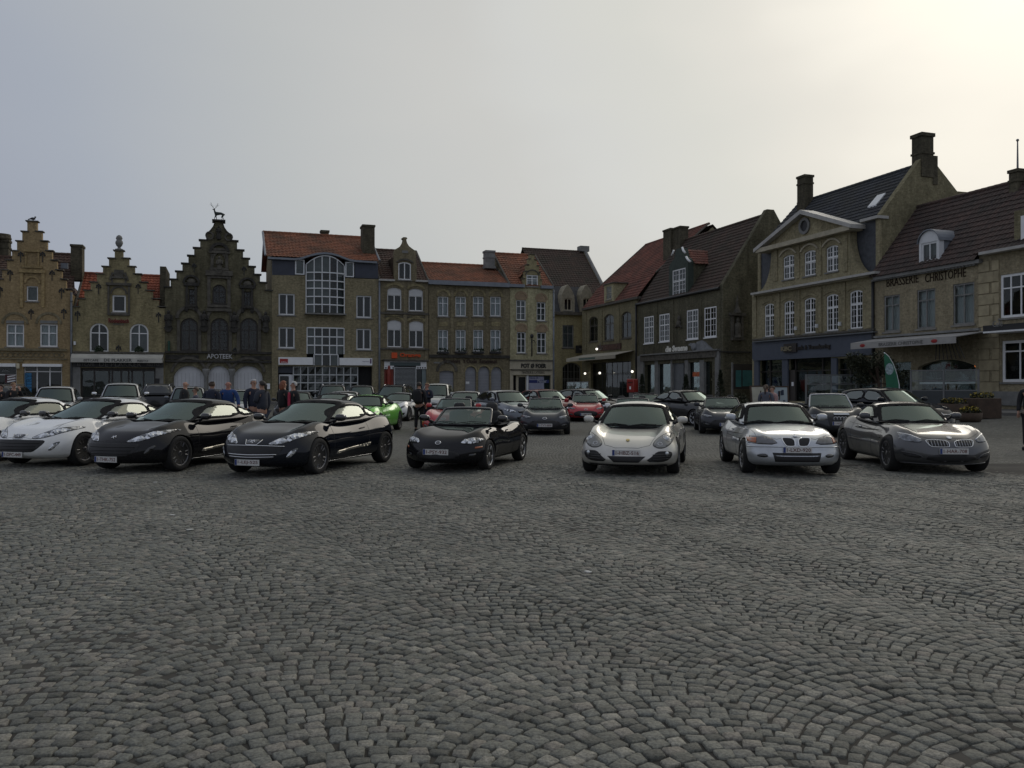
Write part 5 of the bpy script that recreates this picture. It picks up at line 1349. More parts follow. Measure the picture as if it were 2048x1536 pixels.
    o = [(1338, 596), (1376, 596), (1376, 528), (1374, 522), (1368, 515), (1366, 505), (1364, 497), (1352, 497), (1350, 505), (1348, 515), (1341, 522), (1338, 528)]
    g = h.wall([(h.X(a), h.Z(1358, b)) for a, b in o], .5, .2, mat('dormer_green', (.045, .06, .048), .8, var=.3), 'dormer_gable'); fr.parent = g; h.holes = hh
    x0, x1 = h.X(1338), h.X(1376); xm = (x0 + x1) / 2; zt, zp = h.Z(1358, 530), h.Z(1358, 500); zb = zg - .2
    MB().prism([(x0, zb), (x1, zb), (x1, zt), (xm, zp), (x0, zt)], .5, 3.6).build('dormer_body', M_['brick_swan'], h.root)
    h.roof((x1 + .25, .45, zt - .1), (x1 + .25, 3.9, zt - .1), (xm, 3.9, zp + .1), (xm, .45, zp + .1), M_['tile_red'], name='dormer_roof', ridge=False)
    h.roof((x0 - .25, 3.9, zt - .1), (x0 - .25, .45, zt - .1), (xm, .45, zp + .1), (xm, 3.9, zp + .1), M_['tile_red'], name='dormer_roof', ridge=False)
    for (p0, q0), (p1, q1), (p2, q2) in (((1366, 497), (1368, 504), (1372, 510)), ((1374, 518), (1377, 524), (1382, 530)), ((1349, 498), (1347, 503), (1345, 507))):
        MB().tube([(h.X(p0), -.06, h.Z(1358, q0)), (h.X(p1), -.06, h.Z(1358, q1)), (h.X(p2), -.06, h.Z(1358, q2))], .09, 6).build('scroll', W_, g, True)
    c = h.chimney(1332, 1362, 456, 520, 3.6, M_['brick_chimney'], 1.0, bands=False); h.chimney(1350, 1386, 452, 505, 3.9, M_['brick_chimney'], 1.3, parent=c, bands=False)
swan_house()

def bank_house():
    h = House('bank_building', 'classical yellow brick bank with a triangular pediment, white windows and blue grey shop front', DR, 1504.5, 1746.5, M_['brick_bank'])
    W_ = M_['white_paint']
    for a, b, c, d in ((1529, 1548, 607, 673), (1568, 1588.5, 601, 670), (1608.5, 1631, 595, 666), (1652.5, 1676.5, 588, 661.5), (1699.5, 1725, 580, 657)):
        h.win(a, b, c, d, 2, (.63,), rise=.12, fm=W_, fw=.08, bars=(2, 6), bar=.07, deep=.12, sill=M_['stone_grey'])
        hood(h, a - 3, b + 3, c + 1, .16, M_['brick_bank'], .14, .05, 'lintel')
    for a, b in ((1517, 1564), (1575, 1662), (1673, 1742)): h.hole(a, b, 716, 803)
    zc = h.Z(1625, 566)
    h.wall([(0, .2), (h.w, .2), (h.w, zc), (0, zc)])
    reliefs(h, [(1506, 1514, 590, 675, -.07, .01), (1555, 1561, 585, 672, -.07, .01), (1595, 1601, 580, 668, -.07, .01), (1638, 1645, 574, 664, -.07, .01), (1685, 1692, 565, 660, -.07, .01), (1734, 1745, 560, 656, -.07, .01)], M_['brick_bank'], 'pilaster')
    h.box('cornice', 1501, 1749, 564, 568.5, -.5, .3, M_['white_gutter']); h.box('cornice', 1504, 1747, 568.5, 572, -.25, .0, M_['cream_stone'])
    h.box('string_course', 1504, 1747, 667.5, 671, -.16, .01, M_['stone_dark'])
    # attic storey with pediment
    yA = .12
    hh = h.holes; h.holes = []
    fl = []
    for a, b, c, d in ((1566, 1588.5, 509.5, 558), (1608, 1631.5, 500.5, 551), (1652, 1676.5, 490.5, 543)):
        fl.append(h.win(a, b, c, d, 2, (.56,), rise=.12, fm=W_, fw=.08, bars=(2, 4), bar=.07, deep=.14, sill=M_['stone_grey']))
    al, ar = h.X(1543), h.X(1700)
    zl = h.Z(1625, 481.5)       # underside of the pediment
    at = h.wall([(al, zc), (ar, zc), (ar, zl), (al, zl)], .5, .25, name='attic_wall')
    for f in fl: f.parent = at
    h.holes = hh
    for a, b, c in ((1566, 1588.5, 509.5), (1608, 1631.5, 500.5), (1652, 1676.5, 490.5)): hood(h, a - 4, b + 4, c, .32, M_['cream_stone'], .12, .1)
    reliefs(h, [(1549, 1556, 500, 562, -.06, .01), (1595, 1600, 490, 556, -.06, .01), (1640, 1644, 482, 550, -.06, .01), (1688, 1696, 470, 543, -.06, .01)], M_['brick_bank'], 'pilaster')
    # pediment
    pl_, pr_ = h.X(1521), h.X(1714); pm = (pl_ + pr_) / 2 + .2; zap = h.Z(1611, 421)
    MB().box(pl_ + .1, pr_ - .1, -.45, .5, zl, zl + .28).build('cornice', M_['cream_stone'], h.root)
    ped = MB().prism([(pl_ + .2, zl + .28), (pr_ - .2, zl + .28), (pm, zap - .15)], -.1, .5).build('pediment', M_['brick_bank'], h.root)
    mb = MB()
    for a, b in (((pl_ - .1, zl + .3), (pm, zap)), ((pr_ + .1, zl + .3), (pm, zap))):
        s_ = 1 if b[0] > a[0] else -1
        mb.add([(a[0], -.5, a[1]), (b[0], -.5, b[1]), (b[0], .55, b[1]), (a[0], .55, a[1]), (a[0], -.5, a[1] - .24), (b[0], -.5, b[1] - .26), (b[0], .55, b[1] - .26), (a[0], .55, a[1] - .24)],
               [(0, 1, 2, 3), (0, 4, 5, 1), (4, 7, 6, 5), (0, 3, 7, 4), (1, 5, 6, 2), (2, 6, 7, 3)])
    mb.build('raking_cornice', M_['white_gutter'], ped)
    x, z = h.X(1613), h.Z(1613, 452)
    o = [(x + .52 * math.cos(t * .2618), z + .52 * math.sin(t * .2618)) for t in range(24)]; i_ = [(x + .34 * math.cos(t * .2618), z + .34 * math.sin(t * .2618)) for t in range(24)]
    MB().ring(o, i_, -.2, -.05).build('oculus_frame', M_['stone_grey'], ped); V, F = fill2d(i_); mkobj('oculus', [(a, -.12, b) for a, b in V], F, M_['black_paint'], ped)
    # slate mansard at both sides with volute buttresses
    sl = mat('slate_blue', (.06, .066, .078), .6, var=.35, scale=4)
    zm = h.Z(1740, 446)
    zm = h.Z(1740, 446, .9)
    MB().box(.1, h.w - .1, .52, .95, zc, zm).build('slate_wall', sl, h.root)
    for pa, s_ in ((1543, -1), (1700, 1)):
        x = h.X(pa); o = [(x, zc + .05)]
        for t in range(9): a = math.pi / 2 * t / 8; o.append((x + s_ * 1.5 * (1 - math.sin(a)), zc + .05 + 2.6 * (1 - math.cos(a))))
        o[0] = (x, zc + .05)
        MB().prism(o, .0, .45).build('volute', M_['brick_bank'], h.root)
    # main roof
    ym = 3.75; zr = 14.35
    h.box('gutter', 1716, 1771, 433, 438, -.05, .8, M_['white_gutter']) if False else MB().box(h.X(1714), h.w + .1, .2, 1.0, zm, zm + .16).build('gutter', M_['white_gutter'], h.root)
    h.roof((0, .6, zm + .1), (h.w, .6, zm + .1), (h.w, ym, zr), (0, ym, zr), M_['tile_black'])
    sk = MB(); yy = 1.5; fx = .5
    x0, x1 = h.X(1741, 1.7), h.X(1758, 1.7); sl_ = (zr - zm - .1) / (ym - .6)
    z0 = zm + .1 + sl_ * .9; sk.add([(x0, 1.5, z0 + .12), (x1, 1.5, z0 + .12), (x1, 2.2, z0 + .12 + sl_ * .7), (x0, 2.2, z0 + .12 + sl_ * .7), (x0, 1.5, z0), (x1, 1.5, z0), (x1, 2.2, z0 + sl_ * .7), (x0, 2.2, z0 + sl_ * .7)], [(0, 1, 2, 3), (0, 4, 5, 1), (1, 5, 6, 2), (2, 6, 7, 3), (3, 7, 4, 0)])
    sk.build('skylight', M_['white_frame'], h.root)
    h.back(0, h.w, zm, 7.8, (ym, zr - .1)); h.backroof((0, ym, zr), (h.w, ym, zr), 7.8, zm, M_['tile_dark'])
    MB().prism([(.6, .2), (7.8, .2), (7.8, zm + .2), (ym + .3, zr + .35), (ym - .3, zr + .35), (.6, zm + .3)], h.w - .35, h.w + .03, 'x').build('gable_wall', M_['brick_right'], h.root)
    # chimneys: big one on the near gable, one on the far end, a small one
    h.chimney(1602, 1634, 349, 440, 3.3, M_['brick_chimney'], 1.1)
    xe = h.w - .2; d_, i_v = pl_vec(DR)
    Y = (Vector(h.root.location[:2]) + d_ * xe + i_v * ym).y
    zt = CAMH + (CY - 268) * Y / FOC
    c = MB().box(xe - .45, xe + .30, ym - .42, ym + .42, zr - .8, zt - .2).box(xe - .52, xe + .37, ym - .49, ym + .49, zt - .2, zt).box(xe - .5, xe + .35, ym - .47, ym + .47, zt - 1.2, zt - 1.08)
    c.box(xe - .4, xe + .28, ym + .43, ym + .75, zr - 1.2, zr + .45)
    c.build('chimney', M_['brick_chimney'], h.root)
    # shop front
    bl = mat('bluegrey_paint', (.075, .088, .115), .55, var=.1)
    f = h.box('shop_fascia', 1504.5, 1746.5, 675, 712, -.12, -.005, bl); h.box('cornice', 1504.5, 1746.5, 672.5, 675, -.3, .0, M_['grey_metal'], f); h.box('cornice', 1506, 1745, 712.2, 715.6, -.2, .0, bl, f)
    for a, b in ((1508, 1517), (1564, 1575), (1662, 1673), (1742, 1746.4)): h.box('pilaster', a, b, 716, 803, -.1, .02, bl)
    h.box('pane', 1517, 1742, 716.5, 803, .25, .255, GLASS)
    for a, b in ((1539, 1541), (1590, 1592), (1644, 1646), (1700, 1702)): h.box('mullion', a, b, 716, 803, .18, .24, M_['dark_frame'])
    h.box('transom', 1517, 1742, 740, 742, .17, .23, M_['dark_frame'])
    h.box('wall_panel', 1577, 1590, 740, 803, .1, .16, mat('panel_brown', (.06, .052, .045), .7)); h.box('notice', 1583, 1587, 764, 772, .08, .099, M_['white_paint'])
    lg = h.box('logo', 1567, 1592, 687, 704.5, -.24, -.13, M_['dark_frame']); h.text('KBC', 1569, 1590, 693, 702, mat('gold_letter', (.22, .19, .12), .5), y=-.245, ext=.04, parent=lg, bold=.03)
    h.text('Bank & Verzekering', 1595, 1665, 689, 701, M_['dark_frame'], y=-.13, ext=.06, parent=f, bold=.02)
    for p, q in ((1595, 657), (1637, 652), (1683, 648)): MB().box(h.X(p) - .07, h.X(p) + .07, -.2, 0, h.Z(p, q) - .1, h.Z(p, q) + .12).build('wall_lamp', M_['white_frame'], h.root)
bank_house()

def brasserie():
    h = House('brasserie_building', 'yellow brick brasserie with black lettering, three tall windows and a zinc arched dormer', DR, 1747.5, 1957, brickmat('brick_tan', (.36, .31, .205), (.29, .245, .155), (.3, .265, .19), stain=.4))
    for a, b, c, d in ((1768, 1800, 590, 663), (1834, 1871, 578, 657), (1906, 1949, 566, 649)):
        h.win(a, b, c, d, 2, (.72,), fm=M_['stone_grey'], fw=.09, curtain=2, cm=M_['blind'], deep=.10)
    h.hole(1836, 1957 - 6, 719, 806, .35); h.hole(1766, 1822, 724, 806)
    zc = h.Z(1850, 539)
    h.wall([(0, .2), (h.w, .2), (h.w, zc), (0, zc)])
    h.box('cornice', 1746, 1958, 536, 543, -.26, .1, M_['stone_grey']); mb = MB()
    for k in range(34): x = h.w * (k + .5) / 34; mb.box(x - .07, x + .07, -.2, -.02, h.Z(1850, 547.5), h.Z(1850, 543.2))
    mb.build('bracket', M_['stone_grey'], h.root)
    ink = mat('letter_black', (.03, .02, .015), .9, spec=.1)
    h.text('BRASSERIE', 1774, 1838, 553, 569.5, ink, y=-.01, ext=.02, bold=.0); h.text('CHRISTOPHE', 1851, 1933, 542, 559, ink, y=-.01, ext=.02, bold=.0)
    h.box('sill_band', 1747, 1957, 664, 668.5, -.2, .01, M_['stone_grey'])
    # awning
    a0, a1 = h.X(1763), h.w - .4; zt = h.Z(1850, 671); out = -2.3; zl = zt - .30
    aw = mat('awning_grey', (.36, .35, .33), .8, var=.15, scale=1.5)
    x0 = .9; a1 = h.w + 1.0
    A = MB().add([(.05, -.05, zt), (a1 - .4, -.05, zt), (a1 - .1, out, zl), (x0, out, zl), (.05, -.05, zt - .04), (a1 - .4, -.05, zt - .04), (a1 - .1, out, zl - .04), (x0, out, zl - .04)], [(0, 1, 2, 3), (7, 6, 5, 4), (0, 3, 7, 4), (1, 5, 6, 2)])
    A.box(x0, a1 - .1, out - .03, out, zl - .33, zl)
    awn = A.build('awning', aw, h.root)
    inkb = mat('awning_ink', (.11, .11, .105), .8)
    wd = a1 - .1 - x0
    text_mesh('lettering', 'BRASSERIE CHRISTOPHE', wd * .42, .17, (x0 + wd * .30, out - .032, zl - .26), inkb, awn, .01, .01)
    for u in (.13, .82):
        o = MB().ell((x0 + wd * u, out - .04, zl - .17), (.2, .012, .09), 12, 6); o.build('logo', mat('logo_red', (.32, .02, .02), .5), awn)
    # interior lamps, orange glow bulbs
    gl = mat('orange_glow', (1, .3, .1), .5, emit=((1, .22, .06), 1.6))
    lm = MB()
    g = h.box('pane', 1767, 1951, 722, 806, .26, .265, GLASS)
    for p in (1938, 1945): MB().ell((h.X(p), .5, h.Z(p, 731)), (.12, .1, .14), 8, 6).build('pendant_lamp', gl, h.root)
    h.box('window_ledge', 1838, 1950, 764, 768, .1, .22, M_['white_frame'])
    # roof and dormer
    ym = 3.1; zr = 11.75
    h.roof((0, -.3, zc), (h.w + .1, -.3, zc), (h.w + .1, ym, zr), (0, ym, zr), M_['tile_dark'] if False else tilemat('tile_purple', (.10, .065, .055), (.065, .047, .042), (.05, .042, .038)))
    h.back(0, h.w, zc, 7, (ym, zr - .1)); h.backroof((0, ym, zr), (h.w, ym, zr), 7, zc, M_['tile_dark'])
    hh = h.holes; h.holes = []
    f = h.win(1843, 1875, 484, 523, 2, (), rise=0, fm=M_['white_frame'], fw=.1, deep=.1, curtain=1, cm=M_['curtain_dark'])
    xa, xb = h.X(1838.5), h.X(1879); z0, z1 = h.Z(1859, 530), h.Z(1859, 484)
    g = h.wall([(xa, z0), (xb, z0), (xb, z1)] + arcpts(xa, xb, z1, .62, 12)[1:-1] + [(xa, z1)], .3, .2, M_['white_frame'], 'dormer'); f.parent = g; h.holes = hh
    prof = [(xa - .06, z1 - .02)] ; A_ = arcpts(xa - .06, xb + .06, z1, .66, 12)
    mb = MB(); vs = []; 
    for p in A_: vs += [(p[0], -.1, p[1]), (p[0], 3.2, p[1]), (p[0], -.1, p[1] - .06)]
    fs = []
    for k in range(len(A_) - 1): i = k * 3; fs += [(i, i + 1, i + 4, i + 3), (i, i + 3, i + 5, i + 2)]
    mb.add(vs, fs).box(xa + .02, xb - .02, .3, 3.0, z0, z1 - .01).build('dormer_roof', M_['zinc'], g)
    h.pipe(1748.5, 560, 800, M_['dark_metal'], .08)
    # ladder / trellis hanging under the awning at the right
    tr = MB()
    for k in range(8): x = h.w - 2.0 + k * .25; tr.tube([(x, -.5 - .1 * k, zt - .2), (x + .3, -.9, zt - 1.3)], .03, 5)
    tr.build('awning_arm', M_['stone_dark'], awn)
    return h
HB = brasserie()

def cafe_corner():
    h = House('cafe_building', 'stone quoined cafe at the right edge with a white window and dark awning', DR, 1958, 2130, MATS['brick_tan'])
    h.win(2001, 2062, 546, 634, 3, (.68,), fm=M_['white_paint'], fw=.12, deep=.1, curtain=0)
    h.win(2004, 2075, 680, 764, 2, (.74,), fm=M_['white_paint'], fw=.13, deep=.1, sill=M_['stone_grey'])
    zc = h.Z(2040, 495)
    h.wall([(0, .2), (h.w, .2), (h.w, zc), (0, zc)])
    h.box('cornice', 1957, 2130, 489, 495, -.45, .1, M_['white_gutter'])
    mb = MB(); x = 0
    for k in range(16):
        z = h.zb + .5 + k * .52; w_ = .9 if k % 2 else .6
        if z < zc - .6: mb.box(.01, w_, -.04, .01, z, z + .47)
    for k in range(15):
        z = h.zb + .5 + k * .52
        if z < zc - .6 and not (h.Z(1999, 640) < z + .3 < 90 and k > 9 and False): mb.box(h.X(1985), h.X(1999), -.04, .01, z, z + .47)
    mb.build('quoins', M_['cream_stone'] if False else mat('quoin_stone', (.36, .31, .2), .9, var=.25, scale=2), h.root)
    h.box('plinth', 1985, 2130, 783, 812, -.08, .01, M_['stone_grey'])
    f = h.box('awning_fascia', 1966, 2130, 645, 657, -.9, -.02, M_['black_paint']); h.box('awning_edge', 1966, 2130, 657.5, 661, -1.15, -.02, M_['white_paint'], f)
    text_mesh('lettering', 'Café', h.X(2036) - h.X(2016), .26, (h.X(2016), -.91, h.Z(2040, 653)), M_['stone_grey'], f, .02)
    ym = 3.1; zr = 11.7
    h.roof((0, -.3, zc), (h.w, -.3, zc), (h.w, ym, zr), (0, ym, zr), MATS['tile_purple'])
    h.back(0, h.w, zc, 7, (ym, zr - .1)); h.backroof((0, ym, zr), (h.w, ym, zr), 7, zc, M_['tile_dark'])
    g = h.box('dormer_gable', 2029, 2095, 415, 492, -.02, .5, M_['brick_right']); h.box('window', 2042, 2060, 430, 480, -.06, -.021, M_['white_paint'], g)
    h.chimney(2026, 2066, 337, 395, 2.9, M_['brick_chimney'], 1.0)
    x = h.X(2036, 2.9); z = h.Z(2036, 337, 2.9)
    MB().tube([(x, 2.9, z - .1), (x, 2.9, h.Z(2036, 281, 2.9))], [.05, .03], 6).ell((x, 2.9, h.Z(2036, 280, 2.9)), (.07, .07, .07), 8, 6).build('pole', M_['grey_metal'], h.root)
cafe_corner()
# rear block seen over the brasserie ridge
def rear_block():
    pl = (DR[0] + pl_vec(DR)[1] * 8.5, DR[1])
    h = House('rear_building', 'plain brick rear wing with a sloping roof line behind the brasserie ridge', pl, 1893, 1955, M_['brick_right'])
    MB().prism([(0, 0), (h.w, 0), (h.w, h.Z(1945, 388)), (0, h.Z(1895, 380))], 0, 3).build('wall', M_['brick_right'], h.root)
rear_block()
# ---------------------------------------------------------------- cars
def itp(tab, x):
    """smooth (monotone) interpolation of a small table"""
    xs = np.array([t[0] for t in tab], float); ys = np.array([t[1] for t in tab], float)
    d = np.diff(ys) / np.diff(xs); m = np.zeros(len(xs)); m[1:-1] = np.where(d[1:] * d[:-1] > 0, 2 * d[1:] * d[:-1] / (d[1:] + d[:-1] + 1e-12), 0); m[0] = d[0]; m[-1] = d[-1]
    x = np.clip(x, xs[0], xs[-1]); k = np.clip(np.searchsorted(xs, x) - 1, 0, len(xs) - 2)
    h = xs[k + 1] - xs[k]; t = (x - xs[k]) / h
    return ys[k] * (2 * t**3 - 3 * t**2 + 1) + m[k] * h * (t**3 - 2 * t**2 + t) + ys[k + 1] * (3 * t**2 - 2 * t**3) + m[k + 1] * h * (t**3 - t**2)
def rbox(n, r):
    """unit cube grid with rounded edges: returns verts (n,3) in [-1,1] before rounding, faces"""
    def cs(k, rr):
        a = np.linspace(-(1 - rr), 1 - rr, k); e = 1 - rr + rr * np.array([.25, .45, .62, .78, .9, 1.0]); return np.concatenate([-e[::-1], a, e])
    c = [cs(n[i], r[i]) for i in range(3)]; idx = {}; V = []; F = []
    def vid(i, j, k):
        q = (i, j, k)
        if q not in idx: idx[q] = len(V); V.append((c[0][i], c[1][j], c[2][k]))
        return idx[q]
    nx, ny, nz = len(c[0]) - 1, len(c[1]) - 1, len(c[2]) - 1
    for i in range(nx):
        for j in range(ny):
            F.append((vid(i, j, nz), vid(i + 1, j, nz), vid(i + 1, j + 1, nz), vid(i, j + 1, nz))); F.append((vid(i, j + 1, 0), vid(i + 1, j + 1, 0), vid(i + 1, j, 0), vid(i, j, 0)))
    for i in range(nx):
        for k in range(nz):
            F.append((vid(i, 0, k), vid(i + 1, 0, k), vid(i + 1, 0, k + 1), vid(i, 0, k + 1))); F.append((vid(i + 1, ny, k), vid(i, ny, k), vid(i, ny, k + 1), vid(i + 1, ny, k + 1)))
    for j in range(ny):
        for k in range(nz):
            F.append((vid(nx, j, k), vid(nx, j + 1, k), vid(nx, j + 1, k + 1), vid(nx, j, k + 1))); F.append((vid(0, j + 1, k), vid(0, j, k), vid(0, j, k + 1), vid(0, j + 1, k + 1)))
    return rnd_(np.array(V), r), F
def rnd_(V, r):
    r = np.array(r); inner = np.clip(V, -(1 - r), 1 - r); d = (V - inner) / r; l = np.linalg.norm(d, axis=1)
    return np.where((l > 1e-9)[:, None], inner + r * d / np.maximum(l, 1e-9)[:, None], V)
RB, RG = (.16, .07, .34), (.16, .10, .22)
class Car: pass
def warp_body(S, P):
    v, t, w = P[:, 0], (P[:, 1] + 1) / 2, (P[:, 2] + 1) / 2; a = np.abs(v)
    yf = S['y0'] + S['pf'] * a ** S.get('pe', 2.6) + itp(S['nose'], w); yr = S['y1'] - S['pr'] * a ** 2.8 - itp(S['tail'], w)
    y = yf + t * (yr - yf)
    x = v * S['hw'] * itp(S['width'], y) * itp(S['side'], w)
    zt = itp(S['top'], y) + itp(S['fend'], y) * np.exp(-((a - S.get('fx', .76)) / S.get('fs', .17)) ** 2) - S.get('crown', .03) * a ** 2 - S.get('drop', .05) * np.clip((a - .8) / .2, 0, 1) ** 2
    zb = S['zb'] + itp([(S['y0'], S.get('lip', .0)), (S['y0'] + .5, 0), (S['y1'] - .5, 0), (S['y1'], .12)], y)
    return np.stack([x, y, zb + w * (zt - zb)], 1)
def warp_gh(S, P):
    v, t, w = P[:, 0], (P[:, 1] + 1) / 2, (P[:, 2] + 1) / 2; a = np.abs(v); G = S['gh']
    pg = G.get('pg', .22)
    f = lambda w_: G['wsb'] + (G['wst'] - G['wsb']) * w_ ** G.get('we', .95) + pg * a ** 2.2 * (1 - .45 * w_)
    r = lambda w_: G['rb'] + (G['rt'] - G['rb']) * w_ ** G.get('re', 1.0) - G.get('pgr', .15) * a ** 2.2
    y = f(w) + t * (r(w) - f(w)); y1 = f(np.ones_like(w)) + t * (r(np.ones_like(w)) - f(np.ones_like(w)))
    hb = itp(G['base'], y); x = v * hb * (1 + (itp(G['rat'], y1) - 1) * w ** 1.15)
    zt = itp(G['roof'], y1) - G.get('cr', .05) * a ** 2.2; zb = itp(G['belt'], y) - .05
    return np.stack([x, y, zb + w * (zt - zb)], 1)
def poly_off(p, d):
    """grow (d>0) a polygon"""
    n = len(p); ar = sum(p[i][0] * p[(i + 1) % n][1] - p[(i + 1) % n][0] * p[i][1] for i in range(n)); s = 1 if ar > 0 else -1; o = []
    for i in range(n):
        a, b, c = Vector(p[i - 1]), Vector(p[i]), Vector(p[(i + 1) % n]); e1 = (b - a).normalized(); e2 = (c - b).normalized()
        n1 = Vector((e1.y, -e1.x)) * s; n2 = Vector((e2.y, -e2.x)) * s; m = (n1 + n2); m = m.normalized() if m.length > 1e-6 else n1
        o.append(tuple(b + m * (d / max(.5, m.dot(n1)))))
    return o
def smooth_poly(p, it=2):
    for _ in range(it):
        q = []
        for i in range(len(p)):
            a, b = p[i], p[(i + 1) % len(p)]; q += [(a[0] * .75 + b[0] * .25, a[1] * .75 + b[1] * .25), (a[0] * .25 + b[0] * .75, a[1] * .25 + b[1] * .75)]
        p = q
    return p
def mir(p): return [(-a, b) for a, b in reversed(p)]
VIEW = {'f': (Vector((0, 1, 0)), lambda a, b: Vector((a, -3, b))), 'r': (Vector((0, -1, 0)), lambda a, b: Vector((a, 8, b))),
        'R': (Vector((-1, 0, 0)), lambda a, b: Vector((3, a, b))), 'L': (Vector((1, 0, 0)), lambda a, b: Vector((-3, a, b))), 't': (Vector((0, 0, -1)), lambda a, b: Vector((a, b, 4)))}
PROJ = {'f': (0, 2), 'r': (0, 2), 'R': (1, 2), 'L': (1, 2), 't': (0, 1)}
def dens(p, s):
    o = []
    for i in range(len(p)):
        a, b = Vector(p[i]), Vector(p[(i + 1) % len(p)]); n = max(1, int((b - a).length / s))
        for k in range(n): o.append(tuple(a.lerp(b, k / n)))
    return o
def paint(name, c, metal=0, rough=.32, dirt=.0, flake=0):
    key = 'paint_' + name
    if key in MATS: return MATS[key]
    m, b, p, out = newmat(key)
    tc = b.n('ShaderNodeTexCoord').outputs['Object']
    n1 = b.n('ShaderNodeTexNoise', {'Vector': tc, 'Scale': 3.0, 'Detail': 6, 'Roughness': .65}).outputs['Fac']
    sx = b.n('ShaderNodeSeparateXYZ', {0: tc})
    lo = b.n('ShaderNodeMapRange', {'Value': sx.outputs[2], 'From Min': .15, 'From Max': .6, 'To Min': 1, 'To Max': 0}).outputs[0]
    f = b.math('MULTIPLY', b.math('ADD', lo, .25), b.n('ShaderNodeMapRange', {'Value': n1, 'From Min': .35, 'From Max': .75}).outputs[0])
    dk = sum(c) < .16
    cc = b.mix(b.math('MULTIPLY', f, .05 if dk else .28), c4(c), (.09, .085, .075, 1)); p.inputs['Specular IOR Level'].default_value = .0 if dk else .5
    b.L.new(cc, p.inputs['Base Color']); p.inputs['Metallic'].default_value = metal
    b.L.new(b.math('ADD', b.math('MULTIPLY', f, .35), rough), p.inputs['Roughness'])
    p.inputs['Coat Weight'].default_value = .72 if dk else 1
    b.L.new(b.n('ShaderNodeMapRange', {'Value': f, 'To Min': .02, 'To Max': .3}).outputs[0], p.inputs['Coat Roughness'])
    MATS[key] = m; return m
def lampmat():
    m, b, p, out = newmat('headlamp')
    tc = b.n('ShaderNodeTexCoord').outputs['Object']
    v = b.n('ShaderNodeTexVoronoi', {'Vector': tc, 'Scale': 17.0}); cr = b.n('ShaderNodeValToRGB', {'Fac': b.n('ShaderNodeSeparateXYZ', {0: v.outputs['Color']}).outputs[0]})
    e = cr.color_ramp.elements; e[0].color = (.06, .065, .07, 1); e[1].color = (.75, .77, .8, 1); e[0].position = .25; e[1].position = .8
    b.L.new(cr.outputs[0], p.inputs['Base Color']); p.inputs['Metallic'].default_value = .7; p.inputs['Roughness'].default_value = .22
    p.inputs['Coat Weight'].default_value = 1; p.inputs['Coat Roughness'].default_value = .0
    bp = b.n('ShaderNodeBump', {'Height': v.outputs['Distance'], 'Strength': .7, 'Distance': .02}); b.L.new(bp.outputs[0], p.inputs['Normal'])
    MATS['headlamp'] = m
lampmat()
mat('tyre', (.012, .012, .012), .85, var=.3, scale=6, bump=.002)
mat('chrome', (.75, .76, .78), .12, metal=1, var=.05)
mat('rim_silver', (.42, .43, .45), .3, metal=.85, var=.1)
mat('rim_dark', (.16, .16, .17), .28, metal=.8, var=.1)
mat('plastic', (.014, .014, .015), .55, var=.2, spec=.4)
mat('gloss_black', (.008, .008, .009), .08, coat=1, var=.1)
mat('cabin', (.016, .016, .017), .85, var=.3)
mat('seat_leather', (.03, .029, .028), .6, var=.3)
mat('plate_white', (.55, .55, .53), .45, var=.05); mat('plate_ink', (.10, .02, .018), .5); mat('euro_blue', (.015, .04, .18), .4)
mat('lamp_red', (.26, .012, .01), .2, coat=1); mat('lamp_orange', (.42, .12, .04), .25, coat=1, var=.1)
mat('lens', (.55, .58, .6), .08, metal=.6, coat=1, var=.2, scale=12)
mat('paper', (.50, .60, .56), .7, var=.06)
mat('paper_grey', (.42, .46, .50), .7, var=.06)
CGL = glassmat('car_glass', (.34, .44, .41), refl=1.3, base=.12, gc=(.93, 1, .93))
CGW = glassmat('windscreen_glass', (.22, .28, .27), refl=1.1, base=.09, gc=(.58, .71, .68))
DGL = mat('tinted_glass', (.008, .012, .012), .02, coat=1, var=.1)

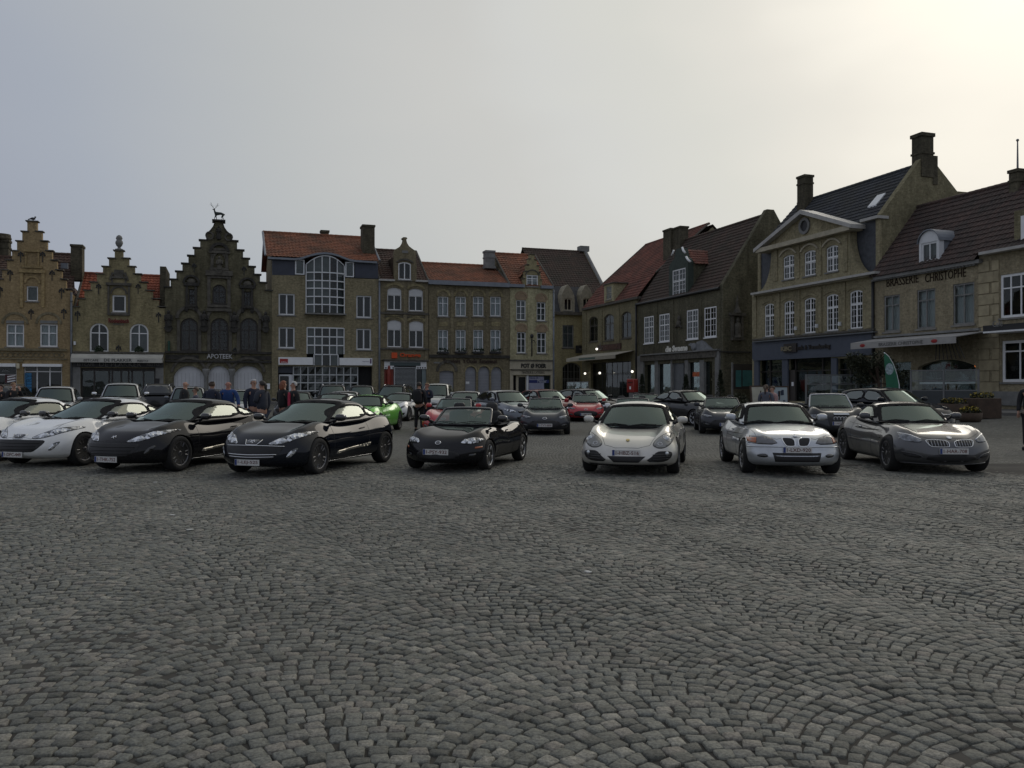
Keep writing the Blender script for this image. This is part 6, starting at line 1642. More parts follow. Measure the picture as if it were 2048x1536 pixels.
PLT = mat('seal_black', (.010, .010, .011), .75, var=.2, spec=.15)
def wheel_meshes(R, style, rimm, w=.21):
    if True:
        rr = R * (.70 if style != 'fine' else .74)
        t = MB().lathe([(rr - .01, -w / 2 + .02), (rr + .012, -w / 2), (R - .035, -w / 2 - .004), (R - .01, -w / 2 + .015), (R, -w / 2 + .045), (R, w / 2 - .045), (R - .01, w / 2 - .015), (R - .035, w / 2 + .004), (rr + .012, w / 2), (rr - .01, w / 2 - .02)], n=36, axis='x')
        r = MB()
        # rim barrel and lip, then spokes on the outer (+x) side
        for s in range(36):
            pass
        prof = [(rr + .004, w / 2 - .012), (rr - .012, w / 2 - .006), (rr - .022, w / 2 - .02), (rr - .03, w / 2 - .06), (rr - .05, -w / 2 + .02)]
        k = len(r.v); n = 36
        for a, h in prof:
            for q in range(n): an = 2 * math.pi * q / n; r.v.append((h, a * math.cos(an), a * math.sin(an)))
        for i in range(len(prof) - 1):
            for q in range(n): r.f.append((k + i * n + q, k + i * n + (q + 1) % n, k + (i + 1) * n + (q + 1) % n, k + (i + 1) * n + q))
        ns = {'five': 5, 'seven': 7, 'fine': 10, 'multi': 14, 'twin': 10}[style]
        for q in range(ns):
            an = 2 * math.pi * q / ns
            if style == 'twin': an += (.12 if q % 2 else -.12) - (2 * math.pi / ns / 2 if q % 2 else 0) * 0 
            hw_ = {'five': .034, 'seven': .024, 'fine': .011, 'multi': .009, 'twin': .012}[style]
            M = Matrix.Rotation(an, 4, 'X')
            vs = []
            for rad, hh, xx in ((.03, hw_ * 1.15, w / 2 - .035), (rr * .5, hw_ * .9, w / 2 - .022), (rr - .012, hw_ * 1.1, w / 2 - .012)):
                for sg in (-1, 1):
                    vs += [M @ Vector((xx, sg * hh, rad)), M @ Vector((xx - .03, sg * hh * 1.2, rad))]
            k = len(r.v); r.v += [tuple(v) for v in vs]
            for i in range(2):
                a = k + i * 4; r.f += [(a, a + 2, a + 6, a + 4), (a + 1, a, a + 4, a + 5), (a + 2, a + 3, a + 7, a + 6)]
        r.lathe([(.055, w / 2 - .05), (.055, w / 2 - .025), (.04, w / 2 - .015), (.0, w / 2 - .014)], n=14, axis='x')
        disc = MB().lathe([(rr * .78, -.02), (rr * .78, .0)], n=24, axis='x')
        return t, r, disc
def copy_tree(o, parent=None):
    c = o.copy(); col.objects.link(c)
    if parent: c.parent = parent
    for ch in list(o.children): copy_tree(ch, c)
    return c
def sub_mesh(name, V, NV, F, m, parent, mi=None):
    used = sorted({i for f in F for i in f}); mp = {u: k for k, u in enumerate(used)}
    o = mkobj(name, [V[u] for u in used], [tuple(mp[i] for i in f) for f in F], m, parent, True)
    o.data.normals_split_custom_set_from_vertices([tuple(NV[u]) for u in used])
    return o
def patch(K, name, view, outline, m, off=.004, step=.06, holes=(), thick=.006, parent=None, bv=None):
    off += .003; step = min(step, .05); ds = .025 if holes else .04
    d, org = VIEW[view]; outline = dens(outline, ds); holes = [dens(h, ds) for h in holes]
    V2, F2 = fill2d(outline, holes, step); P = []; ok = []
    bv = bv or K.bvh
    last = None
    for a, b in V2:
        h, nn, *_ = bv.ray_cast(org(a, b), d)
        if h is None: ok.append(False); P.append((0, 0, 0)); continue
        if nn.dot(d) > 0: nn = -nn
        P.append(h + nn * off); ok.append(True)
    F2 = [f for f in F2 if all(ok[i] for i in f)]
    if not F2: return None
    # orient outward
    F3 = []
    for f in F2:
        a, b, c = [Vector(P[i]) for i in f[:3]]
        F3.append(f if (b - a).cross(c - a).dot(d) < 0 else tuple(reversed(f)))
    # drop faces stretched over silhouettes
    F3 = [f for f in F3 if max((Vector(P[f[i]]) - Vector(P[f[i - 1]])).length for i in range(len(f))) < max(.25, step * 4)]
    cnt = {}
    for f in F3:
        for i in range(len(f)): e = (f[i], f[(i + 1) % len(f)]); cnt[tuple(sorted(e))] = cnt.get(tuple(sorted(e)), 0) + 1
    n = len(P); Q = [tuple(Vector(p) + d * (thick + off)) for p in P]; FF = list(F3)
    for f in F3:
        for i in range(len(f)):
            a, b = f[i], f[(i + 1) % len(f)]
            if cnt[tuple(sorted((a, b)))] == 1: FF.append((b, a, a + n, b + n))
    o = mkobj(name, P + Q, FF, m, parent or K.root, False)
    sm = [i < len(F3) for i in range(len(FF))]; o.data.polygons.foreach_set('use_smooth', sm)
    return o
def line(K, name, view, pl, r=.004, m=None, off=.0, parent=None, bv=None, close=False, n=5):
    d, org = VIEW[view]; pts_ = []
    q = list(pl) + ([pl[0]] if close else [])
    for i in range(len(q) - 1):
        a, b = Vector(q[i]), Vector(q[i + 1]); k = max(1, int((b - a).length / .05))
        for j in range(k): pts_.append(a.lerp(b, j / k))
    pts_.append(Vector(q[-1])); P = []
    for p in pts_:
        h, nn, *_ = (bv or K.bvh).ray_cast(org(p.x, p.y), d)
        if h is not None:
            if nn.dot(d) > 0: nn = -nn
            P.append(h + nn * off)
    if len(P) < 2: return None
    return MB().tube(P, r, n).build(name, m or MATS['plastic'], parent or K.root, True)
def hit(K, view, a, b):
    d, org = VIEW[view]; h, nn, *_ = K.bvh.ray_cast(org(a, b), d); 
    if h is not None and nn.dot(d) > 0: nn = -nn
    return h, nn
def plate_text(root, pos, txt, w=.50, h=.105, tilt=0):
    p = MB().box(-w / 2, w / 2, -.012, 0, -h / 2, h / 2).build('number_plate', MATS['plate_white'], root); p.location = pos; p.rotation_euler = (tilt, 0, 0)
    MB().box(-w / 2 + .004, -w / 2 + .045, -.0135, -.0121, -h / 2 + .004, h / 2 - .004).build('euro_band', MATS['euro_blue'], p)
    if txt: text_mesh('lettering', txt, w - .09, h * .62, (-w / 2 + .065, -.0121, -h * .31), MATS['plate_ink'], p, .002, .01)
    return p
def build_car(S, name, label, cat, pm, group=None):
    K = Car(); K.S = S; K.root = root = empty(name, (0, 0, 0), 0, label, cat, group)
    V, F = rbox((22, 56, 9), RB); V = warp_body(S, V)
    if S.get('sculpt'): V = S['sculpt'](V)
    me = bpy.data.meshes.new('b'); me.from_pydata([tuple(v) for v in V], [], F)
    me.materials.append(pm); me.materials.append(MATS['plastic'])
    ob = bpy.data.objects.new('b', me); col.objects.link(ob)
    ra = S['R'] + S.get('gap', .045); tr = S['hw'] - .02
    cut = MB(); cc = []
    for yy in (0, S['wb']):
        for s in (-1, 1):
            k = len(cut.v); cut.lathe([(ra, -.17), (ra, .3)], (s * (S['hw'] - .05) , yy, S['R'] - .01), 40, 'x')
            if s < 0:
                for i in range(k, len(cut.v)): cut.v[i] = (-(S['hw'] - .05) - (cut.v[i][0] + (S['hw'] - .05)), cut.v[i][1], cut.v[i][2])
                for i in range(len(cut.f)): pass
    co = cut.build('c', [pm, MATS['plastic']]); co.data.polygons.foreach_set('material_index', [1] * len(co.data.polygons))
    bm = bmesh.new(); bm.from_mesh(co.data); bmesh.ops.recalc_face_normals(bm, faces=bm.faces); bm.to_mesh(co.data); bm.free()
    mo = ob.modifiers.new('x', 'BOOLEAN'); mo.object = co; mo.operation = 'DIFFERENCE'; mo.solver = 'EXACT'
    dg = bpy.context.evaluated_depsgraph_get(); dg.update()
    m2 = bpy.data.meshes.new_from_object(ob.evaluated_get(dg))
    BV = [tuple(v.co) for v in m2.vertices]; BF = [tuple(p.vertices) for p in m2.polygons]; MI = [p.material_index for p in m2.polygons]
    for o in (ob, co): bpy.data.objects.remove(o)
    F0 = [f for f, k in zip(BF, MI) if k == 0]; F1 = [f for f, k in zip(BF, MI) if k == 1]
    def vnorm(Vv, Ff):
        N_ = np.zeros((len(Vv), 3))
        for f in Ff:
            a, b, c = [np.array(Vv[i]) for i in f[:3]]
            n = np.cross(b - a, c - a) if len(f) == 3 else np.cross(np.array(Vv[f[2]]) - a, np.array(Vv[f[3]]) - b)
            for i in f: N_[i] += n
        return N_ / np.maximum(np.linalg.norm(N_, axis=1), 1e-12)[:, None]
    NB_ = vnorm(BV, F0)
    cen = lambda Vv, f: sum((Vector(Vv[i]) for i in f), Vector()) / len(f)
    # sub-panels cut out of the same surface
    parts = []
    left = list(F0)
    for pn, view, outl in S.get('panels', []):
        ax = PROJ[view]; d = VIEW[view][0]; inn = []; rest = []
        for f in left:
            c = cen(BV, f); n = NB_[f[0]]
            if n[0] * d.x + n[1] * d.y + n[2] * d.z < -.25 and inside((c[ax[0]], c[ax[1]]), outl): inn.append(f)
            else: rest.append(f)
        left = rest
        if inn: parts.append((pn, view, outl, inn))
    body = sub_mesh('body', BV, NB_, left, pm, root)
    if F1: mkobj('wheel_well', BV, F1, MATS['plastic'], root)
    K.bvh = BVHTree.FromPolygons([Vector(v) for v in BV], F0); K.pm = pm
    gapm = MATS['plastic']
    for pn, view, outl, inn in parts:
        po = sub_mesh(pn, BV, NB_, inn, pm, root); line(K, 'panel_gap', view, outl, .0045, gapm, off=-.0015, parent=po, close=True)
    # greenhouse
    G = S.get('gh')
    if G:
        GV, GF = rbox((22, 66, 18), RG); GV = warp_gh(S, GV); GN = vnorm(GV, GF)
        gb = BVHTree.FromPolygons([Vector(v) for v in GV], GF); K.gb = gb
        WX = G.get('wx', .86)
        wo = [(v, -1, w) for v, w in ([(x, -.86) for x in np.linspace(-WX, WX, 13)] + [(WX, w) for w in np.linspace(-.6, .74, 6)] + [(x, .84) for x in np.linspace(WX - .06, -WX + .06, 11)] + [(-WX, w) for w in np.linspace(.74, -.6, 6)])]
        wp = warp_gh(S, rnd_(np.array(wo), RG)); K.wo = [(p[0], p[2]) for p in wp]
        win_ = [('windscreen', 'f', K.wo, CGW)]
        if not G.get('open'):
            y_min = G['wsb'] + G.get('pg', .22) + .17
            for q in G['sw']:
                a_ = min(p[0] for p in q); b_ = max(p[0] for p in q); d_ = max(0, y_min - a_); q = [(y + d_ * (1 - (y - a_) / (b_ - a_)), z) for y, z in q]
                for vw in ('L', 'R'): win_.append(('side_window', vw, smooth_poly(q, 1), CGL))
            left = []; wg = [(w_[1], poly_off(w_[2], .007)) for w_ in win_]
            for f in GF:
                c = cen(GV, f); n = GN[f[0]]; kill = False
                for vw, og in wg:
                    ax = PROJ[vw]; d = VIEW[vw][0]
                    if n[0] * d.x + n[1] * d.y + n[2] * d.z < -.03 and inside((c[ax[0]], c[ax[1]]), og): kill = True; break
                if not kill: left.append(f)
            top = sub_mesh('roof', GV, GN, left, G.get('mat', pm), root)
            IV = [tuple(np.array(a) - .018 * b_) for a, b_ in zip(GV, GN)]; sub_mesh('headliner', IV, -GN, [tuple(reversed(f)) for f in left], MATS['cabin'], top)
            if G.get('roofm'):
                patch(K, 'roof_panel', 't', G['roofp'], G['roofm'], .004, .08, bv=gb, parent=top)
            ro = [(v, 1, w) for v, w in ([(x, -.62) for x in np.linspace(-.82, .82, 9)] + [(.80, .2), (.74, .78)] + [(x, .84) for x in np.linspace(.66, -.66, 7)] + [(-.74, .78), (-.80, .2)])]
            rp = warp_gh(S, rnd_(np.array(ro), RG)); patch(K, 'rear_window', 'r', [(p[0], p[2]) for p in rp], DGL, .005, .08, bv=gb)
            for nm, vw, ol, gm_ in win_:
                g = patch(K, nm, vw, poly_off(ol, .004), gm_, .006, .07, thick=.002, bv=gb)
                if g:
                    tr_ = patch(K, 'window_trim', vw, poly_off(ol, .023), PLT, .009, .03, holes=[poly_off(ol, -.030 if nm == 'windscreen' else -.015)], thick=.012, parent=g, bv=gb)
        else:
            # roadster: framed windscreen only
            P = [Vector(p) for p in wp]
            V2, F2 = fill2d(dens(K.wo, .05), (), .07); Q = []
            for a, b in V2:
                h, nn, *_ = gb.ray_cast(Vector((a, -3, b)), Vector((0, 1, 0)))
                if h is None: h = min(P, key=lambda p: (p.x - a) ** 2 + (p.z - b) ** 2)
                Q.append(tuple(h))
            g = mkobj('windscreen', Q, F2, CGW, root, True)
            tp = [p for p in P[13:]]
            fr = MB().tube([P[12]] + tp + [P[0]], .026, 8).build('windscreen_frame', G.get('framem', pm), g, True)
            MB().tube(P[:13], .018, 6).build('windscreen_seal', MATS['plastic'], g, True)
        # wipers
        for x0, x1, sg in G.get('wip', ((-.05, .52, 1), (-.62, -.08, 1))):
            zz = lambda x: min(K.wo[:13], key=lambda q: abs(q[0] - x))[1]
            line(K, 'wiper', 'f', [(x0, zz(x0) + .012), ((x0 + x1) / 2, zz((x0 + x1) / 2) + .05), (x1, zz(x1) + .03)], .008, MATS['plastic'], .02, bv=gb)
        # cabin: dash and rear shelf plate, seats, wheel, mirror
        zd = float(itp(G['belt'], np.array([G['wsb'] + .3]))[0])
        ys = np.linspace(G['wsb'] + .12, G['rb'] - .12 if not G.get('open') else G['cab'][1], 12)
        vs = []
        for y in ys:
            hb = float(itp(G['base'], np.array([y]))[0]) - .05; zt = float(max(itp(S['top'], np.array([y]))[0] + .012, itp(G['belt'], np.array([y]))[0] - .02))
            if G.get('open'): zt = float(itp(S['top'], np.array([y]))[0] + .010 + S['fend'][0][1] * 0)
            vs += [(-hb, y, zt), (hb, y, zt)]
        mkobj('dashboard', vs, [(2 * i, 2 * i + 1, 2 * i + 3, 2 * i + 2) for i in range(len(ys) - 1)], MATS['cabin'], root)
        sy, sh = G.get('seat', (1.75, zd))
        for s in (-1, 1):
            mb = MB().add(*_rb((.21, .07, .16), (s * .36, sy, sh + .02), .5)).add(*_rb((.12, .05, .10), (s * .36, sy + .02, sh + .24), .6))
            mb.build('seat', G.get('seatm', MATS['seat_leather']), root, True)
        if G.get('wheel', 1):
            a = [(.36 + .17 * math.cos(t), sy - .62 + .03 * math.sin(t), sh - .02 + .14 * math.sin(t)) for t in np.linspace(-.3, math.pi + .3, 14)]
            MB().tube(a, .014, 6).build('steering_wheel', MATS['cabin'], root, True)
        if G.get('mirror', 1):
            zt = K.wo[22][1]; h, nn, *_ = gb.ray_cast(Vector((0, -3, zt - .07)), Vector((0, 1, 0)))
            if h: MB().add(*_rb((.11, .02, .035), (0, h.y + .12, zt - .08), .6)).build('rear_view_mirror', MATS['cabin'], root, True)
        for x, y0_, w_, l_, mm in G.get('paper', ()):
            mb = MB().obox(Matrix.Translation((x, y0_, float(itp(S['top'], np.array([y0_]))[0]) + .035)) @ Matrix.Rotation(.25, 4, 'X') @ Matrix.Rotation(.3, 4, 'Z'), -w_ / 2, w_ / 2, -l_ / 2, l_ / 2, 0, .004)
            mb.build('paper_sheet', mm, root)
    # wheels
    ws, rm = S.get('wheel', ('five', MATS['rim_silver'])); t, r, dsc = wheel_meshes(S['R'], ws, rm, S.get('tw', .215))
    first = None
    for yy in (0, S['wb']):
        for s in (1, -1):
            if first is None:
                w_ = t.build('wheel', MATS['tyre'], root, True); ri = r.build('rim', rm, w_, True); dsc.build('brake_disc', MATS['cabin'], w_, True); first = w_
            else: w_ = copy_tree(first, root)
            w_.location = (s * (S['hw'] - .125 - S.get('win', 0)), yy, S['R'] - .004)
            w_.rotation_euler = (rng.random() * 6 if False else .4 * len(root.children), 0, 0) if s > 0 else (.4, 0, math.pi)
    # mirrors
    if S.get('mir'):
        my, mz, ml, mm = S['mir']
        for s in (-1, 1):
            h, nn, *_ = (K.gb if G and not G.get('open') else K.bvh).ray_cast(Vector((s * 3, my, mz - .06)), Vector((-s, 0, 0)))
            xb = abs(h.x) if h else S['hw'] * .85
            xo = S['hw'] + ml - .05
            mb = MB().add(*_rb((.098, .06, .066), (s * xo, my - .02, mz + .03), .75))
            o = mb.build('wing_mirror', mm or pm, root, True)
            MB().tube([(s * (xb - .04), my + .03, mz - .06), (s * (xo - .08), my, mz)], [.035, .022], 8).build('mirror_arm', MATS['plastic'], o, True)
            MB().add(*_rb((.088, .008, .052), (s * xo, my + .045, mz + .03), .5)).build('mirror_glass', MATS['chrome'], o, True)
    if S.get('detail'): S['detail'](K)
    return K
def _rb(h, c, r):
    V, F = rbox((2, 2, 2), (r, r, r)); V = V * np.array(h) + np.array(c); return [tuple(v) for v in V], F
def lampset(K, outl, lenses=(), m=None, name='headlight', rim=True, view='f'):
    for o_, s in ((outl, 1), (mir(outl), -1)):
        o2 = smooth_poly(o_, 2)
        h = patch(K, name, view, o2, m or MATS['headlamp'], .004, .05)
        if h is None: continue
        if rim: line(K, 'lamp_seal', view, o2, .006, MATS['plastic'], .002, parent=h, close=True)
        for x, z, r_ in lenses:
            q, nn = hit(K, view, x * s, z)
            if q is not None:
                a = [(q + nn * .004 + (Vector((1, 0, 0)) * math.cos(t) + Vector((0, 0, 1)) * math.sin(t)) * r_) for t in np.linspace(0, 2 * math.pi, 17)]
                a = [(p - nn * (p - q).dot(nn) + nn * .006) for p in a]
                MB().tube(a, .006, 5).build('lamp_ring', MATS['chrome'], h, True)
                MB().ell(tuple(q - nn * r_ * .25), (r_ * .8,) * 3, 12, 8).build('lens', MATS['lens'], h, True)
def both(K, name, view, outl, m, off=.004, step=.06, sm=2, parent=None):
    r = []
    if view in 'ft': 
        for o_ in (outl, mir(outl)): r.append(patch(K, name, view, smooth_poly(o_, sm), m, off, step, parent=parent))
    else:
        for v in 'LR': r.append(patch(K, name, v, smooth_poly(outl, sm), m, off, step, parent=parent))
    return r
def sym(p): return p + [(-a, b) for a, b in reversed(p)]
def badge(K, z, build, view='f'):
    q, nn = hit(K, view, 0, z)
    o = build(); o.parent = K.root; o.location = q + nn * .01
    o.rotation_euler = (-math.atan2(nn.z, -nn.y), 0, 0)
    return o
def torus_pts(a, b, n=20, c=(0, 0)): return [(c[0] + a * math.cos(t), 0, c[1] + b * math.sin(t)) for t in np.linspace(0, 2 * math.pi, n + 1)]
# ---------------------------------------------------------------- car types (y runs backwards from the front axle)
CH, PL, GB = MATS['chrome'], MATS['plastic'], MATS['gloss_black']
def lion():
    return MB().tube([(-.045, 0, -.02), (-.01, 0, .02), (.03, 0, .035)], .011, 6).tube([(-.01, 0, .0), (.01, 0, -.035)], .009, 6).tube([(.015, 0, .02), (.045, 0, -.005)], .008, 6).tube([(-.02, 0, .015), (-.045, 0, .03)], .008, 6).build('badge', CH, None, True)
def ring_badge(r=.045, wing=False):
    mb = MB().tube(torus_pts(r * 1.25 if wing else r, r * .95 if wing else r), .007, 6)
    if wing: mb.tube([(-r * 1.1, 0, .0), (-r * .4, 0, r * .45), (0, 0, -.1 * r), (r * .4, 0, r * .45), (r * 1.1, 0, 0)], .006, 5)
    else: mb.ell((0, 0, 0), (r * .8, .006, r * .8), 14, 6)
    return mb.build('badge', CH, None, True)
def shield():
    return MB().prism([(-.03, .035), (.03, .035), (.03, -.01), (0, -.045), (-.03, -.01)], -.006, .006).build('badge', mat('badge_gold', (.45, .36, .16), .3, metal=.8), None)
# ---- fastback coupe
def coupe_detail(K):
    old = K.S.get('old', 1)
    lampset(K, [(.29, .575), (.48, .575), (.66, .63), (.82, .72), (.84, .79), (.72, .785), (.56, .735), (.40, .655)], [(.54, .65, .05), (.67, .70, .05)], rim=True)
    # wide mouth
    patch(K, 'grille', 'f', smooth_poly([(-.58, .545), (-.40, .55), (0, .555), (.40, .55), (.58, .545), (.57, .48), (.44, .34), (.36, .315), (-.36, .315), (-.44, .34), (-.57, .48)], 1), PL, .003, .07)
    if K.S.get('chromebars'):
        line(K, 'chrome_bar', 'f', [(-.60, .545), (-.3, .555), (0, .558), (.3, .555), (.60, .545)], .007, CH, .008)
        for z, w in ((.40, .50), (.36, .46)): line(K, 'chrome_bar', 'f', [(-w, z + .01), (0, z), (w, z + .01)], .008, CH, .012)
    else:
        for z, w in ((.49, .56), (.43, .5), (.375, .44)): line(K, 'grille_bar', 'f', [(-w * .9, z), (0, z), (w * .9, z)], .009, PL, .006)
    if K.S.get('shield', 1):
        patch(K, 'badge_plate', 'f', smooth_poly([(-.17, .655), (.17, .655), (.10, .575), (-.10, .575)], 1), GB, .004, .05)
        line(K, 'badge_surround', 'f', [(-.17, .655), (-.115, .575), (-.08, .568), (.08, .568), (.115, .575), (.17, .655)], .009, CH, .006)
        badge(K, .618, lion)
    else: badge(K, .655, lion)
    for s in (1, -1):
        o_ = [(.62, .34), (.70, .36), (.79, .50), (.76, .52), (.68, .46)]
        h = patch(K, 'fog_light', 'f', smooth_poly(o_ if s > 0 else mir(o_), 1), MATS['headlamp'] if K.S.get('shield', 1) else GB, .004, .05)
    both(K, 'quarter_vent', 'S', [(0, 0)], PL) if False else None
    for v in 'LR':
        patch(K, 'side_strip', v, [(.62, .33), (1.95, .42), (1.97, .475), (.66, .385)], K.S['strip'], .003, .08) if K.S.get('strip') else None
        line(K, 'sill_strip', v, [(.42, .205), (2.15, .225)], .009, CH, .004)
        line(K, 'door_handle', v, [(1.62, .76), (1.80, .775)], .012, K.pm, .012)
RCZ = dict(y0=-.93, y1=3.36, wb=2.612, R=.335, hw=.92, zb=.175, pf=.46, pe=2.5, pr=.35, gap=.03,
    top=[(-.93, .56), (-.80, .66), (-.5, .775), (0, .865), (.35, .925), (1, .93), (2, .95), (2.9, .99), (3.36, .93)],
    fend=[(-.93, .02), (-.4, .06), (0, .085), (.4, .05), (1.0, .0), (1.7, .0), (2.5, .045), (3.1, .02), (3.36, 0)], fx=.80, fs=.16, crown=.05, drop=.09,
    width=[(-.93, .84), (-.5, .95), (0, 1.0), (.6, .975), (1.3, .94), (2.0, .97), (2.6, 1.0), (3.0, .97), (3.36, .82)],
    side=[(0, .92), (.2, .97), (.5, 1), (.75, .985), (1, .93)],
    nose=[(0, .12), (.22, .02), (.4, 0), (.62, .02), (.8, .10), (1, .28)], tail=[(0, .15), (.4, 0), (.7, .02), (1, .12)],
    gh=dict(wsb=.20, wst=1.30, rt=2.25, rb=3.12, pg=.34, pgr=.3, cr=.07, roof=[(1.30, 1.335), (1.6, 1.362), (1.9, 1.35), (2.25, 1.29)], belt=[(0, .90), (1, .925), (2.5, .975), (3.2, .99)],
        base=[(.2, .74), (.8, .80), (1.8, .81), (2.6, .72), (3.1, .58)], rat=[(1.3, .70), (1.8, .70), (2.3, .72)],
        sw=[[(.74, .975), (.86, 1.06), (1.02, 1.135), (1.25, 1.20), (1.5, 1.225), (1.8, 1.215), (1.98, 1.19), (2.0, .99)], [(2.06, 1.0), (2.05, 1.17), (2.3, 1.115), (2.55, 1.045), (2.66, 1.02)]], seat=(1.72, .90)),
    panels=[('bonnet', 't', [(-.60, -.62), (-.70, .15), (-.55, .32), (0, .38), (.55, .32), (.70, .15), (.60, -.62), (.3, -.78), (-.3, -.78)]), ('door', 'R', [(.50, .26), (.55, .9), (1.98, .96), (1.90, .5), (1.72, .24)]), ('door', 'L', [(.50, .26), (.55, .9), (1.98, .96), (1.90, .5), (1.72, .24)])],
    mir=(.72, .98, .04, GB), wheel=('twin', MATS['rim_dark']), detail=coupe_detail)
# ---- black roadster with oval lamps (closed bonnet, open cabin)
def roadster_cabin(K, cab, head=True, tone=True):
    S = K.S
    # dark cockpit tub, door tops, folded hood
    y0, y1 = cab; vs = []; ys = np.linspace(y0, y1, 8)
    mb = MB()
    for s in (-1, 1):
        pass
    zt = float(itp(S['top'], np.array([y1]))[0])
    mb = MB().add(*_rb((.58, .20, .07), (0, y1 + .12, zt + .03), .7)); mb.build('folded_hood', mat('hood_cloth', (.012, .012, .013), .9, var=.3), K.root, True)
    for s in (-1, 1):
        a = [(s * .36 + .13 * math.cos(t), y1 - .02, zt - .02 + .28 * math.sin(t)) for t in np.linspace(0, math.pi, 12)]
        MB().tube(a, .02, 6).build('roll_hoop', S.get('hoop', PL), K.root, True)
def nb_detail(K):
    lampset(K, [(.40, .545), (.50, .525), (.64, .53), (.74, .565), (.76, .60), (.70, .635), (.58, .645), (.46, .61)], [(.50, .583, .045), (.62, .588, .05), (.705, .595, .03)])
    patch(K, 'grille', 'f', smooth_poly([(-.36, .40), (0, .41), (.36, .40), (.44, .33), (.38, .26), (0, .245), (-.38, .26), (-.44, .33)], 2), PL, .003, .06)
    for s in (1, -1):
        o = [(.56, .29), (.66, .30), (.68, .35), (.58, .34)]; patch(K, 'fog_light', 'f', o if s > 0 else mir(o), GB, .004, .05)
        o = [(.66, .44), (.76, .45), (.76, .48), (.66, .47)]; patch(K, 'indicator', 'f', o if s > 0 else mir(o), MATS['lamp_orange'], .004, .05)
    badge(K, .545, lambda: ring_badge(.042, True))
    for v in 'LR': line(K, 'door_handle', v, [(1.33, .70), (1.45, .705)], .014, PL, .004)
    roadster_cabin(K, (.75, 1.85))
NBR = dict(y0=-.80, y1=3.14, wb=2.265, R=.295, hw=.84, zb=.165, pf=.44, pe=2.3, pr=.42, gap=.035,
    top=[(-.80, .50), (-.66, .60), (-.35, .70), (0, .765), (.35, .81), (.7, .835), (1.2, .80), (1.9, .83), (2.5, .84), (3.14, .78)],
    fend=[(-.80, .0), (-.4, .035), (0, .055), (.4, .025), (.9, .0), (1.6, .0), (2.2, .04), (2.8, .01), (3.14, 0)], fx=.78, fs=.18, crown=.04, drop=.09,
    width=[(-.80, .80), (-.4, .95), (0, 1.0), (.6, .97), (1.2, .96), (1.8, .98), (2.3, 1.0), (2.8, .94), (3.14, .78)],
    side=[(0, .90), (.2, .96), (.5, 1), (.75, .98), (1, .92)], nose=[(0, .09), (.3, 0), (.5, .01), (.75, .08), (1, .22)], tail=[(0, .12), (.4, 0), (.7, .04), (1, .16)],
    gh=dict(open=1, wsb=.42, wst=.98, rt=1.2, rb=1.4, pg=.20, cr=.03, roof=[(.98, 1.19), (1.4, 1.19)], belt=[(0, .86), (1.4, .86)], base=[(.4, .70), (1.4, .70)], rat=[(.98, .82), (1.4, .82)], sw=[], cab=(0, 1.8), seat=(1.45, .92), framem=GB),
    panels=[('bonnet', 't', [(-.52, -.55), (-.66, .1), (-.62, .40), (0, .52), (.62, .40), (.66, .1), (.52, -.55), (.3, -.70), (-.3, -.70)]), ('door', 'R', [(.52, .24), (.52, .74), (.62, .9), (1.55, .9), (1.60, .5), (1.5, .24)]), ('door', 'L', [(.52, .24), (.52, .74), (.62, .9), (1.55, .9), (1.60, .5), (1.5, .24)])],
    mir=(.70, .93, .05, GB), wheel=('five', MATS['rim_silver']), detail=nb_detail, tw=.195)
# ---- silver-beige mid engined coupe
def cay_detail(K):
    for s in (1, -1):
        o = smooth_poly([(.44, .555), (.54, .50), (.66, .505), (.76, .57), (.80, .66), (.79, .74), (.70, .765), (.60, .72), (.50, .64)], 2); o = o if s > 0 else mir(o)
        h = patch(K, 'headlight', 'f', o, mat('lamp_beige', (.20, .20, .185), .1, metal=.3, coat=1, var=.2), .004, .045)
        line(K, 'lamp_seal', 'f', o, .006, PL, .003, parent=h, close=True)
        for x, z, r in ((.69, .67, .075), (.69, .67, .05), (.58, .575, .04)):
            q, nn = hit(K, 'f', s * x, z); a = [q + (Vector((1, 0, 0)) * math.cos(t) + Vector((0, 0, 1)) * math.sin(t)) * r for t in np.linspace(0, 2 * math.pi, 21)]
            a = [p - nn * (p - q).dot(nn) + nn * .008 for p in a]; MB().tube(a, .005, 5).build('lamp_ring', CH, h, True)
        MB().ell(tuple(hit(K, 'f', s * .69, .67)[0] - hit(K, 'f', s * .69, .67)[1] * .012), (.045,) * 3).build('lens', MATS['lens'], h, True)
        o = smooth_poly([(.33, .27), (.62, .255), (.74, .30), (.79, .38), (.78, .44), (.62, .455), (.53, .44), (.46, .37)], 1); o = o if s > 0 else mir(o)
        g = patch(K, 'side_intake', 'f', o, PL, .003, .06)
        for z in (.31, .35, .39): line(K, 'intake_bar', 'f', [(s * .46, z), (s * .74, z + .01)], .007, GB, .006, parent=g)
        q, nn = hit(K, 'f', s * .70, .41); MB().ell(tuple(q), (.038,) * 3).build('fog_light', MATS['lens'], g, True)
    patch(K, 'grille', 'f', [(-.34, .36), (.34, .36), (.22, .255), (-.22, .255)], PL, .003, .06)
    patch(K, 'lip', 'f', [(-.70, .215), (.70, .215), (.70, .185), (-.70, .185)], PL, .004, .06)
    badge(K, .625, shield)
    patch(K, 'side_intake', 'R', smooth_poly([(1.72, .45), (1.80, .45), (1.86, .62), (1.80, .66)], 1), PL, .003, .05); patch(K, 'side_intake', 'L', smooth_poly([(1.72, .45), (1.80, .45), (1.86, .62), (1.80, .66)], 1), PL, .003, .05)
    for v in 'LR': line(K, 'door_handle', v, [(1.42, .74), (1.60, .755)], .013, K.pm, .01)
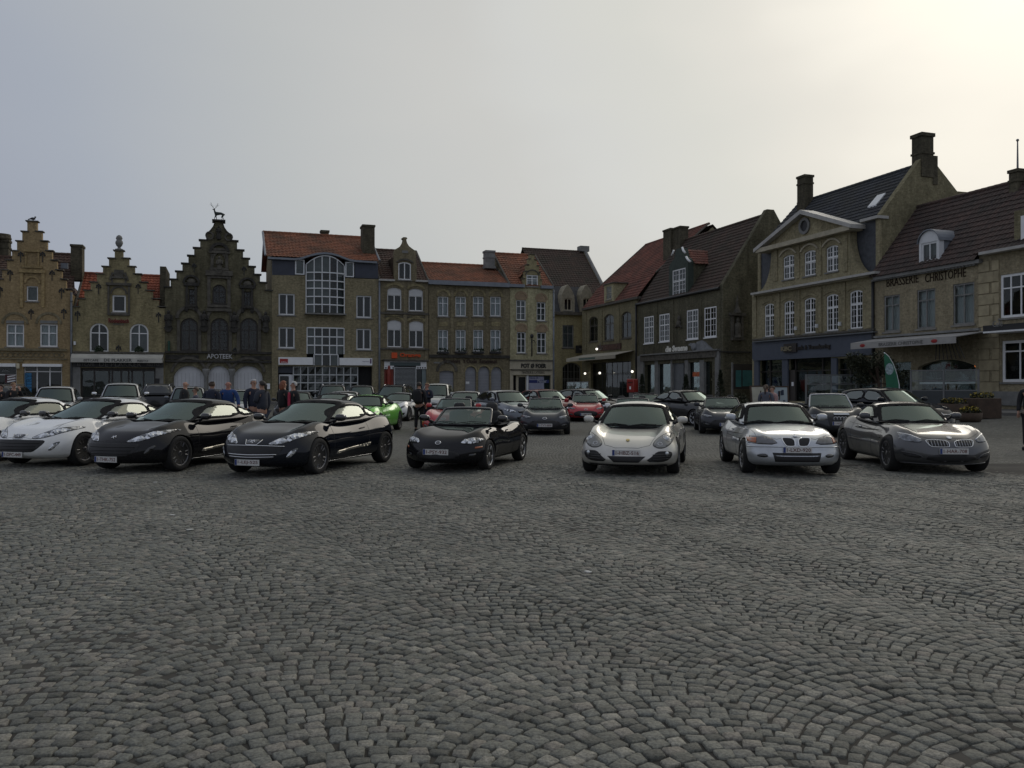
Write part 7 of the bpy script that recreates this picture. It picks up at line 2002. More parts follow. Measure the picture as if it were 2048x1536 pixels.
CAY = dict(y0=-.93, y1=3.41, wb=2.415, R=.325, hw=.90, zb=.17, pf=.34, pe=2.6, pr=.45, gap=.03,
    top=[(-.93, .48), (-.80, .565), (-.5, .66), (0, .745), (.4, .80), (.8, .86), (2, .95), (2.6, .90), (3.41, .80)],
    fend=[(-.93, .05), (-.5, .12), (-.1, .14), (.3, .10), (.8, .03), (1.5, .0), (2.2, .05), (2.9, .03), (3.41, 0)], fx=.78, fs=.15, crown=.0, drop=.10,
    width=[(-.93, .86), (-.5, .96), (0, 1.0), (.6, .965), (1.2, .95), (1.8, .99), (2.4, 1.0), (3.0, .94), (3.41, .80)],
    side=[(0, .92), (.2, .97), (.5, 1), (.75, .985), (1, .93)], nose=[(0, .10), (.2, .02), (.4, 0), (.62, .03), (.8, .10), (1, .24)], tail=[(0, .12), (.4, 0), (.7, .06), (1, .22)],
    gh=dict(wsb=.26, wst=1.02, rt=1.9, rb=3.0, pg=.30, pgr=.3, cr=.085, roof=[(1.02, 1.262), (1.3, 1.305), (1.6, 1.295), (1.9, 1.23)], belt=[(0, .80), (.6, .855), (1.4, .895), (2.2, .93), (3.0, .86)],
        base=[(.2, .74), (.8, .79), (1.6, .79), (2.4, .66), (3.0, .5)], rat=[(1.0, .73), (1.5, .72), (2.0, .72)],
        sw=[[(.62, .91), (.76, 1.02), (.95, 1.13), (1.2, 1.19), (1.5, 1.19), (1.72, 1.15), (1.76, .95)], [(1.82, .96), (1.80, 1.13), (2.02, 1.06), (2.2, .97)]], seat=(1.45, .88), wip=((-.1, .42, 1), (-.60, -.12, 1))),
    panels=[('bonnet', 't', [(-.40, -.72), (-.52, -.4), (-.66, .22), (0, .38), (.66, .22), (.52, -.4), (.40, -.72), (.2, -.80), (-.2, -.80)]), ('door', 'R', [(.55, .25), (.55, .88), (1.70, .92), (1.66, .5), (1.5, .24)]), ('door', 'L', [(.55, .25), (.55, .88), (1.70, .92), (1.66, .5), (1.5, .24)])],
    mir=(.70, .93, .06, None), wheel=('five', MATS['rim_silver']), detail=cay_detail)
# ---- long bonnet shooting-brake coupe with twin kidneys
def kidney(K, x0, x1, z0, z1, slats=0, rim=CH, ro=.012):
    for s in (1, -1):
        o = smooth_poly([(x0, z1 - .01), (x1 - .02, z1), (x1, z1 - .03), (x1 - .05, z0 + .02), (x1 - .08, z0), (x0 + .015, z0), (x0, z0 + .02)], 2); o = o if s > 0 else mir(o)
        g = patch(K, 'kidney_grille', 'f', o, PL, .003, .05); line(K, 'grille_surround', 'f', o, ro, rim, .004, parent=g, close=True)
        for k in range(slats):
            x = x0 + (x1 - x0 - .02) * (k + .7) / slats; line(K, 'slat', 'f', [(s * x, z0 + .012), (s * x, z1 - .015)], .006, MATS['rim_silver'], .008, parent=g)
def z3_detail(K):
    kidney(K, .03, .25, .535, .685)
    for s in (1, -1):
        o = [(.31, .565), (.76, .57), (.82, .60), (.81, .70), (.50, .705), (.40, .67)]; o = smooth_poly(o, 1); o = o if s > 0 else mir(o)
        h = patch(K, 'headlight', 'f', o, mat('lamp_smoke', (.11, .11, .115), .08, metal=.2, coat=1, var=.35, scale=9), .004, .05); line(K, 'lamp_seal', 'f', o, .005, PL, .002, parent=h, close=True)
        o = [(.67, .582), (.785, .60), (.775, .672), (.655, .677)]; o = o if s > 0 else mir(o); patch(K, 'indicator', 'f', o, MATS['lamp_orange'], .007, .05, parent=h)
        o = [(.50, .335), (.66, .34), (.66, .395), (.50, .40)]; patch(K, 'fog_light', 'f', smooth_poly(o if s > 0 else mir(o), 1), GB, .004, .05)
    patch(K, 'grille', 'f', [(-.42, .42), (.42, .42), (.38, .265), (-.38, .265)], PL, .003, .06)
    line(K, 'bumper_crease', 'f', [(-.80, .515), (-.5, .525), (0, .528), (.5, .525), (.80, .515)], .010, K.pm, .004)
    badge(K, .715, lambda: ring_badge(.035))
    patch(K, 'side_gill', 'R', [(.42, .55), (.56, .56), (.54, .64), (.40, .63)], PL, .003, .05); patch(K, 'side_gill', 'L', [(.42, .55), (.56, .56), (.54, .64), (.40, .63)], PL, .003, .05)
    for v in 'LR': line(K, 'door_handle', v, [(1.55, .73), (1.70, .735)], .014, K.pm, .008)
Z3C = dict(y0=-.74, y1=3.28, wb=2.446, R=.315, hw=.87, zb=.18, pf=.36, pe=3.0, pr=.30, gap=.035,
    top=[(-.74, .63), (-.6, .715), (-.3, .775), (0, .815), (.5, .87), (.9, .90), (1.5, .88), (2.5, .92), (3.28, .88)],
    fend=[(-.74, .0), (-.4, .03), (0, .045), (.4, .02), (1, .0), (1.8, .0), (2.4, .05), (2.9, .02), (3.28, 0)], fx=.80, fs=.15, crown=.06, drop=.07,
    width=[(-.74, .88), (-.4, .955), (0, .985), (.6, .94), (1.3, .93), (1.9, .97), (2.4, 1.01), (2.8, .97), (3.28, .84)],
    side=[(0, .93), (.25, .98), (.5, 1), (.75, .975), (1, .91)], nose=[(0, .07), (.25, .0), (.42, .0), (.5, .03), (.75, .06), (1, .16)], tail=[(0, .1), (.4, 0), (.7, .03), (1, .1)],
    gh=dict(wsb=.62, wst=1.22, rt=2.6, rb=3.1, pg=.24, pgr=.2, cr=.06, roof=[(1.22, 1.265), (1.6, 1.30), (2.2, 1.275), (2.6, 1.20)], belt=[(0, .88), (1, .90), (2.4, .93), (3.1, .93)],
        base=[(.6, .72), (1.2, .76), (2.2, .76), (3.1, .66)], rat=[(1.2, .76), (1.8, .74), (2.6, .74)],
        sw=[[(.98, .95), (1.12, 1.06), (1.28, 1.17), (1.5, 1.21), (1.86, 1.205), (1.9, .96)], [(1.96, .97), (1.96, 1.195), (2.4, 1.15), (2.62, 1.02), (2.5, .98)]], seat=(1.78, .92), wip=((-.08, .46, 1), (-.6, -.14, 1))),
    panels=[('bonnet', 't', [(-.66, -.35), (-.70, .4), (-.6, .58), (0, .68), (.6, .58), (.70, .4), (.66, -.35), (.34, -.58), (-.34, -.58)]), ('door', 'R', [(.92, .25), (.90, .9), (1.95, .93), (1.9, .5), (1.72, .25)]), ('door', 'L', [(.92, .25), (.90, .9), (1.95, .93), (1.9, .5), (1.72, .25)])],
    mir=(1.08, .97, .06, None), wheel=('multi', MATS['rim_silver']), detail=z3_detail, tw=.225)
# ---- grey roadster with folding hard top
def z4_detail(K):
    kidney(K, .05, .42, .50, .625, 7, ro=.008)
    for s in (1, -1):
        o = smooth_poly([(.46, .60), (.55, .565), (.76, .60), (.84, .70), (.82, .745), (.70, .72), (.56, .67)], 1); o = o if s > 0 else mir(o)
        h = patch(K, 'headlight', 'f', o, mat('lamp_dark', (.13, .14, .155), .06, metal=.3, coat=1, var=.8, scale=12), .004, .05); line(K, 'lamp_brow', 'f', [(s * .48, .625), (s * .62, .70), (s * .80, .745)], .010, CH, .004, parent=h)
        o = [(.50, .29), (.74, .32), (.78, .38), (.54, .37)]; patch(K, 'side_intake', 'f', smooth_poly(o if s > 0 else mir(o), 1), PL, .003, .05)
        line(K, 'blade', 'f', [(s * .46, .27), (s * .52, .34), (s * .60, .37), (s * .78, .40)], .008, K.pm, .006)
    patch(K, 'grille', 'f', smooth_poly([(-.40, .375), (.40, .375), (.46, .24), (-.46, .24)], 1), PL, .003, .06)
    line(K, 'lip', 'f', [(-.78, .20), (0, .185), (.78, .20)], .012, K.pm, .004)
    badge(K, .66, lambda: ring_badge(.038))
    for v in 'LR':
        line(K, 'door_handle', v, [(1.66, .76), (1.82, .77)], .014, CH, .010); line(K, 'side_crease', v, [(.45, .70), (1.0, .74), (1.8, .80), (2.3, .84)], .006, K.pm, .001)
        line(K, 'side_gill', v, [(.40, .60), (.62, .62)], .012, PL, .003)
Z4R = dict(y0=-.86, y1=3.38, wb=2.496, R=.335, hw=.895, zb=.165, pf=.42, pe=2.6, pr=.35, gap=.028,
    top=[(-.86, .58), (-.72, .67), (-.4, .745), (0, .80), (.5, .855), (.9, .885), (1.5, .89), (2.5, .93), (3.38, .86)],
    fend=[(-.86, .02), (-.4, .075), (0, .095), (.4, .06), (1, .015), (1.8, .02), (2.4, .07), (2.9, .03), (3.38, 0)], fx=.80, fs=.16, crown=.05, drop=.09,
    width=[(-.86, .84), (-.5, .95), (0, 1.0), (.6, .955), (1.3, .935), (1.9, .97), (2.5, 1.01), (2.9, .97), (3.38, .82)],
    side=[(0, .93), (.25, .98), (.5, 1), (.75, .98), (1, .92)], nose=[(0, .10), (.2, .02), (.4, 0), (.62, .02), (.8, .08), (1, .22)], tail=[(0, .1), (.4, 0), (.7, .03), (1, .12)],
    gh=dict(wsb=.66, wst=1.30, rt=2.02, rb=2.52, pg=.26, pgr=.22, cr=.06, roof=[(1.30, 1.255), (1.6, 1.285), (2.02, 1.25)], belt=[(0, .87), (1, .90), (2.4, .945), (3.1, .95)],
        base=[(.6, .73), (1.2, .77), (2.0, .75), (2.5, .66)], rat=[(1.3, .74), (1.8, .73), (2.1, .73)], sw=[[(.98, .955), (1.12, 1.06), (1.32, 1.165), (1.55, 1.19), (1.92, 1.175), (2.1, 1.08), (2.16, .98)]], seat=(1.82, .92), wip=((-.08, .46, 1), (-.6, -.14, 1))),
    panels=[('bonnet', 't', [(-.60, -.45), (-.70, .2), (-.66, .58), (0, .72), (.66, .58), (.70, .2), (.60, -.45), (.3, -.66), (-.3, -.66)]), ('door', 'R', [(.92, .24), (.92, .92), (2.12, .95), (2.02, .5), (1.84, .24)]), ('door', 'L', [(.92, .24), (.92, .92), (2.12, .95), (2.02, .5), (1.84, .24)])],
    mir=(1.10, .975, .05, None), wheel=('twin', MATS['rim_dark']), detail=z4_detail, tw=.24)
# ---- newer roadster with narrow lamps
def nd_detail(K):
    for s in (1, -1):
        o = [(.44, .56), (.60, .545), (.77, .595), (.77, .64), (.64, .635), (.50, .60)]; o = smooth_poly(o, 1); o = o if s > 0 else mir(o)
        h = patch(K, 'headlight', 'f', o, mat('lamp_dark', (.05, .055, .065), .06, metal=.3, coat=1, var=.6, scale=10), .004, .05); line(K, 'lamp_brow', 'f', [(s * .48, .59), (s * .62, .62), (s * .74, .63)], .010, CH, .006, parent=h)
        o = [(.52, .28), (.70, .30), (.74, .37), (.58, .35)]; patch(K, 'side_intake', 'f', smooth_poly(o if s > 0 else mir(o), 1), GB, .003, .05)
    patch(K, 'grille', 'f', smooth_poly([(-.44, .47), (0, .49), (.44, .47), (.56, .34), (.42, .23), (-.42, .23), (-.56, .34)], 1), PL, .003, .06)
    badge(K, .545, lambda: ring_badge(.05, True)); roadster_cabin(K, (.85, 1.9))
NDR = dict(NBR, y0=-.78, y1=3.13, wb=2.31, R=.305, hw=.865, top=[(-.78, .50), (-.62, .62), (-.3, .71), (0, .755), (.4, .80), (.8, .84), (1.3, .81), (1.95, .85), (2.5, .85), (3.13, .80)],
    fend=[(-.78, .02), (-.4, .085), (0, .11), (.4, .06), (.9, .0), (1.6, .0), (2.2, .06), (2.8, .02), (3.13, 0)], detail=nd_detail,
    gh=dict(NBR['gh'], wsb=.50, wst=1.10, roof=[(1.10, 1.21), (1.5, 1.21)], belt=[(0, .85), (1.5, .87)], base=[(.4, .72), (1.5, .72)], framem=GB, seat=(1.55, .93), rt=1.3, rb=1.5),
    panels=[('bonnet', 't', [(-.45, -.5), (-.60, .1), (-.58, .46), (0, .58), (.58, .46), (.60, .1), (.45, -.5), (.3, -.66), (-.3, -.66)])], wheel=('multi', MATS['rim_dark']), mir=(.80, .93, .05, None))
TTR = dict(NDR, hw=.92, top=[(-.78, .56), (-.62, .70), (-.3, .79), (0, .83), (.4, .865), (.8, .89), (1.3, .86), (1.95, .90), (3.13, .86)], gh=dict(NDR['gh'], roof=[(1.10, 1.33), (1.5, 1.33)], belt=[(0, .90), (1.5, .90)], base=[(.4, .76), (1.5, .76)], framem=MATS['rim_silver'], seat=(1.55, 1.0)))
def tt_detail(K):
    for s in (1, -1):
        o = [(.46, .56), (.66, .54), (.80, .60), (.80, .70), (.62, .68), (.50, .63)]; o = smooth_poly(o, 1); o = o if s > 0 else mir(o)
        h = patch(K, 'headlight', 'f', o, mat('lamp_dark', (.05, .055, .065), .06, metal=.3, coat=1, var=.6, scale=10), .004, .05); line(K, 'lamp_brow', 'f', [(s * .48, .575), (s * .64, .56), (s * .79, .61)], .008, MATS['lens'], .006, parent=h)
    patch(K, 'grille', 'f', smooth_poly([(-.34, .64), (.34, .64), (.36, .5), (.28, .26), (-.28, .26), (-.36, .5)], 1), PL, .003, .06)
    for k in range(4):
        q, nn = hit(K, 'f', (k - 1.5) * .095, .575); MB().tube([(q.x + .052 * math.cos(t), q.y - .02, q.z + .052 * math.sin(t)) for t in np.linspace(0, 6.283, 17)], .006, 6).build('badge_ring', CH, K.root, True)
    roadster_cabin(K, (.85, 1.9))
    q, nn = hit(K, 'f', .12, .70); MB().obox(Matrix.Translation(hit(K, 't', .05, -.55)[0] + Vector((0, 0, .01))) @ Matrix.Rotation(.35, 4, 'X'), -.22, .22, -.07, .07, 0, .004).build('paper_sheet', MATS['paper_grey'], K.root)
TTR['detail'] = tt_detail
# ---- front engined grand coupe (green and white)
def gt_detail(K):
    for s in (1, -1):
        o = [(.56, .55), (.70, .58), (.86, .70), (.88, .79), (.78, .76), (.64, .64)]; o = smooth_poly(o, 1)
        h = patch(K, 'headlight', 'f', o if s > 0 else mir(o), MATS['lamp_dark'], .004, .05)
    patch(K, 'grille', 'f', smooth_poly([(-.48, .50), (0, .53), (.48, .50), (.50, .36), (.40, .28), (-.40, .28), (-.50, .36)], 1), PL, .003, .06)
    for s in (1, -1):
        o = [(.60, .29), (.80, .30), (.84, .40), (.66, .40)]; patch(K, 'side_intake', 'f', o if s > 0 else mir(o), PL, .003, .05)
        patch(K, 'bonnet_vent', 't', [(s * .22, -.1), (s * .38, -.06), (s * .36, .18), (s * .24, .14)][::s], PL, .003, .05)
    for v in 'LR': patch(K, 'side_gill', v, [(.50, .58), (.66, .59), (.64, .66), (.48, .65)], PL, .003, .05)
GTC = dict(RCZ, y0=-.90, y1=3.56, wb=2.62, R=.35, hw=.955, zb=.17, top=[(-.9, .56), (-.75, .68), (-.4, .79), (0, .84), (.6, .90), (1.1, .93), (2, .93), (2.9, .96), (3.56, .90)],
    fend=[(-.9, .04), (-.4, .09), (0, .11), (.5, .05), (1, .0), (1.8, .02), (2.5, .08), (3.1, .03), (3.56, 0)], width=[(-.9, .84), (-.5, .95), (0, .99), (.6, .95), (1.3, .93), (2.0, .97), (2.6, 1.0), (3.0, .97), (3.56, .82)],
    gh=dict(RCZ['gh'], wsb=.70, wst=1.42, rt=2.3, rb=3.3, pg=.26, roof=[(1.42, 1.285), (1.7, 1.31), (2.3, 1.24)], base=[(.6, .74), (1.2, .79), (2.2, .76), (3.3, .58)], sw=[[(1.08, .98), (1.2, 1.07), (1.4, 1.17), (1.7, 1.21), (2.1, 1.18), (2.3, 1.1), (2.36, 1.0)]], seat=(1.95, .94), wip=()),
    panels=[('bonnet', 't', [(-.62, -.5), (-.70, .3), (-.62, .6), (0, .74), (.62, .6), (.70, .3), (.62, -.5), (.3, -.7), (-.3, -.7)]), ('door', 'R', [(1.0, .26), (1.0, .92), (2.3, .96), (2.2, .5), (2.0, .26)]), ('door', 'L', [(1.0, .26), (1.0, .92), (2.3, .96), (2.2, .5), (2.0, .26)])],
    mir=(1.15, 1.0, .05, GB), wheel=('multi', MATS['rim_dark']), detail=gt_detail)
# ---- everyday cars for the rows behind
def day_detail(K):
    S = K.S; z = S['lz']; k = S['hw'] / .9
    lm = S.get('lampm', MATS['headlamp'])
    o = [(.50 * k, z - .05), (.70 * k, z - .045), (.84 * k, z + .04), (.84 * k, z + .09), (.70 * k, z + .07), (.52 * k, z + .03)]
    lampset(K, o, (), lm, rim=False)
    patch(K, 'grille', 'f', smooth_poly([(-.42, z + .03), (.42, z + .03), (.38, z - .10), (-.38, z - .10)], 1), PL, .003, .07)
    line(K, 'chrome_bar', 'f', [(-.38, z), (0, z + .005), (.38, z)], .010, CH, .008)
    if S.get('chromefront'):
        for q in (-.07, .035): line(K, 'chrome_bar', 'f', [(-.46, z + q), (0, z + q + .01), (.46, z + q)], .016, CH, .01)
    patch(K, 'lower_grille', 'f', smooth_poly([(-.5, z - .20), (.5, z - .20), (.44, z - .34), (-.44, z - .34)], 1), PL, .003, .07)
    badge(K, z + .005, lambda: ring_badge(.05))
    yr = S['y1']
    for s in (1, -1):
        o = [(.62 * k, z + .03), (.84 * k, z + .05), (.80 * k, z + .30), (.70 * k, z + .30)]; patch(K, 'tail_light', 'r', smooth_poly(o if s > 0 else mir(o), 1), MATS['lamp_red'], .004, .05)
    for v in 'LR':
        for a in S.get('handles', (1.55, 2.35)): line(K, 'door_handle', v, [(a, z + .24), (a + .16, z + .25)], .013, K.pm, .010)
    if S.get('rails'):
        for s in (-1, 1):
            P = []
            for y in np.linspace(S['gh']['wst'] + .25, S['gh']['rt'] - .1, 8):
                h, nn, *_ = K.gb.ray_cast(Vector((s * .52, y, 4)), Vector((0, 0, -1)))
                if h: P.append(h + Vector((0, 0, .05)))
            if len(P) > 2: MB().tube([P[0] - Vector((0, .05, .05))] + P + [P[-1] + Vector((0, .05, -.05))], .016, 6).build('roof_rail', S['rails'], K.root, True)
HAT = dict(y0=-.83, y1=3.40, wb=2.60, R=.32, hw=.885, zb=.19, lz=.62, pf=.34, pe=2.8, pr=.22, gap=.04,
    top=[(-.83, .62), (-.7, .74), (-.4, .84), (0, .90), (.45, .97), (1, .98), (2.5, 1.0), (3.4, .96)], fend=[(-.83, .0), (0, .05), (.5, .02), (1, 0), (2.4, .02), (3.4, 0)], fx=.8, fs=.16, crown=.05, drop=.06,
    width=[(-.83, .86), (-.4, .96), (0, .99), (1.3, 1), (2.6, 1.0), (3.1, .97), (3.4, .88)], side=[(0, .93), (.25, .98), (.5, 1), (.75, .985), (1, .92)], nose=[(0, .08), (.25, .0), (.5, .02), (.75, .08), (1, .2)], tail=[(0, .05), (.4, 0), (1, .04)],
    gh=dict(wsb=.30, wst=1.12, rt=3.0, rb=3.34, pg=.26, pgr=.12, cr=.05, roof=[(1.12, 1.41), (1.6, 1.46), (2.4, 1.44), (3.0, 1.37)], belt=[(0, .94), (1, .97), (3.2, 1.04)], base=[(.3, .76), (1, .80), (2.6, .79), (3.3, .72)], rat=[(1.1, .74), (2, .75), (3, .76)],
        sw=[[(.80, 1.03), (.98, 1.16), (1.2, 1.30), (1.5, 1.35), (1.72, 1.355), (1.74, 1.04)], [(1.82, 1.045), (1.80, 1.355), (2.4, 1.335), (2.62, 1.26), (2.66, 1.08)], [(2.74, 1.10), (2.70, 1.24), (2.9, 1.16)]], seat=(1.75, 1.05)),
    panels=[('bonnet', 't', [(-.66, -.55), (-.72, .25), (0, .46), (.72, .25), (.66, -.55), (.3, -.7), (-.3, -.7)]), ('door', 'R', [(.62, .3), (.66, .98), (1.76, 1.02), (1.76, .3)]), ('door', 'L', [(.62, .3), (.66, .98), (1.76, 1.02), (1.76, .3)])],
    mir=(.82, 1.05, .06, None), wheel=('seven', MATS['rim_silver']), detail=day_detail)
def tall(S, dz, dr, **kw):
    T = dict(S); T['top'] = [(a, b + dz) for a, b in S['top']]; G = dict(S['gh']); G['belt'] = [(a, b + dz) for a, b in G['belt']]; G['roof'] = [(a, b + dz + dr) for a, b in G['roof']]
    f = 1 + dr / .42
    G['sw'] = [[(y, (z - 1.03) * f + 1.03 + dz) for y, z in q] for q in G['sw']]; G['seat'] = (G['seat'][0], G['seat'][1] + dz)
    T['gh'] = G; T['lz'] = S['lz'] + dz * .8; T['mir'] = (S['mir'][0], S['mir'][1] + dz, S['mir'][2], S['mir'][3]); T['panels'] = [(a, b, [(y, z + (dz if b != 't' else 0)) for y, z in c]) for a, b, c in S['panels']]
    T.update(kw); return T
SUV = tall(HAT, .12, .10, R=.36, hw=.92, zb=.24, rails=CH)
MPV = tall(HAT, .04, .12)
VAN = tall(HAT, .14, .16, hw=.9)
PCK = tall(HAT, .20, .10, R=.38, hw=.92, zb=.30, chromefront=1, mir=(.75, 1.28, .12, CH))
EST = tall(HAT, .0, .02, rails=PL)
SAL = tall(HAT, -.04, -.02, gh=dict(HAT['gh'], rt=2.35, rb=3.1, roof=[(1.12, 1.36), (1.5, 1.40), (2.35, 1.33)], sw=[[(.80, 1.0), (.98, 1.12), (1.2, 1.26), (1.5, 1.30), (1.72, 1.305), (1.74, 1.01)], [(1.82, 1.015), (1.80, 1.30), (2.3, 1.26), (2.55, 1.12), (2.6, 1.03)]]))
# ---------------------------------------------------------------- the parked cars
PW = paint('white', (.80, .81, .80)); PBK = paint('black', (.008, .008, .010)); PBL = paint('blueblack', (.007, .009, .014)); PBE = paint('beige', (.56, .545, .50), metal=.55); PSB = paint('silverblue', (.50, .525, .555), metal=.7)
PG = paint('grey', (.045, .048, .056), metal=.55); PSI = paint('silver', (.40, .41, .42), metal=.7); PR = paint('red', (.45, .012, .02), metal=.1); PGR = paint('green', (.16, .62, .045), metal=.15); PDR = paint('darkred', (.11, .012, .014), metal=.3)
PDG = paint('darkgrey', (.035, .037, .04), metal=.5); PBG = paint('bluegrey', (.12, .135, .16), metal=.6); PCR = paint('pale', (.45, .46, .44), metal=.4)
WHB = dict(RCZ, shield=1, mir=(.72, .98, .04, GB))
WHB['gh'] = dict(RCZ['gh'], roofm=GB, roofp=smooth_poly([(-.40, 1.34), (.40, 1.34), (.43, 1.9), (.38, 2.9), (-.38, 2.9), (-.43, 1.9)], 1), paper=((-.3, .55, .3, .2, MATS['paper_grey']),))
BRC = dict(RCZ, shield=0, strip=None); BRC['gh'] = dict(RCZ['gh'], paper=((-.25, .55, .62, .36, MATS['paper']), (-.2, .9, .25, .12, MATS['paper_grey'])))
CRC = dict(RCZ, shield=1, chromebars=1, wheel=('twin', MATS['rim_dark']), strip=mat('strip_grey', (.42, .40, .35), .25, metal=.6)); BRC['strip'] = MATS['strip_grey']
CRC['gh'] = dict(RCZ['gh'], paper=((.15, .8, .06, .1, MATS['paper_grey']),))
CACHE = {}
GRP = {'f': 'sports cars in the front row', 'm': 'sports cars in the second row', 'b': 'cars parked along the houses'}
def car(key, S, pm, X, Y, yaw, label, cat, plate=None, grp='b', flip=False, pz=.33, name='parked_car', px=None, dz=0):
    if px is not None: X = (px - CX) / FOC * (Y + .8)
    if key not in CACHE:
        K = build_car(S, name, label, cat, pm, GRP[grp])
        q, nn = hit(K, 'f', 0, pz); pt = None
        for s_ in np.linspace(-.25, .25, 5):
            h_, n_ = hit(K, 'f', s_, pz)
            if h_ is not None and (pt is None or h_.y < pt): pt = h_.y
        CACHE[key] = (K.root, pm, Vector((0, (pt if pt is not None else -.9) - .012, pz))); root = K.root
    else:
        src, pm0, _ = CACHE[key]
        root = src.copy(); col.objects.link(root)
        for ch in list(src.children):
            if ch.name.startswith('number_plate'): continue
            copy_tree(ch, root)
        if pm is not pm0:
            st = list(root.children_recursive)
            for o in st:
                if o.type == 'MESH':
                    for sl in o.material_slots:
                        if sl.material is pm0: sl.link = 'OBJECT'; sl.material = pm
        root['label'] = label; root['category'] = cat; root['group'] = GRP[grp]
    root.location = (X, Y, gz(X, Y) + dz); root.rotation_euler = (0, 0, -R(yaw) + (math.pi if flip else 0))
    if plate is not None: plate_text(root, CACHE[key][2], plate)
    return root
# front row
car('rcz_w', WHB, PW, -9.5, 17.5, 17, 'white coupe with black roof, headlights and number plate 1-DFC-449 in the front row', 'car', '1-DFC-449', 'f', pz=.27)
car('rcz_w', WHB, PW, -11.75, 18.2, 17, 'white coupe cut off by the left edge, only its side window showing', 'car', None, 'f')
car('rcz_b', BRC, PBK, -7.13, 16.4, 18, 'black coupe with number plate 1-THK-752 and a pale sheet behind the windscreen', 'car', '1-THK-752', 'f', pz=.27)
car('rcz_c', CRC, PBL, -4.34, 15.75, 18.5, 'glossy black coupe with chrome grille bars and number plate 1-LEJ-525', 'car', '1-LEJ-525', 'f', pz=.27)
car('nb', NBR, PBK, -1.19, 16.5, 16.8, 'black open roadster with oval headlights and silver wheels in the front row', 'car', '1-PSY-932', 'f', pz=.385)
car('cay', CAY, PBE, 2.24, 15.95, 14.0, 'silver beige sports coupe with round headlights and number plate 1-HBZ-516', 'car', '1-HBZ-516', 'f', pz=.42)
car('z3', Z3C, PSB, 5.12, 15.75, 5.5, 'silver blue coupe with small twin kidney grille and orange indicators', 'car', '1-LXD-920', 'f', pz=.475)
car('z4', Z4R, paint('midgrey', (.066, .068, .074), metal=.6), 7.98, 16.1, 3.5, 'dark grey roadster with closed hard top and wide slatted kidney grille', 'car', '1-HAR-708', 'f', pz=.43)
# second row
car('gt', GTC, PGR, -5.35, 29.0, 6, 'bright green grand coupe behind the black coupe', 'car', None, 'm')
car('gt', GTC, PW, 0, 39.5, 10, 'white low sports car with dark lamps behind the green coupe', 'car', None, 'm', px=786)
car('nd', NDR, PR, 0, 28.2, 9, 'red open roadster half hidden behind the black roadster', 'car', None, 'm', px=900)
car('nd', NDR, PG, 0, 28.6, 3, 'dark grey open roadster with number plate between two front row cars', 'car', '1-TVY-808', 'm', px=1088, pz=.40)
car('nd', NDR, PR, 0, 38.5, 4, 'red open roadster further back, left of the beige coupe roof', 'car', '1-NMK-412', 'm', px=1168)
car('nd', NDR, PW, 0, 28.2, 5, 'white open roadster right behind the beige coupe', 'car', None, 'm', px=1262)
car('nd', NDR, PG, 0, 28.4, 8, 'dark grey open roadster left of the silver blue coupe', 'car', '1-XTN-441', 'm', px=1438)
car('nd', NDR, PSI, 0, 37.5, 2, 'silver open roadster with red mirror far behind the beige coupe', 'car', None, 'm', px=1291)
car('tt', TTR, PDG, 0, 26.2, 9, 'black open roadster with four ring badge and a paper on its bonnet', 'car', '1-HGN-417', 'm', px=1652, pz=.43)
car('rcz_w', WHB, PW, 0, 33.0, 8, 'white coupe with black roof between the people and the green coupe', 'car', None, 'm', px=655)
# cars near the houses
car('suv', SUV, PDG, 0, 36.5, -14, 'dark off-roader seen from behind with a tall red tail light at far left', 'car', '', 'b', True, px=62)
car('mpv', MPV, PSI, 0, 33.0, -22, 'silver hatchback parked before the leftmost houses', 'car', None, 'b', px=126)
car('pck', PCK, PSI, 0, 34.5, -20, 'tall silver pickup with chrome grille and chrome mirrors before the cafe', 'car', None, 'b', px=256)
car('suv', SUV, PDG, 0, 44, -16, 'dark grey estate seen from behind left of the bald man in black', 'car', '', 'b', True, px=342)
car('mpv', MPV, PBG, 0, 37.0, -18, 'grey people carrier behind the bald man in the black jacket', 'car', None, 'b', px=388)
car('est', EST, PDG, 0, 38.5, -18, 'dark estate car behind the man in the navy jacket', 'car', None, 'b', px=432)
car('est', EST, PSI, 0, 36.5, -16, 'silver estate car behind the man in the blue shirt', 'car', None, 'b', px=492)
car('sal', SAL, PDG, 0, 36.5, -12, 'dark saloon behind the white haired man', 'car', None, 'b', px=598)
car('suv', SUV, PDG, 0, 45.0, -10, 'black off-roader with roof rails before the glazed shop window', 'car', None, 'b', px=670)
car('sal', SAL, PSI, 0, 37.5, -6, 'silver saloon right behind the white coupe with black roof', 'car', None, 'b', px=690)
car('mpv', MPV, PDG, 0, 47.0, -8, 'small dark car before the dark office entrance', 'car', None, 'b', px=727)
car('suv', SUV, PBK, 0, 43.5, 8, 'black off-roader with silver roof rails behind the white low sports car', 'car', None, 'b', px=778)
car('van', VAN, PCR, 0, 44.0, 4, 'pale grey van behind the two people in dark coats', 'van', None, 'b', px=868)
car('sal', SAL, PSI, 0, 37.0, 5, 'silver saloon behind the half hidden red roadster', 'car', None, 'b', px=926)
car('hat', HAT, PBG, 0, 34.5, -24, 'blue grey hatchback turned to show its dark side, left of the grey roadster', 'car', None, 'b', px=1040)
car('hat', HAT, PDR, 0, 39.0, -24, 'dark red hatchback behind the grey roadster', 'car', None, 'b', px=1118)
car('hat', HAT, PBK, 0, 40.0, -38, 'black hatchback parked at an angle under the beige cafe awning', 'car', None, 'b', px=1214)
car('sal', SAL, PDG, 0, 33.5, -26, 'dark saloon parked at an angle before the dark restaurant', 'car', None, 'b', px=1412)
car('hat', HAT, PBL, 0, 26.6, -20, 'black hatchback with bright windscreen behind the grey hard top roadster', 'car', None, 'b', px=1822)

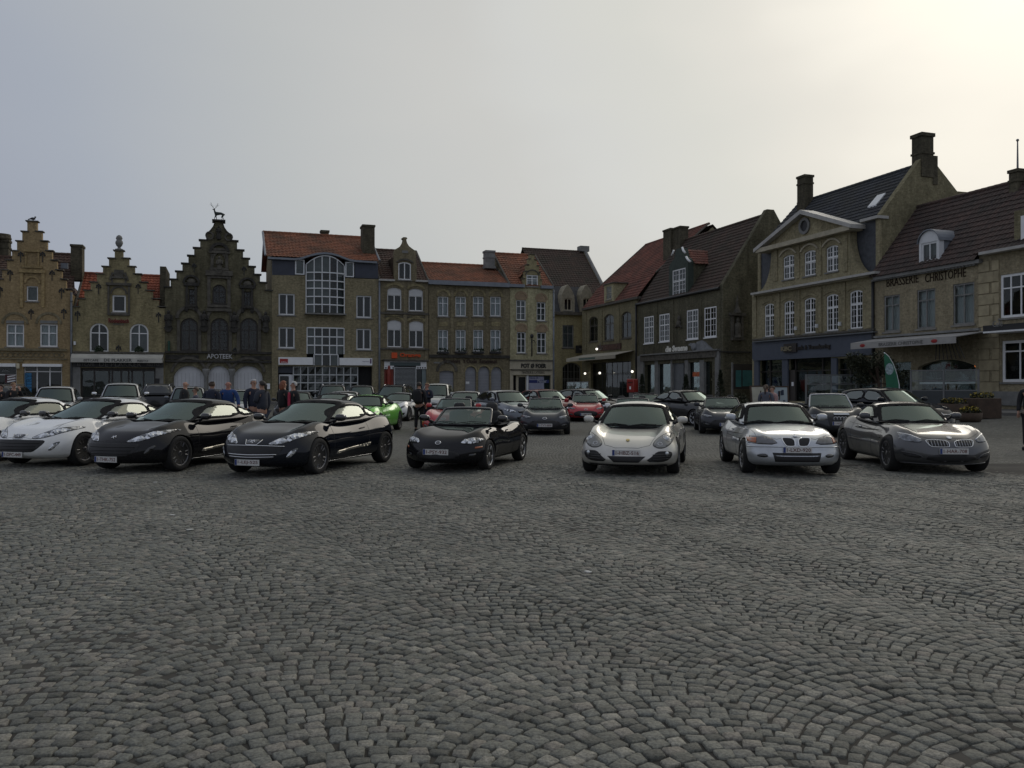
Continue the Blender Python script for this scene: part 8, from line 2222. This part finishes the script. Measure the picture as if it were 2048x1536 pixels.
# ---------------------------------------------------------------- people
SK = mat('skin', (.42, .24, .17), .55, var=.08); SK2 = mat('skin_red', (.40, .19, .14), .55, var=.1)
PG1, PG2 = 'people talking behind the black coupes', 'people standing among the cars'
def cloth(n, c): return mat('cloth_' + n, c, .85, var=.2, scale=6, bump=.004)
CB, CN, CBL, CJ, CG = cloth('black', (.012, .012, .014)), cloth('navy', (.014, .018, .035)), cloth('blue', (.015, .05, .17)), cloth('jeans', (.03, .04, .065)), cloth('grey', (.09, .095, .12))
HB_, HW, HR, HD, HBR = mat('hair_brown', (.06, .035, .02), .6, var=.3), mat('hair_white', (.42, .42, .42), .6), mat('hair_red', (.22, .07, .03), .6, var=.3), mat('hair_dark', (.02, .014, .01), .6), mat('hair_fair', (.24, .15, .08), .6)
def hand(nd, E, k, wp, dr, s):
    """palm and five fingers from wrist index k at wp; dr = pointing direction"""
    d = Vector(dr).normalized(); side = d.cross(Vector((0, 1, 0))); side = side.normalized() if side.length > .2 else Vector((1, 0, 0))
    up = side.cross(d); nd.append((*(wp + d * .05), (.034, .018))); p = len(nd) - 1; E.append((k, p))
    for i, (o, l) in enumerate(((-.027, .062), (-.009, .075), (.009, .07), (.026, .055))):
        a = wp + d * .085 + side * o; nd.append((*a, .0095)); E.append((p, len(nd) - 1))
        b = a + d * l * .55 + up * .012; nd.append((*b, .0085)); E.append((len(nd) - 2, len(nd) - 1))
        c = b + d * l * .4 + up * .022; nd.append((*c, .007)); E.append((len(nd) - 2, len(nd) - 1))
    a = wp + d * .045 - side * .04 * s + up * .01; nd.append((*a, .011)); E.append((p, len(nd) - 1))
    b = a + d * .035 - side * .015 * s + up * .015; nd.append((*b, .0085)); E.append((len(nd) - 2, len(nd) - 1))
def person(px, Y, rz, H, label, top=CB, legs=CJ, hair=None, bald=0, arms=('down', 'down'), skin=SK, lean=0, fat=1.08, extra=(), group=None, turn=0):
    if group == PG1: Y *= .945; fat += .05
    X = (px - CX) / FOC * Y; root = empty('person', (X, Y, gz(X, Y)), R(rz), label, 'person', group); k = H / 1.75
    V3 = lambda x, y, z: Vector((x * k, y * k - lean * max(0, z - .9) , z * k))
    A = {'down': ((.235, .03, 1.16), (.245, -.05, .92), (.0, -.1, -1)), 'fold': ((.25, .0, 1.17), (.04, -.22, 1.2), (-1, -.1, .05)), 'front': ((.24, .0, 1.15), (.14, -.24, 1.08), (-.2, -1, .2)),
         'face': ((.26, -.12, 1.22), (.10, -.2, 1.46), (-.2, .1, 1)), 'point': ((.28, -.08, 1.2), (.32, -.26, 1.02), (.2, -1, -.3)), 'pocket': ((.27, .06, 1.14), (.19, -.06, .96), (-.3, -.3, -1))}
    nd = []; E = []
    def add(p, par, r):
        nd.append((p.x, p.y, p.z, r if isinstance(r, tuple) else r * k)); 
        if par is not None: E.append((par, len(nd) - 1))
        return len(nd) - 1
    pel = add(V3(0, 0, .95), None, .13); ch = add(V3(0, .01, 1.2), pel, .12); up = add(V3(0, .01, 1.38), ch, .11); nk = add(V3(0, .0, 1.49), up, .052)
    h0 = add(V3(0, -.012, 1.555), nk, .058); h1 = add(V3(0, -.006, 1.62), h0, .078); add(V3(0, .004, 1.685), h1, .068)
    for s, a in ((1, arms[0]), (-1, arms[1])):
        e_, w_, d_ = A[a]; sh = add(V3(s * .165, .01, 1.41), up, .058); el = add(V3(s * e_[0], e_[1], e_[2]), sh, .042); wp = V3(s * w_[0], w_[1], w_[2]); wr = add(wp, el, .028)
        hand(nd, E, wr, wp, (d_[0] * s, d_[1], d_[2]), s)
    for s in (1, -1):
        hp = add(V3(s * .09, 0, .88), pel, .085); kn = add(V3(s * .10, -.015, .48), hp, .055); an = add(V3(s * .11, .03, .09), kn, .038); add(V3(s * .12, -.12, .035), an, .035)
    body = skin_obj('body', nd, E, skin, root, 1)
    bm = bmesh.new(); bm.from_mesh(body.data); hc = V3(0, -.006, 1.615)
    f = MB().ell((hc.x, hc.y - .085 * k, hc.z - .012 * k), (.013 * k, .02 * k, .022 * k), 8, 6)
    for s in (1, -1): f.ell((hc.x + s * .08 * k, hc.y + .01, hc.z - .005), (.01 * k, .02 * k, .03 * k), 8, 6)
    f.ell((hc.x, hc.y - .072 * k, hc.z - .06 * k), (.022 * k, .012 * k, .006 * k), 8, 4)
    tm = bpy.data.meshes.new('f'); tm.from_pydata(f.v, [], f.f); bm.from_mesh(tm); bm.to_mesh(body.data); bm.free(); bpy.data.meshes.remove(tm)
    for p in body.data.polygons: p.use_smooth = True
    ey = MB()
    for s in (1, -1): ey.ell((hc.x + s * .03 * k, hc.y - .076 * k, hc.z + .012 * k), (.010 * k, .006 * k, .006 * k), 8, 6)
    ey.build('eyes', MATS['hair_dark'], body, True)
    # jacket
    n2 = []; E2 = []
    def a2(p, par, r):
        n2.append((p.x, p.y, p.z, (r[0] * k, r[1] * k) if isinstance(r, tuple) else r * k))
        if par is not None: E2.append((par, len(n2) - 1))
        return len(n2) - 1
    p0 = a2(V3(0, .005, .90), None, (.165 * fat, .13 * fat)); p1 = a2(V3(0, .01, 1.08), p0, (.158 * fat, .125 * fat)); p2 = a2(V3(0, .01, 1.3), p1, (.165 * fat, .125 * fat)); p3 = a2(V3(0, .01, 1.42), p2, (.12, .09)); a2(V3(0, .006, 1.495), p3, .062)
    for s, a in ((1, arms[0]), (-1, arms[1])):
        e_, w_, d_ = A[a]; sh = a2(V3(s * .185, .01, 1.40), p3 - 0, .08); el = a2(V3(s * e_[0], e_[1], e_[2]), sh, .066); a2(V3(s * (w_[0]), w_[1], w_[2]), el, .047)
    skin_obj('jacket', n2, E2, top, root, 1)
    n3 = []; E3 = []; n2, E2 = n3, E3
    def a3(p, par, r):
        n3.append((p.x, p.y, p.z, r * k))
        if par is not None: E3.append((par, len(n3) - 1))
        return len(n3) - 1
    q = a3(V3(0, 0, .95), None, .135 * fat)
    for s in (1, -1):
        hp = a3(V3(s * .092, 0, .84), q, .10 * fat); kn = a3(V3(s * .10, -.015, .48), hp, .072); a3(V3(s * .11, .03, .10), kn, .062)
    skin_obj('trousers', n3, E3, legs, root, 1)
    for s in (1, -1):
        c = V3(s * .118, -.05, .045); MB().add(*_rb((.045 * k, .14 * k, .045 * k), (c.x, c.y, c.z), .7)).build('shoe', CB, root, True)
    if hair:
        mb = MB(); n, m_ = 18, 10; rr = (.092 * k, .102 * k, .10 * k); c = hc + Vector((0, .012 * k, .022 * k))
        vs = []; fs = []
        for i in range(m_ + 1):
            for j in range(n):
                t = math.pi * .62 * i / m_; a = 2 * math.pi * j / n; y = math.sin(a)
                lim = 1.0 if y > -.25 else .55
                if bald: lim = lim * 1
                t2 = t * (lim if y < -.25 else 1.0) + (0.9 if bald and False else 0)
                vs.append((c.x + rr[0] * math.sin(t2) * math.cos(a), c.y + rr[1] * math.sin(t2) * math.sin(a), c.z + rr[2] * math.cos(t2)))
        for i in range(m_):
            if bald and i < 5: continue
            for j in range(n): fs.append((i * n + j, i * n + (j + 1) % n, (i + 1) * n + (j + 1) % n, (i + 1) * n + j))
        hr = mkobj('hair', vs, fs, hair, body, True)
    else: hr = None
    for ex in extra:
        if ex == 'long': MB().add(*_rb((.095 * k, .05 * k, .11 * k), (hc.x, hc.y + .07 * k, hc.z - .05 * k), .8)).build('hair_length', hair, body, True)
        if ex == 'tail': MB().tube([(hc.x, hc.y + .09 * k, hc.z + .04), (hc.x, hc.y + .15 * k, hc.z - .02), (hc.x, hc.y + .14 * k, hc.z - .2)], [.03, .035, .012], 8).build('ponytail', hair, body, True)
        if ex == 'glasses':
            g = MB()
            for s in (1, -1): g.tube([(hc.x + s * .032 + .022 * math.cos(t), hc.y - .094 * k, hc.z + .012 + .017 * math.sin(t)) for t in np.linspace(0, 6.283, 11)], .003, 4).tube([(hc.x + s * .054, hc.y - .09 * k, hc.z + .015), (hc.x + s * .088 * k, hc.y, hc.z + .012)], .003, 4)
            g.build('glasses', PL, body)
        if ex == 'pack': MB().add(*_rb((.15, .09, .22), (0, .20 * k, 1.22 * k), .5)).build('backpack_panel', CB, [c for c in root.children if c.name.startswith('jacket')][0], True)
        if ex == 'pink': MB().add(*_rb((.07, .02, .22), (0, -.135 * k, 1.2 * k), .6)).build('shirt_front', mat('cloth_pink', (.42, .03, .07), .8), root, True)
        if ex == 'scarf': MB().add(*_rb((.10, .09, .04), (0, .0, 1.49 * k), .8)).build('scarf', CG, root, True)
        if ex == 'cape': MB().add(*_rb((.12, .07, .12), (.05, -.12, 1.28 * k), .7)).build('white_cloth', MATS['paper_grey'], root, True)
    return root
person(27, 29.5, 60, 1.76, 'person in a black coat raising a hand to the face at far left', CB, CB, HBR, arms=('face', 'front'), group=PG2)
person(2, 29.5, -30, 1.70, 'person in dark clothes cut off by the left edge', CB, CB, HD, group=PG2)
person(370, 26, 125, 1.80, 'bald person in a black jacket facing right', CB, CJ, None, arms=('pocket', 'down'), fat=1.25, group=PG1)
person(391, 26.6, -60, 1.60, 'short person with brown hair and glasses beside the bald one in black', CG, CJ, HB_, extra=('glasses',), group=PG1)
person(424, 25.6, 172, 1.77, 'balding person in a navy jacket seen from behind', CN, CJ, HB_, bald=1, extra=('scarf',), fat=1.28, group=PG1)
person(456.5, 26.2, 10, 1.80, 'bald person in a bright blue shirt facing the camera', CBL, CJ, None, arms=('point', 'down'), skin=SK2, fat=1.2, group=PG1)
person(507, 25.8, 45, 1.84, 'tall person with glasses in a dark blue jacket facing right', CN, CJ, HW, bald=1, extra=('glasses',), group=PG1)
person(524, 24.6, -115, 1.78, 'person with a dark ponytail and grey blue jacket facing left', cloth('slate', (.03, .035, .05)), CJ, HD, arms=('fold', 'down'), extra=('tail',), group=PG1)
person(567, 26.2, 140, 1.79, 'person with red hair and a black coat seen half from behind', CB, CB, HR, extra=('long',), arms=('front', 'front'), group=PG1)
person(587, 25.8, -50, 1.77, 'white haired person in a black jacket over a pink shirt', CB, CJ, HW, extra=('pink',), fat=1.1, group=PG1)
person(838, 30.6, 170, 1.78, 'person in dark clothes with a backpack seen from behind', CB, CB, HD, extra=('pack',), fat=1.15, arms=('front', 'down'), group=PG2)
person(854, 32.5, -30, 1.76, 'person with reddish hair in a navy coat beside the backpack wearer', CN, CN, HBR, arms=('fold', 'pocket'), skin=SK2, group=PG2)
person(1532, 27.5, 150, 1.63, 'person with brown hair and grey top before the display boards', CG, CJ, HB_, extra=('tail', 'cape'), arms=('front', 'front'), group=PG2)
person(1545, 28.2, -70, 1.58, 'shorter person in pale pink beside the one in the grey top', cloth('rose', (.35, .22, .21)), CJ, HB_, arms=('front', 'down'), group=PG2)
person(2061, 20.4, -40, 1.76, 'person in black cut off by the right edge', CB, CB, HD, arms=('point', 'down'), fat=1.1, group=PG2)

# ---------------------------------------------------------------- street furniture and plants
def at(px, Y): X = (px - CX) / FOC * Y; return X, Y, gz(X, Y)
def leaves(mb, c, r, n, s, rs):
    for _ in range(n):
        while True:
            p = Vector((rs.uniform(-1, 1), rs.uniform(-1, 1), rs.uniform(-1, 1)))
            if p.length < 1: break
        p = Vector((c[0] + p.x * r[0], c[1] + p.y * r[1], c[2] + p.z * r[2])); a = Vector((rs.uniform(-1, 1), rs.uniform(-1, 1), rs.uniform(-1, 1))).normalized(); b = a.cross(Vector((rs.uniform(-1, 1), .3, 1))).normalized()
        mb.add([p - a * s, p - b * s * .45, p + a * s, p + b * s * .45], [(0, 1, 2, 3)])
LEAF = mat('leaf_dark', (.025, .035, .014), .7, var=.6, scale=5); LEAF2 = mat('leaf_olive', (.045, .05, .025), .7, var=.5, scale=3); YEL = mat('flower_yellow', (.36, .27, .02), .7, var=.4, scale=20)
rs = random.Random(11)
def planter(px, Y, r, h, label, sq=False):
    x, y, z = at(px, Y); t = empty('flower_planter', (x, y, z), 0, label, 'planter', 'flower planters by the brasserie')
    wd = mat('planter_wood', (.055, .035, .022), .8, var=.3, scale=4)
    (MB().add(*_rb((r, r, h / 2), (0, 0, h / 2), .08)) if sq else MB().lathe([(r * .8, 0), (r * .95, h * .3), (r, h), (r * .88, h), (r * .86, h * .85)], n=24)).build('tub', wd, t, not sq)
    m1, m2 = MB(), MB(); leaves(m1, (0, 0, h + .06), (r * .9, r * .9, .16), 260, .07, rs); leaves(m2, (0, 0, h + .14), (r * .85, r * .85, .12), 130, .045, rs)
    m1.build('foliage', LEAF2, t); m2.build('flowers', YEL, t)
planter(1906, 33.5, .55, .62, 'round wooden planter with yellow flowers, left of the tallest planter')
planter(1964, 33.5, .5, .8, 'tall square planter with yellow flowers, the largest of the three', True)
planter(1940, 31.8, .42, .34, 'low planter bowl with few flowers in front of the tallest planter')
def conifer(px, Y, h, label):
    x, y, z = at(px, Y); t = empty('potted_bush', (x, y, z), 0, label, 'bush', 'dark potted bushes before the restaurant')
    MB().lathe([(.2, 0), (.27, .4), (.24, .4)], n=16).build('pot', MATS['stone_dark'], t, True); m = MB()
    for k in range(14):
        u = k / 13; leaves(m, (0, 0, .5 + (h - .5) * u), (.42 * (1 - u * .75), .42 * (1 - u * .75), .18), 90, .06, rs)
    m.build('foliage', LEAF, t); MB().tube([(0, 0, .3), (0, 0, h - .2)], [.04, .015], 6).build('stem', MATS['planter_wood'], t)

conifer(1284, 60, 2.0, 'conical dark bush beside the red letter box'); conifer(1372, 56.5, 1.9, 'conical dark bush left of the glowing orange poster'); conifer(1441, 54, 2.1, 'conical dark bush at the right corner of the dark restaurant')
def letterbox():
    x, y, z = at(1265, 60); t = empty('letter_box', (x, y, z), R(-50), 'red letter box on a pale pedestal left of the dark restaurant', 'letter box')
    red = mat('post_red', (.26, .018, .012), .4, coat=.5); MB().add(*_rb((.34, .24, .48), (0, 0, 1.35), .18)).build('box', red, t, True); MB().box(-.2, .2, -.15, .15, 0, .88).build('pedestal', MATS['stone_grey'], t)
    MB().box(-.2, .2, -.27, -.245, 1.55, 1.6).build('slot', PL, t); MB().box(-.05, .08, -.265, -.246, 1.1, 1.3).build('label_plate', MATS['white_paint'], t)
letterbox()
def flag():
    x, y, z = at(1790, 32); t = empty('feather_flag', (x, y, z), 0, 'green feather banner flag with a pale round emblem by the terrace', 'flag')
    k = 32 / FOC; pole = [(1800, 795), (1798, 770), (1793, 748), (1786, 728), (1777, 713), (1768, 705)]
    P = [((a - 1790) * k, 0, CAMH + (CY - b) * k - z) for a, b in pole]; P[0] = (P[0][0], 0, .05)
    MB().tube(P, .022, 6).build('pole', MATS['white_frame'], t, True)
    edge = [(1798, 785), (1797, 770), (1792.5, 749), (1785.5, 729), (1777, 714), (1768.5, 706), (1767, 712), (1769, 735), (1772, 760), (1775, 785)]
    o = [((a - 1790) * k, CAMH + (CY - b) * k - z) for a, b in edge]; gm = mat('flag_green', (.02, .13, .07), .7, var=.12)
    V, F = fill2d(o, (), .12); f = mkobj('banner', [(a, .05 * math.sin(b * 2.2 + a * 3), b) for a, b in V], F, gm, t, True)
    c = ((1778 - 1790) * k, CAMH + (CY - 738) * k - z); e_ = [(c[0] + .15 * math.cos(q), c[1] + .22 * math.sin(q)) for q in np.linspace(0, 6.283, 25)[:-1]]
    V, F = fill2d(e_); mkobj('emblem', [(a, .05 * math.sin(b * 2.2 + a * 3) - .012, b) for a, b in V], F, mat('emblem_pale', (.30, .38, .40), .7, var=.5, scale=14), f)
    MB().lathe([(.3, 0), (.3, .05), (.05, .08)], n=16).build('base', MATS['grey_metal'], t)
flag()
def screen(px0, px1, Y, h, n, label, solid=.45, y2=None):
    x0, y0, z = at(px0, Y); x1, y1, z1 = at(px1, y2 or Y); z = min(z, z1); a = math.atan2(y1 - y0, x1 - x0); L_ = math.hypot(x1 - x0, y1 - y0)
    t = empty('terrace_screen', (x0, y0, z), a, label, 'screen'); mb = MB(); W = L_ / n
    for k in range(n + 1): mb.box(k * W - .035, k * W + .035, -.035, .035, 0, h)
    for k in range(n):
        for q in (h - .05, h * .74, h * solid): mb.box(k * W + .036, (k + 1) * W - .036, -.02, .02, q, q + .05)
    mb.build('frame', mat('screen_rail', (.14, .145, .145), .5), t)
    MB().box(.04, L_ - .04, -.008, .008, .08, h * solid).build('panel', mat('screen_panel', (.045, .052, .055), .5, var=.2, scale=1), t); MB().box(.04, L_ - .04, -.003, .003, h * solid + .06, h - .06).build('pane', GLASS, t)
screen(1822, 1957, 38.5, 1.95, 2, 'glass topped terrace screen before the arched brasserie window', .52, y2=36.5)
screen(1612, 1762, 41, 1.9, 3, 'long terrace screen with thin rails before the blue grey bank front', .40)
screen(1700, 1822, 37.5, 1.15, 2, 'low solid grey terrace screen left of the green banner', .85)
def tree():
    x, y, z = at(1756, 40.0); t = empty('olive_tree', (x, y, z), 0, 'dark leafy potted tree under the grey brasserie awning', 'tree')
    MB().tube([(0, 0, .3), (.05, 0, 1.3), (-.05, .05, 2.1), (.1, 0, 2.4)], [.09, .075, .06, .03], 8).build('trunk', MATS['planter_wood'], t, True)
    b = MB(); m = MB()
    for _ in range(9):
        a = rs.uniform(0, 6.28); r = rs.uniform(.5, 1.35); q = (r * math.cos(a), r * math.sin(a) * .7, rs.uniform(1.5, 2.5)); b.tube([(0, 0, 1.4), (q[0] * .5, q[1] * .5, q[2] - .3), q], [.03, .02, .008], 5); leaves(m, q, (.55, .45, .42), 420, .075, rs)
    b.build('branches', MATS['planter_wood'], t); m.build('crown', LEAF2, t); MB().lathe([(.3, 0), (.42, .55), (.37, .55)], n=18).build('pot', MATS['stone_dark'], t, True)
tree()
def easel(px, Y, a, w, h, label, c, marks=0):
    x, y, z = at(px, Y); t = empty('display_board', (x, y, z), R(a), label, 'board', 'display boards standing behind the cars')
    M = Matrix.Rotation(R(-10), 4, 'X'); f = MB()
    for s in (-1, 1): f.obox(M, s * w / 2 - .03, s * w / 2 + .03, 0, .03, 0, h + .05)
    f.obox(M, -w / 2 + .03, w / 2 - .03, 0, .03, h, h + .05); f.build('frame', MATS['planter_wood'], t); f2 = MB().obox(M, -w / 2 + .03, w / 2 - .03, .005, .02, .35, h).build('sheet', c, t)
    mb = MB(); r2 = random.Random(3)
    for k in range(marks): a_, b_ = r2.uniform(-w * .3, w * .3), r2.uniform(.7, h - .2); mb.obox(M, a_, a_ + r2.uniform(.03, .1), .0, .004, b_, b_ + r2.uniform(.04, .2))
    if marks: mb.build('drawing', CJ, f2)
    MB().tube([(0, .05, h * .9), (0, .7, 0)], .02, 5).build('leg', MATS['planter_wood'], t)
easel(1523, 29.5, 8, .55, 1.55, 'tall framed board with a plain cream sheet, left of the person in grey', mat('sheet_cream', (.36, .35, .28), .7, var=.2)); easel(1560, 29.8, -10, .62, 1.52, 'framed board with a drawing on pale blue, right of the person in grey', mat('sheet_blue', (.30, .35, .36), .7, var=.1), 9)
def bush(px, Y, r, label):
    x, y, z = at(px, Y); m = MB(); leaves(m, (0, 0, r[2]), r, 500, .07, rs); leaves(m, (0, 0, r[2] * 1.5), (r[0], r[1], r[2] * .5), 60, .04, rs); o = m.build('low_shrub', LEAF2, None); o.location = (x, y, z); tag(o, label, 'shrub', 'low shrubs under the teal board')
bush(1478, 50, (.5, .4, .45), 'low shrub with pale sprigs under the teal board'); bush(1497, 47, (.65, .4, .3), 'flat green shrub right of the teal board')
wh = mat('white_chip', (.5, .5, .48), .8)
for k, (px, py) in enumerate(((310, 967), (320, 987), (345, 1033), (380, 1063), (1176, 1148))):
    Y = CAMH * FOC / (py - CY); x = (px - CX) / FOC * Y; o = MB().add(*_rb((.036, .024, .005), (0, 0, .0), .6)).build('litter_scrap', wh, None, True); o.location = (x, Y, .022); o.rotation_euler = (0, 0, k * 1.3); tag(o, 'tiny flat white scrap on the cobbles ' + ('in front of the black coupes, farthest', 'in front of the black coupes, second farthest', 'at left, third from the cars', 'at left, nearest the camera of four', 'alone right of the middle')[k], 'litter', 'white scraps on the cobbles')
for c in list(bpy.data.objects):
    if c.name.startswith('badge') and not c.parent and c.type == 'MESH': bpy.data.objects.remove(c)
